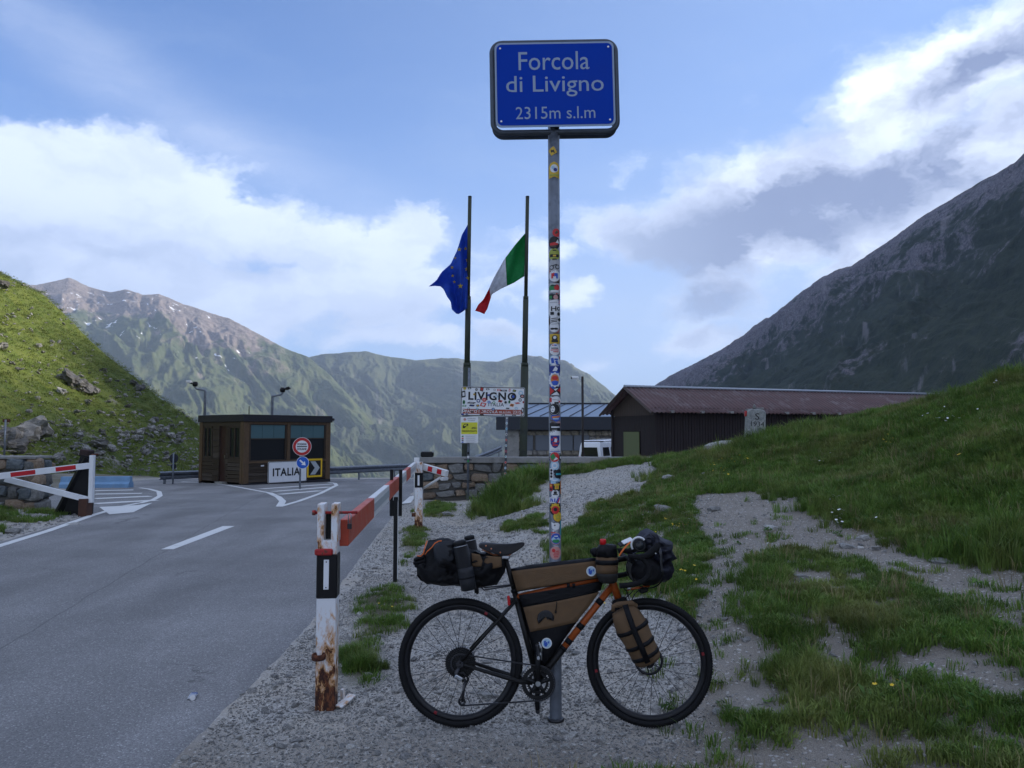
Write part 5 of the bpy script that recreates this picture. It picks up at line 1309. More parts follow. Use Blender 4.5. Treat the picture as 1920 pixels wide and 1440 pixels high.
# ------------------------------------------------------------------ white van
VY = 47.; vz = float(base_z(VY))-.05
van = empty('van', (P(1083, 850, VY)[0], VY, vz), (0, 0, R(-30)), 'white camper van with a raised roof bed parked behind the wall', 'van')
vk = VY/FPX; vw = 1.55; vl = 4.6; ht = P(1110, 828, VY)[2]-vz
def vbody(): 
    mb = MB(); secs = [(0., .30), (.0, .95), (.03, 1.0), (.10, 1.62), (.16, ht-.06), (.22, ht-.02)]
    ins = [0., 0., .03, .10, .16, .26]; vs = []; n = 0
    for (z_, (d, zz)), i_ in zip(enumerate(secs), ins):
        for (x, y) in [(i_, d), (vw-i_, d), (vw-i_, vl-d*2.2), (i_, vl-d*2.2)]: vs.append((x, y, zz))
    fs = []
    for k in range(len(secs)-1):
        for j in range(4): a = k*4+j; b = k*4+(j+1) % 4; fs.append((a, b, b+4, a+4))
    fs += [(3, 2, 1, 0), tuple(range(len(vs)-4, len(vs)))]
    mb.add(vs, fs); return mb
m_vanw = pm('white_car_paint', (.72, .74, .78), .25, var=.03, coat=.6)
ob = vbody().build('body', m_vanw, van); bv = ob.modifiers.new('edge', 'BEVEL'); bv.width = .05; bv.segments = 3
ob = MB().box((vw/2, 1.9, ht+.05), (vw-.42, 3.0, .14), (R(1.5), 0, 0), bev=.05).build('roof_bed', m_vanw, van)
MB().box((vw/2, .55, ht+.01), (vw-.36, .5, .05)).build('roof_gap', m_black, van)
rw = MB().prism([(.20, 1.05), (vw-.20, 1.05), (vw-.30, 1.60), (.30, 1.60)], lambda a, b, t: (a, .005+(b-1.)*.115+t, b), .02).build('rear_window', m_glassdark, van)
for y0, y1 in ((.35, 1.45), (1.6, 2.7)): MB().prism([(y0+.08, 1.08), (y1, 1.08), (y1-.08, 1.60), (y0+.12, 1.60)], lambda a, b, t: (vw-.02-(b-1.)*.115+t-.02, a, b), .03).build('side_window', m_glassdark, van)
for y0, y1 in ((.35, 1.45), (1.6, 2.7)): MB().prism([(y0+.08, 1.08), (y1, 1.08), (y1-.08, 1.60), (y0+.12, 1.60)], lambda a, b, t: (.02+(b-1.)*.115-t+.02, a, b), .03).build('side_window', m_glassdark, van)
for s in (.12, vw-.12): MB().box((s, -.01, .85), (.12, .06, .4), bev=.02).build('tail_light', m_red, van)
MB().box((vw/2, -.04, .42), (vw-.1, .12, .2), bev=.04).build('bumper', m_vanw, van)
MB().tube([(vw*.45, -.02, 1.06), (vw*.72, -.03, 1.22)], .012, 6).build('wiper', m_black, van)
for s in (.12, vw-.12):
    for y in (.95, 3.7):
        wh = empty('wheel', (s, y, .33)); wh.parent = van
        MB().lathe([(.20, -.10), (.33, -.10), (.34, 0), (.33, .10), (.20, .10)], (0, 0, 0), 24, (1, 0, 0)).build('tyre', m_rubber, wh); MB().lathe([(.02, -.105), (.20, -.09), (.20, .09), (.02, .105)], (0, 0, 0), 20, (1, 0, 0)).build('rim', m_steel, wh)

# ------------------------------------------------------------------ timber barn with a red iron roof
m_barnw = pm('dark_red_brown_planks', (.021, .0145, .015), .75, var=.45, scale=5, bump=.003, bscale=20)
m_gable = pm('grey_brown_gable_boards', (.058, .042, .036), .75, var=.3, scale=4)
m_barnroof = pm('rusty_red_corrugated_iron', (.088, .047, .046), .62, var=.3, scale=2., col2=(.15, .115, .118), mixat=(.5, .72), mscale=1.4)
m_door_g = pm('olive_green_door', (.115, .135, .062), .6, var=.1)
barn_dir = Vector((17, 7, 0)).normalized(); bang = math.atan2(7, 17)
bcx, bcy = P(1232, 860, 36)[0], 36.
barn = empty('barn', (bcx, bcy, gz1(bcx, bcy)-.35), (0, 0, bang), 'long low dark timber barn with a rusty red corrugated iron roof', 'barn')
bo = barn.location; zo = bo.z
EH = P(1232, 764, 36)[2]-zo; BWd = 4.0; BLn = 24.; RH = P(1176, 726, 38)[2]-zo
MB().box((BLn/2, BWd/2, EH/2-.1), (BLn-.1, BWd-.1, EH-.2)).build('wall_core', m_barnw, barn)
npl = 150; pw_ = BLn/npl
plank = MB().box((0, 0, EH/2), (pw_*.86, .05, EH), bev=.008).mesh('plank', m_barnw); plank2 = MB().box((0, 0, EH/2), (pw_*.80, .07, EH), bev=.008).mesh('plank', m_barnw)
rs = random.Random(2)
for i in range(npl):
    ob = bpy.data.objects.new('plank', plank if i % 3 else plank2); ob.location = ((i+.5)*pw_, -.01+rs.uniform(-.006, .006), 0); link(ob, barn)
def gable_board(y0, y1, zb, zt0, zt1, mat, name='board', d=.05):
    return MB().prism([(y0, zb), (y1, zb), (y1, zt1), (y0, zt0)], lambda a, b, t: (-d+t-.0, a, b), d).build(name, mat, barn)
gh = lambda y: EH-.05+(RH-EH-.08)*(1-abs(y-BWd/2)/(BWd/2))
ng = 18
for i in range(ng):
    y0_, y1_ = BWd*i/ng+.006, BWd*(i+1)/ng-.006
    gable_board(y0_, y1_, EH*.78 if 0 else EH-.35, gh(y0_), gh(y1_), m_gable)
    if not (1.35 < (y0_+y1_)/2 < 2.9): gable_board(y0_, y1_, 0, EH-.37, EH-.37, m_barnw)
    else: gable_board(y0_, y1_, 2.5, EH-.37, EH-.37, m_barnw)
dr = MB().box((-.07, 2.15, 1.35), (.05, 1.45, 2.25), bev=.01).build('door', m_door_g, barn); MB().box((-.07, 1.72, .25), (.05, .6, .5)).build('door_lower_leaf', m_door_g, barn)
MB().box((-.11, 1.62, .95), (.02, .14, .62), bev=.005).build('notice', m_offwhite, dr)
MB().box((-.065, BWd+.0, EH/2), (.10, .14, EH)).build('corner_post', m_barnw, barn); MB().box((-.065, 0, EH/2), (.10, .14, EH)).build('corner_post', m_barnw, barn)
# corrugated roof
ov = .45
def corrugated(side):
    n = 900; xs_ = np.linspace(-.55, BLn+.3, n); amp = .030
    w_ = amp*np.sin((xs_+.55)/(.24)*2*math.pi/1.)
    ye = -ov if side < 0 else BWd+ov; zedge = EH+.02-ov*(RH-EH)/(BWd/2)
    vs = []
    for s in (0., .33, .66, 1.):
        y = ye+(BWd/2-ye)*s; z = zedge+(RH-zedge)*s
        vs += [(x, y, z+dw) for x, dw in zip(xs_, w_)]
    fs = [(r_*n+i, r_*n+i+1, (r_+1)*n+i+1, (r_+1)*n+i) for r_ in range(3) for i in range(n-1)]
    mb = MB(); mb.add(vs, fs, 0, True); ob = mb.build('corrugated_sheet', m_barnroof, barn); md = ob.modifiers.new('thickness', 'SOLIDIFY'); md.thickness = .03
corrugated(-1); corrugated(1)
MB().tube([(-.55, BWd/2, RH+.03), (BLn+.3, BWd/2, RH+.03)], .07, 8).build('ridge_cap', pm('pale_zinc', (.32, .35, .40), .45, .5), barn)
for s in (-1, 1):
    ye = -ov if s < 0 else BWd+ov; zedge = EH+.02-ov*(RH-EH)/(BWd/2)
    MB().tube([(-.56, ye, zedge-.06), (-.56, BWd/2, RH-.05)], .07, 4, smooth=False).build('barge_board', m_gable, barn)
for i in range(15): MB().box((.6+i*1.7, -.22, EH-.20), (.16, .5, .12)).build('rafter_end', m_conc, barn)

# ------------------------------------------------------------------ boundary stone and slab
sq = G(1415, 818) or G(1415, 830); stn = empty('boundary_stone', (sq.x, sq.y, sq.z-.12), (0, R(3), R(-4)), 'weathered grey boundary stone carved S 1934 standing in the grass', 'boundary stone'); sk_ = sq.y/FPX
stn.location.z = P(1415, 767, sq.y)[2]-(818-767)*sk_-.12; shh2 = (818-767)*sk_+.12; sw2 = 35*sk_
ol = [(-sw2/2, 0), (sw2/2, 0), (sw2/2*.98, shh2-.07), (sw2/2*.8, shh2-.015), (sw2*.2, shh2), (-sw2*.25, shh2-.005), (-sw2/2*.85, shh2-.02), (-sw2/2*.97, shh2-.08)]
m_bst = stone_mat('pale_granite', (.20, .21, .21), (.36, .36, .34), 7.)
ob = MB().prism(ol, lambda a, b, t: (a, t-.1, b), .22).build('stone_body', m_bst, stn); bv = ob.modifiers.new('edge', 'BEVEL'); bv.width = .025; bv.segments = 3
lettering('S', 8*sk_, 12*sk_, lambda a, b: (a+.01, -.103, b+shh2-14*sk_), m_ink, stn); lettering('1934', 24*sk_, 9*sk_, lambda a, b: (a+.02, -.103, b+shh2-28*sk_), m_ink, stn)
MB().box((-sw2/2-.01, 0, shh2-.1), (.03, .1, .11), bev=.005).build('red_mark', m_signred, stn)
sl = MB().box((0, .1, shh2+.005), (sw2*.9, .16, .03), (0, R(-8), 0), bev=.01).build('capstone', m_stg, stn)
pb_ = MB().lathe([(.001, .0), (.028, .01), (.034, .04), (.018, .085), (.002, .10)], (-.03, .0, shh2), 8).build('perched_pebble', m_stg, stn)
q = G(1352, 846) or G(1352, 856); so2 = bpy.data.objects.new('rock', stone_mesh('rock', stone_mat('pale_slab_stone', (.27, .26, .24), (.42, .41, .38), 5.), 90, .25)); so2.location = (q.x, q.y, q.z+.08); so2.scale = (.68, .45, .24); so2.rotation_euler = (0, R(-8), R(10)); link(so2); tag(so2, 'pale flat slab of rock beside the carved boundary stone', 'rock')

# ------------------------------------------------------------------ the touring bicycle
BIKE_Y, LEAN = 4.32, R(4.2)
bike0 = Vector((P(1008, 1277, BIKE_Y)[0], BIKE_Y, max(gz1(P(a, 1277, BIKE_Y)[0], BIKE_Y) for a in (864, 1217))+.003))
BM = Matrix.Translation(bike0) @ Matrix.Rotation(-LEAN, 4, 'X')
BMi = BM.inverted()
def bk(px, py, by=0.):
    """point of the bicycle's own plane (offset by, negative towards the viewer) seen at a pixel, in bicycle space"""
    r = Vector(ray(px, py)); o_ = Vector((0, 0, CAM_H)); ro = BMi @ o_; rd = BMi.to_3x3() @ r
    k = (by-ro.y)/rd.y; return ro+rd*k
def bthing(name, label, cat):
    e = empty(name, (0, 0, 0), (0, 0, 0), label, cat); e.matrix_basis = BM; return e
bike = bthing('bicycle', 'orange and black gravel bicycle loaded with bags leaning on the sign pole', 'bicycle')
m_carbon = pm('black_frame_paint', (.009, .0085, .0085), .42, var=.2, spec=.2)
m_drive = pm('oiled_black_steel', (.018, .018, .019), .5, .4, spec=.2)
m_rim = pm('black_carbon_rim', (.010, .010, .012), .36, var=.15, spec=.25)
WR = .345
def wheel(c, parent, front):
    w_ = empty('wheel', c); w_.parent = parent
    MB().torus((0, 0, 0), WR-.0195, .0195, n=96, k=14, rz=.0200).build('tyre', m_rubber, w_)
    # small tread blocks that break the outline
    mb = MB()
    for i in range(150):
        a = 2*math.pi*i/150
        for s, off in ((-1, 0), (1, .5)):
            a2 = a+off*2*math.pi/150; c_ = Vector(((WR-.0012)*math.cos(a2), s*.007, (WR-.0012)*math.sin(a2)))
            mb.box(c_, (.0035, .008, .007), Matrix.Rotation(-a2, 3, 'Y'))
    tr = mb.build('tread', m_rubber, w_); tr['kind'] = 'stuff'
    prof = [(-.012, .311), (-.0125, .302), (-.010, .288), (0, .280), (.010, .288), (.0125, .302), (.012, .311)]
    mb = MB(); n = 96; vs = []
    for i in range(n):
        a = 2*math.pi*i/n
        for y, r_ in prof: vs.append((r_*math.cos(a), y, r_*math.sin(a)))
    kx = len(prof); mb.add(vs, [(i*kx+j, i*kx+(j+1) % kx, ((i+1) % n)*kx+(j+1) % kx, ((i+1) % n)*kx+j) for i in range(n) for j in range(kx)], 0, True)
    rim = mb.build('rim', m_rim, w_)
    for a0 in ((R(243), R(62)) if not front else (R(10), R(190))):
        MB().torus((0, -.0118, 0), .2975, .009, n=4, k=6, rz=.0016, arc=(a0-.028, a0+.028)).build('rim_decal', pm('dull_red_decal', (.20, .012, .018), .4), rim)
    hub = MB().tube([(0, -.05, 0), (0, -.035, 0), (0, -.03, 0), (0, .03, 0), (0, .035, 0), (0, .05, 0)], [.010, .010, .026, .026, .010, .010], 16).build('hub', m_darksteel, w_)
    ns = 24
    spoke = MB().tube([(.024, 0, 0), (.284, 0, 0)], .0011, 4, smooth=False).mesh('spoke', m_darksteel)
    for i in range(ns):
        a = 2*math.pi*i/ns; s = -1 if i % 2 else 1
        p0 = Vector((.026*math.cos(a+s*.9*(1 if (i//2) % 2 else -1)), s*.028, .026*math.sin(a+s*.9*(1 if (i//2) % 2 else -1)))); p1 = Vector((.283*math.cos(a), s*.002, .283*math.sin(a)))
        ob = bpy.data.objects.new('spoke', MB().tube([p0, p1], .0012, 4, smooth=False).mesh('spoke', m_darksteel)); link(ob, w_)
    # brake rotor
    mb = MB(); mb.torus((0, .036, 0), .073, .007, n=40, k=4, rz=.001)
    for i in range(6):
        a = i*math.pi/3; mb.tube([(.02*math.cos(a), .036, .02*math.sin(a)), (.067*math.cos(a+.5), .036, .067*math.sin(a+.5))], .003, 4)
    mb.build('brake_rotor', m_steel if not front else m_darksteel, w_)
    return w_
RC, FC = bk(863.6, 1242.5), bk(1217.3, 1250.5)
RC.z = WR; FC.z = WR
rw_ = wheel(RC, bike, False); fw_ = wheel(FC, bike, True); fw_.rotation_euler = (0, 0, R(-6))
BBc = bk(1008, 1277); SC_ = bk(967, 1118); HT, HBt = bk(1141, 1070), bk(1159, 1121)
fr = empty('frame', (0, 0, 0)); fr.parent = bike
def tb(name, pts, r, mat, parent=fr, n=14, **k): return MB().tube(pts, r, n, **k).build(name, mat, parent)
tb('seat_tube', [BBc, SC_+(SC_-BBc)*.06], .0165, m_carbon)
dtu = bk(1147, 1099); spl = dtu.lerp(BBc, .66)
tb('down_tube_upper', [dtu, spl], .0195, m_orange); tb('down_tube_lower', [spl+(dtu-spl)*.004, BBc], .0198, m_carbon)
for f, l in ((.14, .05), (.40, .05), (.56, .045), (.64, .03)): tb('down_tube_band', [dtu.lerp(BBc, f), dtu.lerp(BBc, f+l)], .0206, m_nylon)
tb('top_tube', [SC_+Vector((0, 0, -.004)), bk(1140, 1081)], .0155, m_orange)
tb('head_tube', [HT, HBt], .0215, m_orange)
for s in (-1, 1):
    dro = RC+Vector((0, s*.062, 0))
    tb('chainstay', [BBc+Vector((-.03, s*.03, 0)), BBc+Vector((-.10, s*.038, .006)), dro+Vector((.02, 0, -.002))], [.013, .013, .009], m_carbon)
    tb('seatstay', [SC_+Vector((.003, s*.018, -.02)), dro+Vector((0, 0, .006))], [.0085, .0075], m_carbon)
    MB().lathe([(.020, -.006), (.020, .006)], dro, 12, (0, 1, 0)).build('dropout', m_darksteel, fr)
tb('bottom_bracket_shell', [BBc+Vector((0, -.038, 0)), BBc+Vector((0, .038, 0))], .023, m_carbon)
fk = empty('fork', (0, 0, 0)); fk.parent = bike
cr = HBt+(HBt-HT).normalized()*.02
MB().box(cr, (.06, .085, .04), (HT-HBt).to_track_quat('Z', 'Y').to_matrix(), bev=.012).build('fork_crown', m_carbon, fk)
for s in (-1, 1): tb('fork_blade', [cr+Vector((0, s*.035, -.005)), cr.lerp(FC, .5)+Vector((-.004, s*.052, 0)), FC+Vector((0, s*.055, 0))], [.016, .013, .009], m_carbon, fk)
sp = bk(948, 1046); tb('seatpost', [SC_, sp], .0137, m_carbon, bike)
MB().tube([SC_+(SC_-BBc)*.05, SC_+(SC_-BBc)*.085], .0195, 14).build('seat_clamp', m_blackplastic, bike)
# saddle
def saddle():
    xs_ = [898, 903, 912, 925, 940, 955, 968, 978, 984]; tops = [1019, 1016, 1016.5, 1018, 1019.5, 1019.5, 1018, 1016, 1017]
    bots = [1023, 1027, 1031, 1035, 1042, 1041, 1034, 1027, 1022]; half = [.055, .068, .070, .058, .040, .027, .021, .018, .010]
    mb = MB(); vs = []; n = 13
    for x, t, b, h in zip(xs_, tops, bots, half):
        T_, B_ = bk(x, t), bk(x, b)
        for j in range(n):
            u = -1+2*j/(n-1); drop = abs(u)**3.2
            vs.append((T_.x, u*h, T_.z+(B_.z-T_.z)*drop - .004*(1-abs(u))*0))
    mb.add(vs, [(i*n+j, i*n+j+1, (i+1)*n+j+1, (i+1)*n+j) for i in range(len(xs_)-1) for j in range(n-1)], 0, True)
    return mb
sd_ = empty('saddle', (0, 0, 0)); sd_.parent = bike
ob = saddle().build('saddle_top', m_leather, sd_); md = ob.modifiers.new('thickness', 'SOLIDIFY'); md.thickness = .005; ob.modifiers.new('smooth', 'SUBSURF').render_levels = 2
for s in (-1, 1): MB().tube([bk(905, 1030)+Vector((0, s*.02, 0)), bk(925, 1040)+Vector((0, s*.022, 0)), bk(955, 1040)+Vector((0, s*.022, 0)), bk(977, 1026)+Vector((0, s*.006, 0))], .0035, 8).build('saddle_rail', m_copper, sd_)
for px_, py_, by_ in ((911, 1023.5, -.073), (921, 1029, -.066), (938, 1036, -.044)): MB().lathe([(.005, 0), (.003, .003)], bk(px_, py_, by_), 10, (0, -1, 0)).build('rivet', m_copper, sd_)
MB().box(sp+Vector((0, 0, .006)), (.05, .05, .025), bev=.006).build('saddle_clamp', m_steel, sd_)
# rear lamp
MB().box(bk(954, 1126, -.0), (.016, .022, .055), (0, R(-6), 0), bev=.005).build('tail_light', m_red, bike); MB().box(bk(960, 1126), (.02, .014, .03)).build('tail_light_bracket', m_blackplastic, bike)
# drivetrain
ck_ = empty('crankset', BBc); ck_.parent = bike
def gear(r, teeth, th, y, name, mat, parent, hole=.72, spokes=5):
    mb = MB(); ol = []
    for i in range(teeth):
        a = 2*math.pi*i/teeth; d = 2*math.pi/teeth
        for f, rr in ((0, r-.004), (.3, r-.004), (.42, r+.003), (.58, r+.003), (.72, r-.004)): ol.append(((rr)*math.cos(a+f*d), rr*math.sin(a+f*d)))
    n = len(ol); inner = [(p[0]/math.hypot(*p)*r*hole, p[1]/math.hypot(*p)*r*hole) for p in ol]
    vs = [(a, y, b) for a, b in ol]+[(a, y, b) for a, b in inner]+[(a, y+th, b) for a, b in ol]+[(a, y+th, b) for a, b in inner]; fs = []
    for i in range(n):
        j = (i+1) % n; fs += [(i, j, n+j, n+i), (2*n+i, 3*n+i, 3*n+j, 2*n+j), (i, 2*n+i, 2*n+j, j), (n+i, n+j, 3*n+j, 3*n+i)]
    mb.add(vs, fs)
    for i in range(spokes): a = 2*math.pi*i/spokes+.3; mb.tube([(.01*math.cos(a), y+th/2, .01*math.sin(a)), (r*(hole+.04)*math.cos(a), y+th/2, r*(hole+.04)*math.sin(a))], [.014, .008], 6)
    return mb.build(name, mat, parent)
gear(.092, 46, .003, -.046, 'chainring', m_drive, ck_); gear(.062, 30, .003, -.039, 'chainring', m_drive, ck_)
MB().tube([(0, -.05, 0), (0, -.075, .17)], [.017, .012], 10, flat=.7).build('crank_arm', m_blackplastic, ck_); MB().tube([(0, .05, 0), (0, .07, -.17)], [.017, .012], 10, flat=.7).build('crank_arm', m_blackplastic, ck_)
MB().lathe([(.014, 0), (.014, .006), (.008, .006)], (0, -.066, 0), 16, (0, 1, 0)).build('axle_cap', m_steel, ck_)
def pedal(z, s):
    pe = empty('pedal', (0, s*.125, z)); pe.parent = ck_
    MB().tube([(0, -s*.05, 0), (0, s*.04, 0)], .008, 10).build('pedal_axle', m_steel, pe)
    MB().box((.0, 0, .03 if s < 0 else 0), (.022, .05, .075), (0, R(-8), 0), bev=.006).build('pedal_body', m_darksteel, pe)
    MB().tube([(.016, -.022, -.012), (.018, -.024, .05), (.006, -.024, .072)], .0035, 6).build('pedal_cage', m_steel, pe); MB().tube([(.016, .022, -.012), (.018, .024, .05), (.006, .024, .072)], .0035, 6).build('pedal_cage', m_steel, pe)
    MB().box((.012, 0, .02), (.008, .05, .014)).build('cleat_plate', m_steel, pe); MB().box((.012, 0, .055), (.008, .046, .012)).build('cleat_plate', m_steel, pe)
pedal(.155, -1); pedal(-.165, 1)
cs_ = empty('cassette', RC); cs_.parent = bike
for i, (r_, t_) in enumerate([(.086, 42), (.076, 37), (.067, 32), (.058, 28), (.050, 24), (.043, 21), (.037, 18), (.031, 15), (.024, 11)]): gear(r_, t_, .002, -.022-.0042*i, 'sprocket', m_drive, cs_, .62 if i else .74, 5)
dv = empty('derailleur', (0, 0, 0)); dv.parent = bike
j1, j2 = bk(872, 1273, -.05), bk(867, 1316, -.05)
MB().tube([RC+Vector((0, -.066, -.012)), bk(855, 1262, -.075), bk(862, 1274, -.075)], [.009, .014, .014], 8).build('derailleur_body', m_darksteel, dv)
MB().box(bk(860, 1271, -.085), (.045, .018, .02), (0, R(28), 0), bev=.004).build('derailleur_link', m_steel, dv)
for s in (-.058, -.044): MB().tube([Vector((j1.x, s, j1.z)), Vector((j2.x+.008, s, (j1.z+j2.z)/2)), Vector((j2.x, s, j2.z))], .007, 6, flat=.3).build('cage_plate', m_darksteel, dv)
for j in (j1, j2): ge = gear(.021, 12, .004, -.053, 'jockey_wheel', m_blackplastic, dv, .6, 4); ge.location = (j.x, 0, j.z)
# chain as separate link plates would be sub-pixel: one run of links
def chain_run(pts):
    mb = MB(); q = []
    for a, b in zip(pts[:-1], pts[1:]):
        n_ = max(1, int((b-a).length/.0127)); q += [a.lerp(b, i/n_) for i in range(n_)]
    q.append(pts[-1])
    for i in range(len(q)-1):
        t = (q[i+1]-q[i]); mb.box((q[i]+q[i+1])/2, (.0045 if i % 2 else .0065, t.length*1.12, .0075), t.to_track_quat('Y', 'Z').to_matrix())
    return mb
yC = -.0445
arcp = lambda c, r_, a0, a1, n_=10: [Vector((c.x+r_*math.cos(R(a0+(a1-a0)*i/n_)), yC, c.z+r_*math.sin(R(a0+(a1-a0)*i/n_)))) for i in range(n_+1)]
run = arcp(RC, .050, 200, 82) + arcp(BBc, .093, 97, -97, 20) + [Vector((j2.x, yC, j2.z-.021))] + arcp(j2, .021, 250, 130, 4) + [Vector((j1.x+.02, yC, j1.z))] + arcp(RC, .050, 290, 200, 4)
ch = chain_run(run).build('chain', m_darksteel, bike); ch['kind'] = 'stuff'
MB().tube([bk(990, 1246, -.02), bk(984, 1256, -.02), bk(976, 1266, -.02)], [.006, .005, .004], 8).build('front_derailleur', m_steel, bike)
# bars
hb_ = empty('handlebar', (0, 0, 0)); hb_.parent = bike
m_tape = pm('black_bar_tape', (.009, .009, .010), .8, spec=.15, var=.25, scale=40, bump=.002, bscale=50)
stem_t = HT+(HT-HBt).normalized()*.05; bc_ = bk(1176, 1046, 0.)
tb('stem', [stem_t, bc_], .016, m_blackplastic, hb_)
MB().tube([HT, stem_t+(HT-HBt).normalized()*.02], .017, 14).build('headset_spacers', m_blackplastic, hb_)
tb('bar_top', [bc_+Vector((0, -.205, 0)), bc_+Vector((0, .205, 0))], .0135, m_tape, hb_)
for s in (-1, 1):
    by_ = s*.21
    q = [(1164, 1041), (1180, 1043), (1196, 1044.5), (1206, 1048), (1214, 1057), (1217.5, 1068), (1215, 1079), (1207, 1088), (1193, 1094), (1178, 1096.5), (1162, 1098)]
    pts = [bk(a, b, -.21) for a, b in q]; pts = [Vector((p.x, by_+(.0 if i < 5 else s*.012), p.z)) for i, p in enumerate(pts)]
    pts = [Vector((bc_.x, by_*.94, bc_.z))] + pts[1:]
    tb('drop_bar', pts, .0148, m_tape, hb_)
    MB().tube([pts[-1], pts[-1]+Vector((-.004, 0, -.0005))], .0152, 12).build('bar_plug', m_blackplastic, hb_)
    lv = empty('brake_lever', (0, 0, 0)); lv.parent = hb_
    hq = [(1196, 1046), (1210, 1043), (1222, 1036), (1231, 1027), (1234, 1019)]
    hp_ = [Vector((bk(a, b, -.21).x, by_, bk(a, b, -.21).z)) for a, b in hq]
    tb('hood', hp_, [.015, .018, .020, .021, .013], m_tape, lv)
    lq = [(1235, 1028), (1239, 1040), (1239, 1055), (1241, 1068), (1244, 1080)]
    tb('lever_blade', [Vector((bk(a, b, -.21).x, by_+s*.006, bk(a, b, -.21).z)) for a, b in lq], [.010, .009, .007, .006, .004], m_darksteel, lv, flat=.6)
    MB().lathe([(.004, 0), (.004, .003)], Vector((bk(1228, 1037, -.21).x, by_+s*.021, bk(1228, 1037, -.21).z)), 8, (0, s, 0)).build('clamp_screw', m_steel, lv)
# cables, lamp and its orange hook under the bars
for (a, b, c) in [((1164, 1098), (1175, 1108), (1180, 1124)), ((1190, 1103), (1183, 1112), (1172, 1122)), ((1200, 1104), (1190, 1114), (1182, 1130))]: MB().tube([bk(*a, -.05), bk(*b, -.06), bk(*c, -.03)], .0028, 6).build('cable', m_blackplastic, bike)
MB().tube([bk(1176, 1106, -.06), bk(1218, 1098, -.06)], [.006, .008], 8).build('orange_lamp_rod', m_orange, bike)
MB().lathe([(.010, 0), (.010, .02)], bk(1183, 1104, -.09), 10, (-1, .2, .3)).build('lamp', m_steel, bike)
MB().box(bk(1206, 1106, -.05), (.05, .05, .03), (0, R(-14), 0), bev=.008).build('lamp_mount', m_blackplastic, bike)
# bag support rods behind the seatpost
for s in (-1, 1): MB().tube([bk(961, 1097)+Vector((0, s*.02, 0)), bk(908, 1104)+Vector((0, s*.05, 0)), bk(902, 1098)+Vector((0, s*.05, .0))], .004, 8).build('bag_support', m_darksteel, bike)

# ------------------------------------------------------------------ bags
def pillow(outline, half, by0, mat, name, parent, mats=None, puff=.5, rings=6, wob=.006, seed=0, assign=None, smooth=True):
    """bag seen side-on: outline in photo pixels, bulging both ways to half thickness"""
    ol = dense(outline, 7.)
    cx = sum(a for a, b in ol)/len(ol); cy = sum(b for a, b in ol)/len(ol); n = len(ol)
    mb = MB()
    for s in (-1, 1):
        vs = []; ks = []
        for k in range(rings+1):
            f = 1-k/rings
            for a, b in ol:
                q = bk(cx+(a-cx)*f, cy+(b-cy)*f, by0)
                th = half*(1-f**(2/puff))**.5 if f < 1 else 0.
                wv = wob*float(fbm(np.array([a*.045*f+seed]), np.array([b*.045*f+seed*1.7+s]), 3)[0])*(1 if k else .3)
                vs.append((q.x+wv*.7, by0+s*(th+wv*1.6), q.z+wv)); ks.append((cx+(a-cx)*f, cy+(b-cy)*f))
        fs = []; ms = []
        for k in range(rings):
            for i in range(n):
                j = (i+1) % n; fs.append((k*n+i, k*n+j, (k+1)*n+j, (k+1)*n+i) if k < rings-1 else (k*n+i, k*n+j, (k+1)*n+i))
                pc = ks[k*n+i]; ms.append(assign(pc[0], pc[1]) if assign else 0)
        base = len(mb.v); mb.v.extend([tuple(map(float, v)) for v in vs])
        for f_, m_ in zip(fs, ms): mb.f.append(tuple(i_+base for i_ in f_)); mb.m.append(m_); mb.sm.append(smooth)
    me = mb.mesh(name, mats or mat)
    bm = bmesh.new(); bm.from_mesh(me); bmesh.ops.remove_doubles(bm, verts=bm.verts, dist=.0006); bmesh.ops.recalc_face_normals(bm, faces=bm.faces); bm.to_mesh(me); bm.free()
    return link(bpy.data.objects.new(name, me), parent)
def panel(outline, by, mat, name, parent, th=.003, bulge=0.):
    ol = dense(outline, 8.); vs, fs = subdiv_fan(ol, 4); cx = sum(a for a, b in ol)/len(ol); cy = sum(b for a, b in ol)/len(ol)
    mx = max(math.hypot(a-cx, b-cy) for a, b in ol)
    pts = []
    for a, b in vs:
        q = bk(a, b, by); d = math.hypot(a-cx, b-cy)/mx; pts.append((q.x, by-bulge*(1-d*d)+.0008*math.sin(a*.9+b*.5), q.z))
    mb = MB(); mb.add(pts, fs, 0, True); ob = mb.build(name, mat, parent); md = ob.modifiers.new('thickness', 'SOLIDIFY'); md.thickness = th; return ob
def strap(pts, w_, by, mat, name, parent, th=.003):
    q = [bk(a, b, c if len(t) > 2 else by) for t in pts for (a, b, c) in [(t[0], t[1], t[2] if len(t) > 2 else by)]]
    L, Rr = [], []
    for i in range(len(q)):
        t = (q[min(i+1, len(q)-1)]-q[max(0, i-1)]).normalized(); nrm = t.cross(Vector((0, 1, 0))).normalized()*w_/2; L.append(q[i]+nrm); Rr.append(q[i]-nrm)
    mb = MB(); n = len(q); mb.add(L+Rr, [(i, i+1, n+i+1, n+i) for i in range(n-1)], 0, True); ob = mb.build(name, mat, parent); md = ob.modifiers.new('thickness', 'SOLIDIFY'); md.thickness = th; md.offset = 0; return ob
def emblem(px_, py_, by, parent, rad):
    c = bk(px_, py_, by); q = 4.3/FPX; mb = MB()
    for i, (ol, k) in enumerate([(circle(rad*q, 24), 0), (circle(rad*.82*q, 24), 1), ([(a*q, b*q) for a, b in [(-5,-3),(-5,4),(-1,5),(-2,1),(1,3),(2,-2),(0,-6),(-3,-6)]], 2), ([(a*q, b*q) for a, b in [(2,3),(5,4),(5,0),(3,-1)]], 2)]): mb.add([(c.x+a, by-.0006*(i+1), c.z+b) for a, b in ol], [tuple(range(len(ol)))], k)
    return mb.build('round_badge', [smat('w'), smat('l'), smat('b')], parent, fix=False)
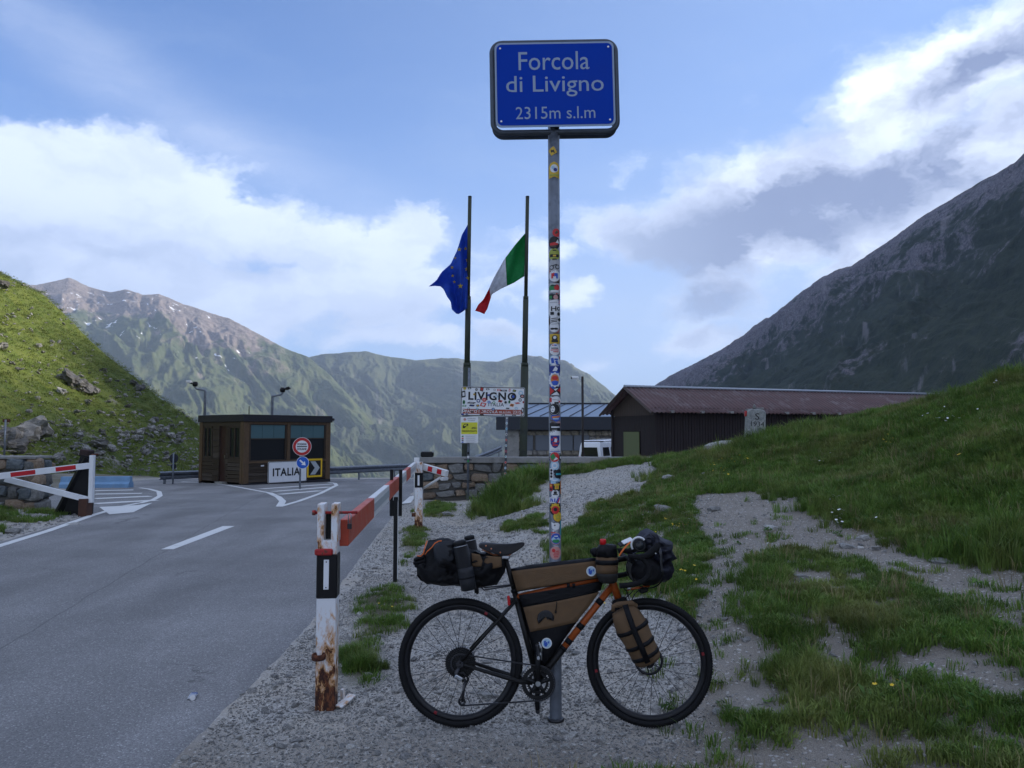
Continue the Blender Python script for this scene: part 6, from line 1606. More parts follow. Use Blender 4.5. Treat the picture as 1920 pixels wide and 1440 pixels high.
# frame bag
fb = bthing('frame_bag', 'tan and black bag filling the triangle of the bicycle frame', 'bag')
pillow([(970,1114),(1050,1101),(1134,1088),(1124,1106),(1090,1155),(1062,1193),(1030,1240),(1016,1256),(1006,1248),(994,1200),(980,1150)], .030, 0., m_nylon, 'bag_body', fb, puff=.35, seed=1, wob=.004)
panel([(981,1139),(1050,1126),(1124,1110),(1104,1138),(1080,1167),(1035,1177),(994,1185)], -.0305, m_tan, 'tan_panel', fb, bulge=.004)
panel([(972,1116),(1050,1103),(1131,1090),(1126,1107),(1050,1124),(980,1137)], -.029, m_nylon, 'zip_flap', fb, bulge=.002)
strap([(1010,1131),(1060,1121),(1122,1107)], .004, -.034, m_blackplastic, 'zip', fb)
strap([(1044,1128),(1043,1140),(1042,1146)], .004, -.038, m_blackplastic, 'zip_pull', fb); MB().lathe([(.004, 0), (.005, .012)], bk(1042, 1150, -.039), 8).build('zip_toggle', m_blackplastic, fb)
lg = [(1010,1170),(1007,1160),(1009,1152),(1014,1147),(1021,1144),(1028,1144.5),(1034,1148),(1038,1154),(1039,1160),(1037,1165),(1035,1160),(1032,1163),(1030,1158),(1027,1162.5),(1024,1157),(1021,1156),(1018,1150.5),(1016,1151),(1012,1162)]
panel(lg, -.0372, m_ink, 'mountain_emblem', fb, th=.0008)
emblem(1025, 1206, -.034, fb, 9.6)
# top tube bag
tt = bthing('top_tube_bag', 'long tan bag with black edges strapped along the bicycle top tube', 'bag')
pillow([(958,1066),(1000,1058),(1060,1051),(1110,1045.5),(1121,1047),(1128,1065),(1131,1084),(1100,1089),(1040,1098),(969,1110),(963,1090)], .034, 0., m_nylon, 'bag_body', tt, puff=.18, seed=2, wob=.003)
panel([(959,1071),(1040,1061),(1119,1051.5),(1129,1082),(1070,1092),(969,1108)], -.0355, m_tan, 'tan_panel', tt, bulge=.002)
emblem(1108.5, 1071, -.0405, tt, 9.2)
for a in (1066, 1076): strap([(a, 1094), (a-.5, 1102)], .016, -.034, m_nylon, 'strap', tt)
# stem pouch with bottle
sb_ = bthing('stem_pouch', 'small tan and black drawstring pouch hanging beside the bicycle stem', 'bag')
yq = -.065
def lath_px(rows, by, mat, name, parent, n=20, crinkle=0., mi=None):
    """rows (px centre, py, half width in px): a round bag lathed about its own axis"""
    vs = []; q = 4.25/FPX
    for k, (cx, py_, hw) in enumerate(rows):
        c = bk(cx, py_, by)
        for j in range(n):
            a = 2*math.pi*j/n; w_ = 1+crinkle*float(fbm(np.array([j*.9]), np.array([k*.7]), 2)[0])
            vs.append((c.x+hw*q*w_*math.cos(a), by+hw*q*w_*math.sin(a), c.z))
    fs = [(i*n+j, i*n+(j+1) % n, (i+1)*n+(j+1) % n, (i+1)*n+j) for i in range(len(rows)-1) for j in range(n)]
    mb = MB(); mb.add(vs, fs, 0, True); mb.f += [tuple(range(n)), tuple(range(len(vs)-n, len(vs)))]; mb.m += [0, 0]; mb.sm += [False, False]
    return mb.build(name, mat, parent)
lath_px([(1140,1093,12),(1140,1090,17),(1139,1080,20),(1138,1074,20.5)], yq, pm('black_mesh', (.018, .017, .016), .8), 'mesh_pocket', sb_)
lath_px([(1138,1074,20.6),(1138,1066,21),(1138,1058,21),(1138,1044,20.5)], yq, m_tan, 'tan_side', sb_)
lath_px([(1138,1058,21.8),(1138,1049,21.4)], yq, m_nylon, 'black_band', sb_)
lath_px([(1138,1044,20.5),(1137,1036,19),(1137,1030,20),(1139,1022,17),(1141,1020,8)], yq, m_nylon, 'gathered_collar', sb_, crinkle=.22)
lath_px([(1118,1044,6),(1116,1036,10),(1114,1030,8),(1116,1027,3)], yq+.06, m_nylon, 'collar_fold', sb_, crinkle=.3)
bt_ = bthing('bottle', 'drink bottle with a red screw cap poking out of the stem pouch', 'bottle')
lath_px([(1131,1040,11),(1131,1026,10),(1131,1022,6),(1131,1019,5.5)], yq-.03, m_blackplastic, 'bottle_body', bt_); lath_px([(1130.5,1021,6),(1130.5,1012,6),(1130.5,1010.5,5)], yq-.03, m_red, 'screw_cap', bt_)
# fork bag
fbag = bthing('fork_bag', 'tan dry bag strapped to the bicycle fork with black webbing', 'bag')
yf = -.115
ax0, ax1 = bk(1168, 1143, yf), bk(1216, 1238, yf); axd = (ax1-ax0); q_ = 4.2/FPX
def fork_roll(rows, mat, name, n=22, cr_=0., dr=0.):
    vs = []; t_ = axd.normalized(); sx_ = t_.cross(Vector((0, 1, 0))).normalized()
    for k, (f, hw, fl_) in enumerate(rows):
        c = ax0+axd*f
        for j in range(n):
            a = 2*math.pi*j/n; w_ = 1+cr_*float(fbm(np.array([math.cos(a)*1.6+3]), np.array([math.sin(a)*1.6+f*5]), 3)[0])
            p = c+sx_*((hw*q_*w_+dr)*math.cos(a))+Vector((0, 1, 0))*((hw*q_*fl_*w_+dr)*math.sin(a)); vs.append(p)
    fs = [(i*n+j, i*n+(j+1) % n, (i+1)*n+(j+1) % n, (i+1)*n+j) for i in range(len(rows)-1) for j in range(n)]
    mb = MB(); mb.add(vs, fs, 0, True); mb.f += [tuple(range(n)), tuple(range(len(vs)-n, len(vs)))]; mb.m += [0, 0]; mb.sm += [False, False]; return mb.build(name, mat, fbag)
body_rows = [(-.02, 21, .45), (.06, 25, .75), (.16, 28, .9), (.35, 30, .95), (.6, 29, .95), (.85, 27, .95), (.98, 25, .95), (1.03, 22, .95)]
fork_roll(body_rows, m_tan, 'bag_body', cr_=.14)
def hwf(f): return float(np.interp(f, [r[0] for r in body_rows], [r[1] for r in body_rows]))
for f in (.36, .66, .88): fork_roll([(f-.035, hwf(f)+.3, .96), (f, hwf(f)+.5, .96), (f+.035, hwf(f)+.3, .96)], m_nylon, 'webbing', cr_=.13, dr=.0025)
MB().tube([bk(1149, 1146, yf-.01), bk(1150, 1137, yf-.012), bk(1158, 1134, yf-.014), bk(1184, 1131, yf-.014), bk(1192, 1135, yf-.012), bk(1190, 1145, yf)], [.010, .013, .016, .016, .013, .010], 10).build('rolled_closure', m_tan, fbag)
strap([(1172,1134,yf-.07),(1178,1152,yf-.094),(1190,1185,yf-.096),(1203,1215,yf-.092),(1215,1243,yf-.080)], .030, yf-.09, m_nylon, 'webbing', fbag)
# saddle bag: big roll-top dry bag with tan shoulders
sbag = bthing('saddle_bag', 'large black roll top dry bag with tan shoulders behind the bicycle saddle', 'bag')
pillow([(777,1053),(790,1040),(797,1030),(803,1014),(820,1010),(838,1009),(852,1012),(872,1022),(882,1033),(900,1038),(925,1041),(944,1044),(949,1060),(946,1074),(932,1096),(905,1101),(880,1100),(850,1098),(815,1097),(801,1095),(790,1086),(783,1078),(781,1066),(776,1058)], .115, 0., m_nylon, 'bag_body', sbag, puff=.55, rings=10, wob=.045, seed=5)
panel([(884,1037),(900,1040),(905,1052),(903,1062),(886,1063)], -.112, m_tan, 'tan_shoulder', sbag, bulge=.008); panel([(909,1050),(912,1042),(940,1044),(941,1063),(926,1066),(905,1062)], -.094, m_tan, 'tan_shoulder', sbag, bulge=.010)
strap([(915,1038,-.05),(908,1052,-.095),(899,1066,-.112),(893,1090,-.105),(894,1112,-.09)], .024, -.1, m_nylon, 'strap', sbag)
strap([(884,1062,-.113),(915,1064,-.108),(943,1061,-.08)], .006, -.1, m_blackplastic, 'seam_tape', sbag)
for pts in ([(782,1042),(789,1043),(794,1038),(797,1025),(801,1014)], [(797,1040),(801,1034),(810,1026),(815,1019),(822,1015),(828,1014)]): MB().tube([bk(a, b, -.075-.02*(i > 1)) for i, (a, b) in enumerate(pts)], .0032, 6).build('orange_piping', m_orangetrim, sbag)
panel([(812,1025),(835,1013),(850,1014),(853,1050),(832,1064),(815,1048)], -.115, pm('slate_nylon', (.014, .016, .021), .55, var=.2, scale=14, bump=.002, bscale=40), 'outer_pocket', sbag, bulge=.010)
for pts in ([(777,1050),(786,1046),(796,1044)], [(776,1056),(788,1053),(798,1050)], [(779,1061),(790,1058),(800,1057)]): MB().tube([bk(a, b, -.03) for a, b in pts], [.010, .014, .016], 8, flat=3.2).build('roll_fold', m_nylon, sbag)
MB().tube([bk(792, 1091, -.03), bk(786, 1105, -.03), bk(786.5, 1119, -.03), bk(792, 1106, -.03), bk(803, 1097, -.03)], .0016, 5).build('loose_cord', m_blackplastic, sbag)
MB().tube([bk(894, 1100, -.09), bk(895, 1114, -.09)], [.010, .006], 6).build('strap_tail', m_nylon, sbag)
# two flasks in holsters on the saddle bag
def flask(a, b, by, label, hw):
    t = bthing('flask', label, 'flask'); p0, p1 = bk(*a, by), bk(*b, by); d = (p1-p0); L_ = d.length; r_ = hw*4.2/FPX
    MB().lathe([(r_*.9, 0), (r_, .01), (r_, L_*.86)], p0, 20, d).build('flask_body', pm('matt_black_flask', (.008, .008, .009), .5, spec=.15), t)
    MB().lathe([(r_*.93, L_*.86), (r_*.93, L_*.875)], p0, 20, d).build('steel_rim', m_steel, t)
    MB().lathe([(r_*.86, L_*.875), (r_*.86, L_*.96), (r_*.7, L_*.985), (r_*.25, L_*.99)], p0, 20, d).build('flask_lid', m_blackplastic, t); return t
flask((879, 1104), (861, 1012), -.145, 'matt black flask with a silver ringed lid held against the saddle bag', 14.)
flask((894, 1080), (879, 1003), .125, 'black flask with a loop lid standing behind the saddle bag', 12.)
cup = bthing('flask_holster', 'slate grey fabric holster wrapped round the lower half of the nearer flask', 'holster')
p0, p1 = bk(879.5, 1107, -.145), bk(872, 1064, -.145)
MB().lathe([(.028, 0), (.041, .004), (.0435, .05), (.0435, .1), (.0430, (p1-p0).length)], p0, 20, p1-p0).build('holster_sleeve', pm('slate_nylon_2', (.013, .014, .018), .6, var=.3, scale=20, bump=.002, bscale=40), cup)
MB().lathe([(.0445, .065), (.0445, .075)], p0, 20, p1-p0).build('holster_band', m_nylon, cup)
# handlebar roll, bundled jacket and clutter
hr = bthing('handlebar_roll', 'fat black dry bag rolled across the front of the bicycle handlebar', 'bag')
hc = bk(1210, 1068, 0.); nseg = 15; vs = []; n = 26
for k in range(nseg):
    f = k/(nseg-1); y = -.165+.36*f; rr_ = .088*(1-.55*abs(2*f-1)**5)
    for j in range(n):
        a = 2*math.pi*j/n; w_ = 1+.10*float(fbm(np.array([math.cos(a)*1.8+f*2]), np.array([math.sin(a)*1.8+f*3]), 3)[0]); vs.append((hc.x+rr_*w_*math.cos(a)*1.06, y, hc.z+rr_*w_*math.sin(a)*.94))
mb = MB(); mb.add(vs, [(i*n+j, i*n+(j+1) % n, (i+1)*n+(j+1) % n, (i+1)*n+j) for i in range(nseg-1) for j in range(n)], 0, True); mb.f += [tuple(range(n)), tuple(range(len(vs)-n, len(vs)))]; mb.m += [0, 0]; mb.sm += [False, False]
mb.build('bag_body', m_nylon, hr)
for y in (-.08, .10): 
    MB().torus((hc.x, y, hc.z), .092, .003, n=36, k=6, rz=.016).build('strap', m_blackplastic, hr)
jk = bthing('jacket', 'crumpled dark navy jacket bundled over the handlebar roll', 'jacket')
m_jacket = pm('navy_shell_cloth', (.009, .010, .020), .6, var=.3, scale=20)
def crumple(outline, half, by0, seed, name, par, mat, amp=.07):
    ol = dense(outline, 6.); cx = sum(a for a, b in ol)/len(ol); cy = sum(b for a, b in ol)/len(ol); n = len(ol); rings = 9; mb = MB()
    for s in (-1, 1):
        vs = []
        for k in range(rings+1):
            f = 1-k/rings
            for a, b in ol:
                pa_, pb_ = cx+(a-cx)*f, cy+(b-cy)*f; q = bk(pa_, pb_, by0); th = half*(1-f**3)**.5 if f < 1 else 0.
                nz = float(fbm(np.array([pa_*.06+seed]), np.array([pb_*.06+s*3+seed]), 4, .6, ridged=True)[0]); vs.append((q.x+.1*amp*nz, by0+s*th-amp*(nz-.2)*(1 if k else .2), q.z+.3*amp*nz*(1-f)))
        mb.add(vs, [(k*n+i, k*n+(i+1) % n, (k+1)*n+(i+1) % n, (k+1)*n+i) for k in range(rings) for i in range(n)], 0, True)
    return mb.build(name, mat, par)
crumple([(1183,1016),(1192,1006),(1200,996),(1212,990),(1222,995),(1232,1003),(1245,1010),(1256,1014),(1258,1030),(1266,1046),(1257,1052),(1259,1070),(1256,1085),(1244,1092),(1230,1090),(1224,1070),(1215,1040),(1200,1028)], .12, .0, 3., 'crumpled_cloth', jk, m_jacket)
crumple([(1200,1010),(1214,998),(1226,1008),(1222,1022),(1208,1024)], .04, -.10, 9., 'hood_fold', jk, m_jacket, .03)
hp2 = bthing('headlamp', 'black round headlamp with a pale rim strapped on top of the handlebar bag', 'lamp')
c = bk(1199, 1023, -.16)
MB().lathe([(.026, -.03), (.034, -.012), (.036, .004), (.030, .008)], c, 24, (.12, -1, .12)).build('lamp_body', m_blackplastic, hp2); MB().lathe([(.027, .006), (.020, .011), (.004, .013)], c, 20, (.12, -1, .12)).build('lens', m_glassdark, hp2)
MB().torus((c.x-.003, c.y+.006, c.z+.004), .040, .0055, n=24, k=8, arc=(R(40), R(215))).build('pale_rim', smat('w'), hp2)
ph = bthing('cycle_computer', 'slim white edged device lying on the bar beside the headlamp', 'device')
MB().box(bk(1173, 1017, -.08), (.085, .05, .010), (R(18), R(-22), R(6)), bev=.004).build('case', m_blackplastic, ph); MB().box(bk(1176, 1014, -.085), (.06, .045, .007), (R(18), R(-22), R(6)), bev=.003).build('pale_top', smat('w'), ph)
ost = strap([(1161,1042,-.19),(1166,1034,-.185),(1174,1024,-.18),(1182,1016,-.17)], .008, -.18, m_orangetrim, 'orange_strap', hr)

# ------------------------------------------------------------------ scattered stuff: grass, gravel, flowers
def scatter(name, pts, rots, scales, protos, seed, label=None, tint=None):
    """one object whose points carry instances of the prototype meshes"""
    coll = bpy.data.collections.new(name+'_kinds')
    for i, me in enumerate(protos): coll.objects.link(bpy.data.objects.new(name+'_kind', me))
    me = bpy.data.meshes.new(name); me.from_pydata([tuple(p) for p in pts], [], [])
    a = me.attributes.new('rot', 'FLOAT_VECTOR', 'POINT'); a.data.foreach_set('vector', np.ravel(rots).astype(np.float32))
    a = me.attributes.new('scl', 'FLOAT_VECTOR', 'POINT'); a.data.foreach_set('vector', np.ravel(scales).astype(np.float32))
    idx = np.random.RandomState(seed).randint(0, len(protos), len(pts))
    a = me.attributes.new('kind_index', 'INT', 'POINT'); a.data.foreach_set('value', idx.astype(np.int32))
    o_ = bpy.data.objects.new(name, me); link(o_); o_['kind'] = 'stuff'
    if label: o_['label'] = label
    ng = bpy.data.node_groups.new(name+'_scatter', 'GeometryNodeTree')
    ng.interface.new_socket('Geometry', in_out='INPUT', socket_type='NodeSocketGeometry'); ng.interface.new_socket('Geometry', in_out='OUTPUT', socket_type='NodeSocketGeometry')
    N, Lk = ng.nodes, ng.links
    gi, go = N.new('NodeGroupInput'), N.new('NodeGroupOutput'); ci_ = N.new('GeometryNodeCollectionInfo'); ci_.inputs[0].default_value = coll; ci_.inputs[1].default_value = True; ci_.inputs[2].default_value = True
    ip = N.new('GeometryNodeInstanceOnPoints'); m2p = N.new('GeometryNodeMeshToPoints')
    def na(n_, t): q = N.new('GeometryNodeInputNamedAttribute'); q.data_type = t; q.inputs[0].default_value = n_; return q.outputs[0]
    Lk.new(gi.outputs[0], m2p.inputs[0]); Lk.new(m2p.outputs[0], ip.inputs['Points']); Lk.new(ci_.outputs[0], ip.inputs['Instance']); ip.inputs['Pick Instance'].default_value = True
    Lk.new(na('kind_index', 'INT'), ip.inputs['Instance Index']); Lk.new(na('scl', 'FLOAT_VECTOR'), ip.inputs['Scale'])
    e2r = N.new('FunctionNodeEulerToRotation'); Lk.new(na('rot', 'FLOAT_VECTOR'), e2r.inputs[0]); Lk.new(e2r.outputs[0], ip.inputs['Rotation'])
    Lk.new(ip.outputs[0], go.inputs[0])
    o_.modifiers.new('scatter', 'NODES').node_group = ng
    return o_
def leaf_mat(name, c1, c2, dry, trans=.3):
    m, g, bs, co = bare(name); rnd = g.node('ShaderNodeObjectInfo').outputs['Random']; geo = g.node('ShaderNodeNewGeometry')
    pos = g.node('ShaderNodeTexCoord'); n = g.noise(geo.outputs['Position'], .9, 4, .6); n2 = g.noise(geo.outputs['Position'], 7, 3, .6)
    ri = geo.outputs['Random Per Island']
    c = g.mix(g.ramp(ri, 0, 1, 0, 1, False), (*c1, 1), (*c2, 1)); c = g.mix(g.ramp(n, .45, .72, 0, .65), c, (*dry, 1)); c = g.mix(g.ramp(g.math('ADD', g.math('MULTIPLY', ri, .7), g.math('MULTIPLY', n2, .5)), .86, .98, 0, .7), c, (*dry, 1))
    s = g.math('MULTIPLY', g.ramp(rnd, 0, 1, .75, 1.25, False), g.ramp(g.noise(geo.outputs['Position'], 1.7, 3, .6), .3, .7, .72, 1.42, False)); c = g.mix(1., c, g.comb(s, s, s), 'MULTIPLY')
    g.l.new(c, bs.inputs['Base Color']); bs.inputs['Roughness'].default_value = .6; bs.inputs['Specular IOR Level'].default_value = .25
    tr = g.node('ShaderNodeBsdfTranslucent'); g.l.new(c, tr.inputs[0]); mx = g.node('ShaderNodeMixShader'); mx.inputs[0].default_value = trans
    g.l.new(bs.outputs[0], mx.inputs[1]); g.l.new(tr.outputs[0], mx.inputs[2]); g.l.new(mx.outputs[0], m.node_tree.nodes['Material Output'].inputs[0]); return m
m_grass = leaf_mat('meadow_grass', (.066, .132, .022), (.130, .200, .038), (.21, .185, .065))
m_herb = leaf_mat('meadow_herb', (.045, .12, .022), (.085, .16, .03), (.12, .14, .045))
def tuft(seed, blades, h, spread, lean, mat, width=.0028):
    rs = np.random.RandomState(seed); mb = MB()
    for b in range(blades):
        a = rs.uniform(0, 2*math.pi); r_ = spread*rs.uniform(0, 1)**.6; x, y = r_*math.cos(a), r_*math.sin(a)
        d = a+rs.normal(0, .7); l = lean*rs.uniform(.3, 1.3); hh = h*rs.uniform(.55, 1.15); w_ = width*rs.uniform(.7, 1.3); px_, py_ = -math.sin(d)*w_, math.cos(d)*w_
        p1 = (x+math.cos(d)*l*hh*.35, y+math.sin(d)*l*hh*.35, hh*.6); p2 = (x+math.cos(d)*l*hh, y+math.sin(d)*l*hh, hh*rs.uniform(.75, 1.))
        mb.add([(x-px_, y-py_, -.015), (x+px_, y+py_, -.015), (p1[0]+px_*.8, p1[1]+py_*.8, p1[2]), (p1[0]-px_*.8, p1[1]-py_*.8, p1[2]), p2], [(0, 1, 2, 3), (3, 2, 4)])
    return mb.mesh('grass_tuft', mat)
def herb(seed, leaves, r0, mat):
    rs = np.random.RandomState(seed); mb = MB()
    for b in range(leaves):
        a = rs.uniform(0, 6.28); l = r0*rs.uniform(.6, 1.2); w_ = l*.28; up = rs.uniform(.2, .9); c_, s_ = math.cos(a), math.sin(a); o3 = (rs.normal(0, r0*.5), rs.normal(0, r0*.5), rs.uniform(0, r0*.5))
        f = lambda t, v: (o3[0]+c_*l*t-s_*v, o3[1]+s_*l*t+c_*v, o3[2]+up*l*t*(1.4-.6*t))
        mb.add([f(0, 0), f(.45, w_), f(1, 0), f(.45, -w_)], [(0, 1, 2, 3)])
    return mb.mesh('herb', mat)
rs = np.random.RandomState(12)
def cand(n, x0, x1, y0, y1):
    return rs.uniform(x0, x1, n), rs.uniform(y0, y1, n)
def place(x, y, sink=0.):
    """height on the built ground sheet (bilinear)"""
    xi = np.clip(np.searchsorted(xs, x)-1, 0, len(xs)-2); yi = np.clip(np.searchsorted(ys, y)-1, 0, len(ys)-2)
    fx = (x-xs[xi])/(xs[xi+1]-xs[xi]); fy = (y-ys[yi])/(ys[yi+1]-ys[yi])
    return (GZ[yi, xi]*(1-fx)*(1-fy)+GZ[yi, xi+1]*fx*(1-fy)+GZ[yi+1, xi]*(1-fx)*fy+GZ[yi+1, xi+1]*fx*fy)-sink
def in_view(x, y, z, m=480):
    a, b = proj(x, y, z); return (a > -m) & (a < 1920+m) & (b > 400) & (b < 1440+m*2)
T_short = [tuft(100+i, 26, .055, .05, .75, m_grass) for i in range(5)]
T_mid = [tuft(200+i, 30, .10, .055, .6, m_grass, .003) for i in range(5)]
T_long = [tuft(300+i, 46, .26, .07, .55, m_grass, .0036) for i in range(4)]
m_dry = leaf_mat('dry_stalks', (.20, .16, .075), (.28, .23, .12), (.24, .19, .09))
T_dry = [tuft(450+i, 9, .17, .05, .5, m_dry, .0018) for i in range(3)]
T_herb = [herb(400+i, 16, .035, m_herb) for i in range(4)]
def grass_layer(name, n, box, protos, keep, smin, smax, seed, label):
    x, y = cand(n, *box); z = place(x, y); m = in_view(x, y, z) & (keep(x, y, z) > rs.uniform(0, 1, n)); x, y, z = x[m], y[m], z[m]; k = len(x)
    rot = np.stack([rs.normal(0, .15, k), rs.normal(0, .15, k), rs.uniform(0, 6.28, k)], -1); s = rs.uniform(smin, smax, k)*(1+.35*fbm(x*1.1, y*1.1, 3)); sc_ = np.stack([s, s, s*rs.uniform(.8, 1.2, k)], -1)
    return scatter(name, np.stack([x, y, z], -1), rot, sc_, protos, seed, label)
def thin(y): return np.clip(9/np.maximum(y, 1), .35, 1)
gcache = {}
def gk(x, y, z): return grass_mask(x, y, z)
def patchy(x, y, z): return gk(x, y, z)
grass_layer('grass', 150000, (-.3, 10.5, 2.2, 19), T_short, lambda x, y, z: patchy(x, y, z)*np.clip(1.15-.02*y, .6, 1), .7, 1.25, 1, 'short green meadow grass covering the bank and verges')
grass_layer('grass', 42000, (0, 10.5, 3, 19), T_mid, lambda x, y, z: gk(x, y, z)*sstep(.45, .95, z+.25*fbm(x*.9, y*.9, 3))*.9, .7, 1.35, 2, 'lush green meadow grass on the rising bank')
grass_layer('grass', 16000, (-2, 1.2, 3, 19.5), T_short, lambda x, y, z: gk(x, y, z)*(.35+.65*(fbm(x*2, y*2, 3) > -.05)), .6, 1.2, 3, 'thin grass tufts in the gravel by the barrier')
grass_layer('grass', 9000, (-13, -6, 9, 18), T_short, lambda x, y, z: gk(x, y, z)*.8, 1.0, 1.9, 4, 'grass on the verge across the road')
grass_layer('herbs', 14000, (0, 9, 3, 16), T_herb, lambda x, y, z: gk(x, y, z)*sstep(.0, .25, fbm(x*.8+9, y*.8, 3)), .7, 1.7, 5, 'low leafy herbs in the meadow grass')
grass_layer('grass', 9000, (0, 10, 2.6, 18), T_dry, lambda x, y, z: gk(x, y, z)*(.25+.75*sstep(-.05, .3, fbm(x*1.3+4, y*1.3, 3))), .5, 1.3, 8, 'dry straw coloured stalks standing in the meadow')
def clumps(spots, name, label, protos, seed, n=46, rad=.28):
    P_ = []; Rt = []; Sc = []
    for (px_, py_, s, sp_) in spots:
        q = G(px_, py_)
        if q is None: continue
        for i in range(n):
            x, y = q.x+rs.normal(0, sp_), q.y+rs.normal(0, sp_*.8); P_.append((x, y, float(place(np.array([x]), np.array([y]))[0]))); Rt.append((rs.normal(0, .2), rs.normal(0, .2), rs.uniform(0, 6.3))); k = s*rs.uniform(.6, 1.2); Sc.append((k, k, k))
    scatter(name, np.array(P_), np.array(Rt), np.array(Sc), protos, seed, label)
clumps([(995,905,1.5,.28),(1015,898,1.4,.25),(970,915,1.2,.25),(940,945,1.4,.22),(955,930,1.5,.2),(925,960,1.1,.2),(960,960,.9,.2),(1000,890,1.4,.2),(1065,1035,.7,.12),(1065,1050,.6,.12),(1050,1020,.6,.12),(665,1262,.42,.055),(655,1240,.36,.05),(690,1255,.3,.05),
        (1390,830,1.2,.35),(1450,836,1.1,.4),(1480,830,1.,.4),(1545,800,1.1,.4),(1600,820,.9,.4),(1380,850,1.,.35),(1340,865,.8,.35),(1500,810,.9,.35),(1430,830,.9,.3),(1880,720,1.,.3),(1910,700,1.1,.2),(1750,760,.9,.3),(1560,950,.7,.2),(1620,960,.7,.25),(1490,930,.6,.2),(1840,1030,.9,.25),(1900,1040,1.,.25),(1440,1150,.5,.14),(1430,1090,.5,.12),(1640,1180,.45,.15),(1540,1300,.45,.13),(1480,1270,.45,.1),(1250,890,.7,.3),(1290,880,.7,.3)], 'grass', 'tall dark grass clumps by the wall and round the boundary stone', T_long, 6)
clumps([(1000,948,.7,.08),(985,955,.6,.07),(1010,970,.5,.08),(800,960,.9,.2),(830,955,.8,.2)], 'grass', 'short grass tufts at the foot of the stone wall', T_mid, 7, 30)
# gravel
def pebble(seed, mat):
    return stone_mesh('pebble', mat, seed, .35, 1)
m_peb = stone_mat('gravel_grey', (.29, .28, .265), (.52, .50, .475), 3.); m_peb2 = stone_mat('gravel_pale', (.40, .385, .355), (.58, .56, .53), 3.); m_peb3 = stone_mat('gravel_dark', (.19, .187, .182), (.36, .35, .335), 3.)
PB = [pebble(500+i, [m_peb, m_peb3, m_peb, m_peb2, m_peb3, m_peb][i]) for i in range(6)]
def gravel_layer(name, n, box, smin, smax, power, seed, keep, label):
    x, y = cand(n, *box); z = place(x, y); m = in_view(x, y, z) & (keep(x, y, z) > rs.uniform(0, 1, n)); x, y, z = x[m], y[m], z[m]; k = len(x)
    s = smin+(smax-smin)*rs.uniform(0, 1, k)**power; rot = np.stack([rs.normal(0, .5, k), rs.normal(0, .5, k), rs.uniform(0, 6.28, k)], -1)
    scatter(name, np.stack([x, y, z+s*.08], -1), rot, np.stack([s*rs.uniform(.8, 1.5, k), s, s*rs.uniform(.4, .8, k)], -1), PB, seed, label)
def gnear(x, y, z):
    rr = x-road_r(y); a, b = proj(x, y, z)
    m = (1-gk(x, y, z)*.93)*(rr > -.03+.10*fbm(x*4, y*4, 3)); return m*(1-.88*sstep(1270, 1370, a))
gravel_layer('gravel', 190000, (-1.7, 4.2, 1.6, 9), .004, .014, 1.8, 21, gnear, 'fine grey gravel of the verge')
gravel_layer('gravel', 9000, (-1.9, 4.5, 1.6, 14), .016, .050, 3.2, 22, gnear, 'coarser pebbles in the gravel')
gravel_layer('gravel', 60000, (-2.6, 6, 9, 19), .008, .026, 2.2, 23, gnear, 'grey gravel on the hump by the wall')
gravel_layer('gravel', 5000, (-11, -6.5, 9.5, 17), .015, .07, 2.5, 24, lambda x, y, z: (1-gk(x, y, z)*.9)*(x < road_l(y)+.02), 'gravel on the far verge')
gravel_layer('gravel', 900, (-7, -1.3, 1.8, 9), .004, .012, 2., 25, lambda x, y, z: sstep(1.2, 0., road_r(y)-x)*.8+.04, 'loose grit on the asphalt')
# flowers
m_yf = pm('yellow_petals', (.75, .50, .015), .6); m_wf = pm('white_petals', (.75, .75, .74), .6); m_stemg = pm('flower_stem', (.05, .10, .02), .6)
def flower(mat, petals, r_, h):
    mb = MB(); mb.tube([(0, 0, -.01), (.004, 0, h)], .0012, 4, mi=1, smooth=False)
    for i in range(petals):
        a = 6.283*i/petals; c_, s_ = math.cos(a), math.sin(a); f = lambda t, v: (.004+c_*r_*t-s_*r_*v, s_*r_*t+c_*r_*v, h+.25*r_*t)
        mb.add([f(0, 0), f(.6, .33), f(1, 0), f(.6, -.33)], [(0, 1, 2, 3)], 0)
    return mb.mesh('flower', [mat, m_stemg])
FLY = [flower(m_yf, 5, .014, .10), flower(m_yf, 5, .011, .07)]; FLW = [flower(m_wf, 6, .016, .10), flower(m_wf, 6, .012, .08)]
def flowers(name, regions, protos, seed, label):
    P_ = []; Sc = []; Rt = []
    for (px_, py_, sx_, sy_, n, s) in regions:
        for i in range(n):
            q = G(px_+rs.normal(0, sx_), py_+rs.normal(0, sy_))
            if q is None or q.y > 19: continue
            P_.append((q.x, q.y, float(place(np.array([q.x]), np.array([q.y]))[0]))); k = s*rs.uniform(.8, 1.3); Sc.append((k, k, k)); Rt.append((rs.normal(0, .3), rs.normal(0, .3), rs.uniform(0, 6)))
    scatter(name, np.array(P_), np.array(Rt), np.array(Sc), protos, seed, label)
flowers('flowers', [(1350,893,20,8,14,1.2),(1375,880,25,6,8,1.2),(1380,872,20,4,5,1.2),(1270,1000,18,9,14,1.),(1165,1010,10,5,5,.9),(1650,840,14,5,7,1.2),(1630,850,10,3,4,1.2),(1670,1327,4,3,2,.9),(1647,1334,2,2,1,.9),(1810,890,2,2,1,1.6),(1300,1085,20,10,6,.9),(1120,1155,12,10,5,.8),(720,1155,10,6,3,.8),(820,948,8,4,6,1.),(1645,770,3,2,2,1.6),(1783,730,4,3,3,2.2)], FLY, 31, 'small yellow meadow flowers in the grass')
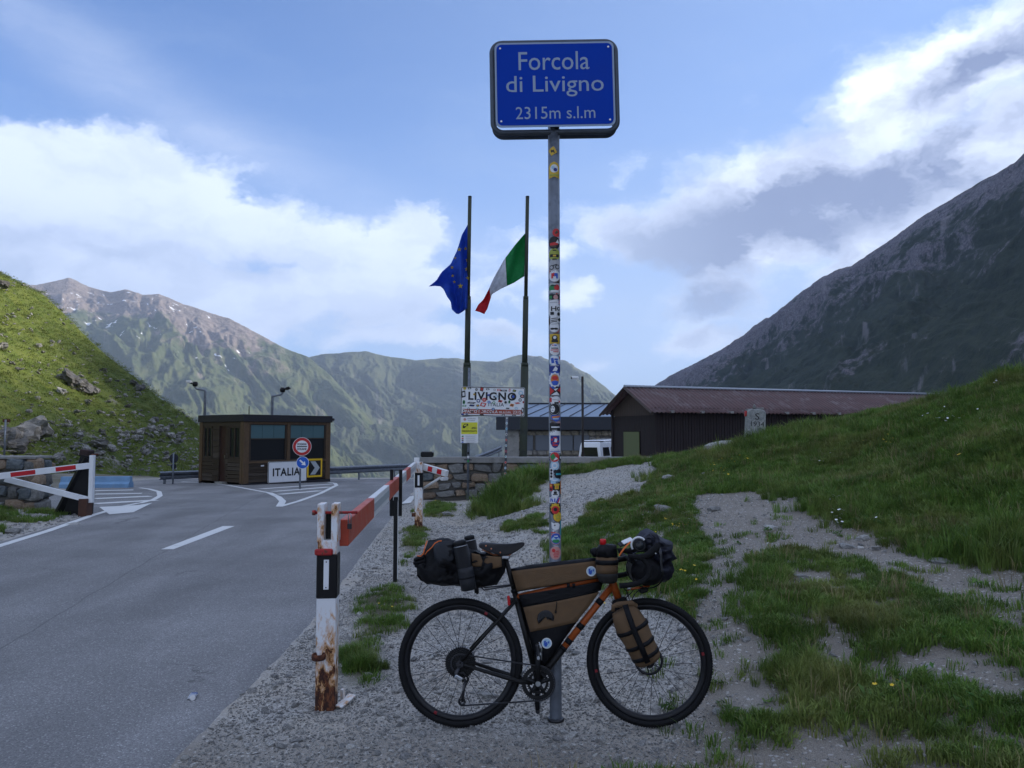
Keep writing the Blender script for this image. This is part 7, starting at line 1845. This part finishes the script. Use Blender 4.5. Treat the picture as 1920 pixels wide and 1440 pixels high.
flowers('flowers', [(1570,985,10,6,12,1.15),(1567,955,9,4,6,1.15),(1647,993,2,2,1,1.2),(1760,800,18,6,10,1.2),(1780,785,30,6,8,1.1),(1860,727,8,3,6,1.2),(1570,790,4,3,3,1.2),(1690,757,8,3,4,1.2),(1200,985,20,5,4,.8),(1830,715,3,2,2,1.3),(1520,870,20,6,4,1.)], FLW, 32, 'small white meadow flowers in the grass')

# ------------------------------------------------------------------ rocks one can pick out
m_rk = stone_mat('field_rock', (.15, .15, .145), (.29, .285, .27), 5.); m_rkp = stone_mat('pale_field_rock', (.28, .275, .26), (.42, .41, .39), 5.)
RK = [stone_mesh('rock', [m_rk, m_rkp, m_rk][i % 3], 700+i, .7, 2) for i in range(9)]
WHERE = {'path': 'lying on the dirt path', 'grass': 'half sunk in the grass', 'gravel': 'lying in the gravel under the bicycle', 'verge': 'on the verge across the road'}
tones = ['grey', 'pale grey', 'dark grey']; shapes_ = ['flat', 'angular', 'rounded', 'wedge shaped', 'blocky']
def rock(px_, py_, wpx, label, k, rz=0., group=None, hz=.55):
    q = G(px_, py_)
    if q is None: return
    s = wpx*q.y/FPX; o_ = bpy.data.objects.new('rock', RK[k % len(RK)]); z = float(place(np.array([q.x]), np.array([q.y]))[0]); o_.location = (q.x, q.y, z+s*hz*.2); o_.scale = (s, s*.75, s*hz); o_.rotation_euler = (rs.uniform(-.15, .15), rs.uniform(-.15, .15), rz); link(o_); tag(o_, label, 'rock', group)
rock(1243, 960, 28, 'bluish grey angular rock in the grass beyond the sign pole', 0, .4)
rock(1253, 903, 22, 'pale flat rock above the gravel hump by the grass edge', 1, .2); rock(1322, 895, 12, 'small pale rock among yellow flowers below the boundary stone', 4, .1)
rock(1620, 1012, 22, 'pale blocky rock at the path edge below the white flowers', 1, .6); rock(1588, 1026, 26, 'flat pale rock sunk in the path beside the blocky one', 4, .1, hz=.3); rock(1643, 1030, 18, 'small pale rock on the path next to the meadow bank', 7, .9, hz=.4)
rock(1338, 958, 20, 'rounded grey rock near the top of the dirt path', 2, .3); rock(1448, 992, 30, 'flat pale slab rock in the middle of the dirt path', 4, .5, hz=.25); rock(1482, 1062, 30, 'thin grey slab rock between the two grass patches', 6, .2, hz=.2); rock(1500, 1085, 24, 'pale flat rock among pebbles between the grass patches', 7, .3, hz=.25)
rock(1762, 1055, 34, 'long thin slab rock at the foot of the meadow bank', 3, .15, hz=.2); rock(1850, 1290, 14, 'small round pale rock in the bare patch of the meadow', 1, 1.); rock(1838, 1422, 22, 'pale rock in the grass in the near corner', 7, .2); rock(1408, 1402, 14, 'small brownish rock on the dirt in front of the grass', 5, .5); rock(1590, 1388, 14, 'grey rock on the dirt beside the near grass tussock', 2, .5)
rock(1400, 1200, 18, 'thin white sliver of rock on the dirt beside the front wheel', 4, .4, hz=.2); rock(915, 1308, 22, 'pale wedge rock in the gravel behind the rear wheel', 7, .5); rock(903, 1303, 14, 'small pale rock touching the wedge rock in the gravel', 1, .2)
rock(1080, 1225, 18, 'flat grey rock in the gravel between pole and front wheel', 6, .1, hz=.3); rock(838, 968, 16, 'small pale rock below the stone wall', 7, .2); rock(975, 912, 14, 'grey rock poking from the tall grass clump', 2, .7)
rock(26, 1000, 24, 'smooth grey rock on the grassy verge across the road', 2, .2); rock(130, 985, 30, 'broken pale kerb rock at the verge across the road', 4, .1, hz=.3); rock(75, 1008, 22, 'low pale rock by the far edge line', 1, .3, hz=.3)

# ------------------------------------------------------------------ hillside boulders
def hill_hit(px_, py_):
    r = ray(px_, py_); yy = np.linspace(17, 78, 1600); zz = CAM_H+r[2]/r[1]*yy
    xi = np.clip(np.searchsorted(hx, r[0]/r[1]*yy)-1, 0, len(hx)-2); yi = np.clip(np.searchsorted(hy, yy)-1, 0, len(hy)-2)
    hh_ = HZ[yi, xi]; k = np.argmax(zz <= hh_)
    return None if k == 0 else Vector((r[0]/r[1]*yy[k], yy[k], hh_[k]))
m_bld = stone_mat('lichened_boulder', (.14, .135, .125), (.30, .285, .265), 2.); m_bld2 = stone_mat('dark_outcrop', (.06, .058, .055), (.17, .16, .15), 2.)
BD = [stone_mesh('rock', m_bld, 800+i, .9, 3, .5) for i in range(5)]; BD2 = [stone_mesh('rock', m_bld2, 830+i, 1.0, 3, .5) for i in range(4)]
def boulder(px_, py_, w_, label, dark=False, k=0, group=None, hz=.6, rz=None):
    q = hill_hit(px_, py_)
    if q is None: return
    s = w_*q.y/FPX; o_ = bpy.data.objects.new('rock', (BD2 if dark else BD)[k % (4 if dark else 5)]); o_.location = q+Vector((0, 0, s*hz*.1)); o_.scale = (s, s, s*hz); o_.rotation_euler = (rs.uniform(-.3, .3), rs.uniform(.1, .6), rs.uniform(0, 6) if rz is None else rz); link(o_); tag(o_, label, 'rock', group)
boulder(128, 716, 34, 'dark outcrop rock, biggest of the cluster high on the lit hillside', True, 0); boulder(150, 724, 30, 'dark outcrop rock beside the biggest of the cluster high on the hillside', True, 1); boulder(172, 735, 20, 'paler outcrop rock trailing off the dark hillside cluster', False, 1); boulder(116, 740, 14, 'slender pale rock under the dark hillside cluster', False, 2)
boulder(70, 808, 40, 'big tilted grey outcrop rock low on the hillside above the swing gate', False, 3, hz=.9); boulder(40, 818, 40, 'grey outcrop rock behind the thin sign post', False, 0, hz=.7); boulder(12, 822, 36, 'dark outcrop rock at the picture edge behind the thin sign post', True, 2); boulder(25, 838, 34, 'dark low outcrop rock under the tilted grey one', True, 3)
boulder(4, 652, 16, 'banded pale outcrop rock high on the hillside at the picture edge', False, 4); boulder(2, 536, 18, 'dark outcrop rock near the top of the hillside', True, 1); boulder(260, 733, 16, 'brown rock on the hillside skyline', True, 2); boulder(250, 722, 14, 'small brown rock just above on the hillside skyline', True, 0)
boulder(108, 866, 20, 'rounded pale boulder behind the timber prop', False, 1); boulder(184, 838, 24, 'broad grey boulder above the blue concrete barrier', False, 2, hz=.4)
rr2 = random.Random(8); LB = 'pale grey rock scattered among many on the shaded foot of the hillside'
for i in range(60):
    px_, py_ = rr2.gauss(235, 60), rr2.gauss(840, 26)
    if 20 < px_ < 372: boulder(px_, py_, rr2.uniform(5, 14), LB, False, i, 'rocks scattered on the shaded hillside foot', rr2.uniform(.35, .6))
LB2 = 'small pale rock scattered among many on the sunlit grassy hillside'
for i in range(90):
    px_ = rr2.uniform(0, 340); top = float(np.interp(px_, [0, 80, 150, 230, 300, 372], [525, 560, 640, 700, 760, 810])); py_ = rr2.uniform(top+8, 830)
    boulder(px_, py_, rr2.uniform(4, 10), LB2, rr2.random() < .15, i, 'rocks scattered on the sunlit hillside', rr2.uniform(.35, .6))
# many more too small to count
bx = []; 
for i in range(2800):
    px_ = rr2.uniform(-420, 372); py_ = rr2.uniform(360, 900) if rr2.random() < .55 else rr2.gauss(850, 28); bx.append((px_, py_))
P_ = []; Sc = []; Rt = []
for px_, py_ in bx:
    q = hill_hit(px_, py_)
    if q is None: continue
    s = rr2.uniform(1.5, 6)*q.y/FPX; P_.append(tuple(q)); Sc.append((s*1.3, s, s*.5)); Rt.append((rr2.gauss(0, .3), rr2.gauss(.3, .3), rr2.uniform(0, 6)))
RB = [stone_mesh('rock', m_bld, 860+i, .8, 1) for i in range(3)]
scatter('rubble', np.array(P_), np.array(Rt), np.array(Sc), RB, 41, 'small stones strewn over the grassy hillside')
# coarse tufts give the slope its nap
xh = rs.uniform(-75, -15, 24000); yh = rs.uniform(18, 76, 24000)
xi = np.clip(np.searchsorted(hx, xh)-1, 0, len(hx)-2); yi = np.clip(np.searchsorted(hy, yh)-1, 0, len(hy)-2); zh = HZ[yi, xi]; a_, b_ = proj(xh, yh, zh); mk = (a_ > -500) & (a_ < 400) & (b_ > 480) & (b_ < 915) & (zh > ground_z(xh, yh)-.1)
xh, yh, zh = xh[mk], yh[mk], zh[mk]; k = len(xh); m_hillgrass = leaf_mat('hillside_grass', (.075, .115, .020), (.125, .155, .030), (.16, .16, .045))
HT_ = [tuft(900+i, 20, .10, .34, .9, m_hillgrass, .012) for i in range(4)]; s = rs.uniform(.5, 1.5, k)
scatter('grass', np.stack([xh, yh, zh], -1), np.stack([rs.normal(0, .2, k), rs.normal(.2, .2, k), rs.uniform(0, 6.3, k)], -1), np.stack([s, s, s*.8], -1), HT_, 43, 'rough tufted grass covering the sunlit hillside')

# ------------------------------------------------------------------ litter
q = G(361, 1312); can = empty('crushed_can', (q.x, q.y, float(base_z(q.y))+.014), (0, 0, R(8)), 'flattened silver and blue drink can lying on the asphalt', 'can')
MB().box((0, 0, .008), (.045, .085, .016), (R(4), 0, 0), bev=.006).build('flattened_body', pm('crumpled_aluminium', (.40, .42, .46), .35, .6, var=.3, scale=60, col2=(.06, .10, .25), mixat=(.5, .55), mscale=30), can); MB().lathe([(.019, 0), (.019, .004), (.015, .005)], (.012, -.046, .012), 14, (.3, -1, .3)).build('can_end', m_steel, can)

# ------------------------------------------------------------------ mountain air
hz_ = MB().box((0, 1500, 97), (12000, 12000, 1206)).build('haze', [])
hz_['kind'] = 'stuff'; hz_['label'] = 'thin blue mountain haze filling the valley'
m_haze = bpy.data.materials.new('mountain_haze'); m_haze.use_nodes = True; g = NT(m_haze.node_tree); g.n.clear(); out = g.node('ShaderNodeOutputMaterial'); pv_ = g.node('ShaderNodeVolumePrincipled')
pv_.inputs['Color'].default_value = (.62, .76, 1., 1); pv_.inputs['Density'].default_value = HAZE; pv_.inputs['Anisotropy'].default_value = .3
g.l.new(pv_.outputs[0], out.inputs['Volume']); hz_.data.materials.append(m_haze)
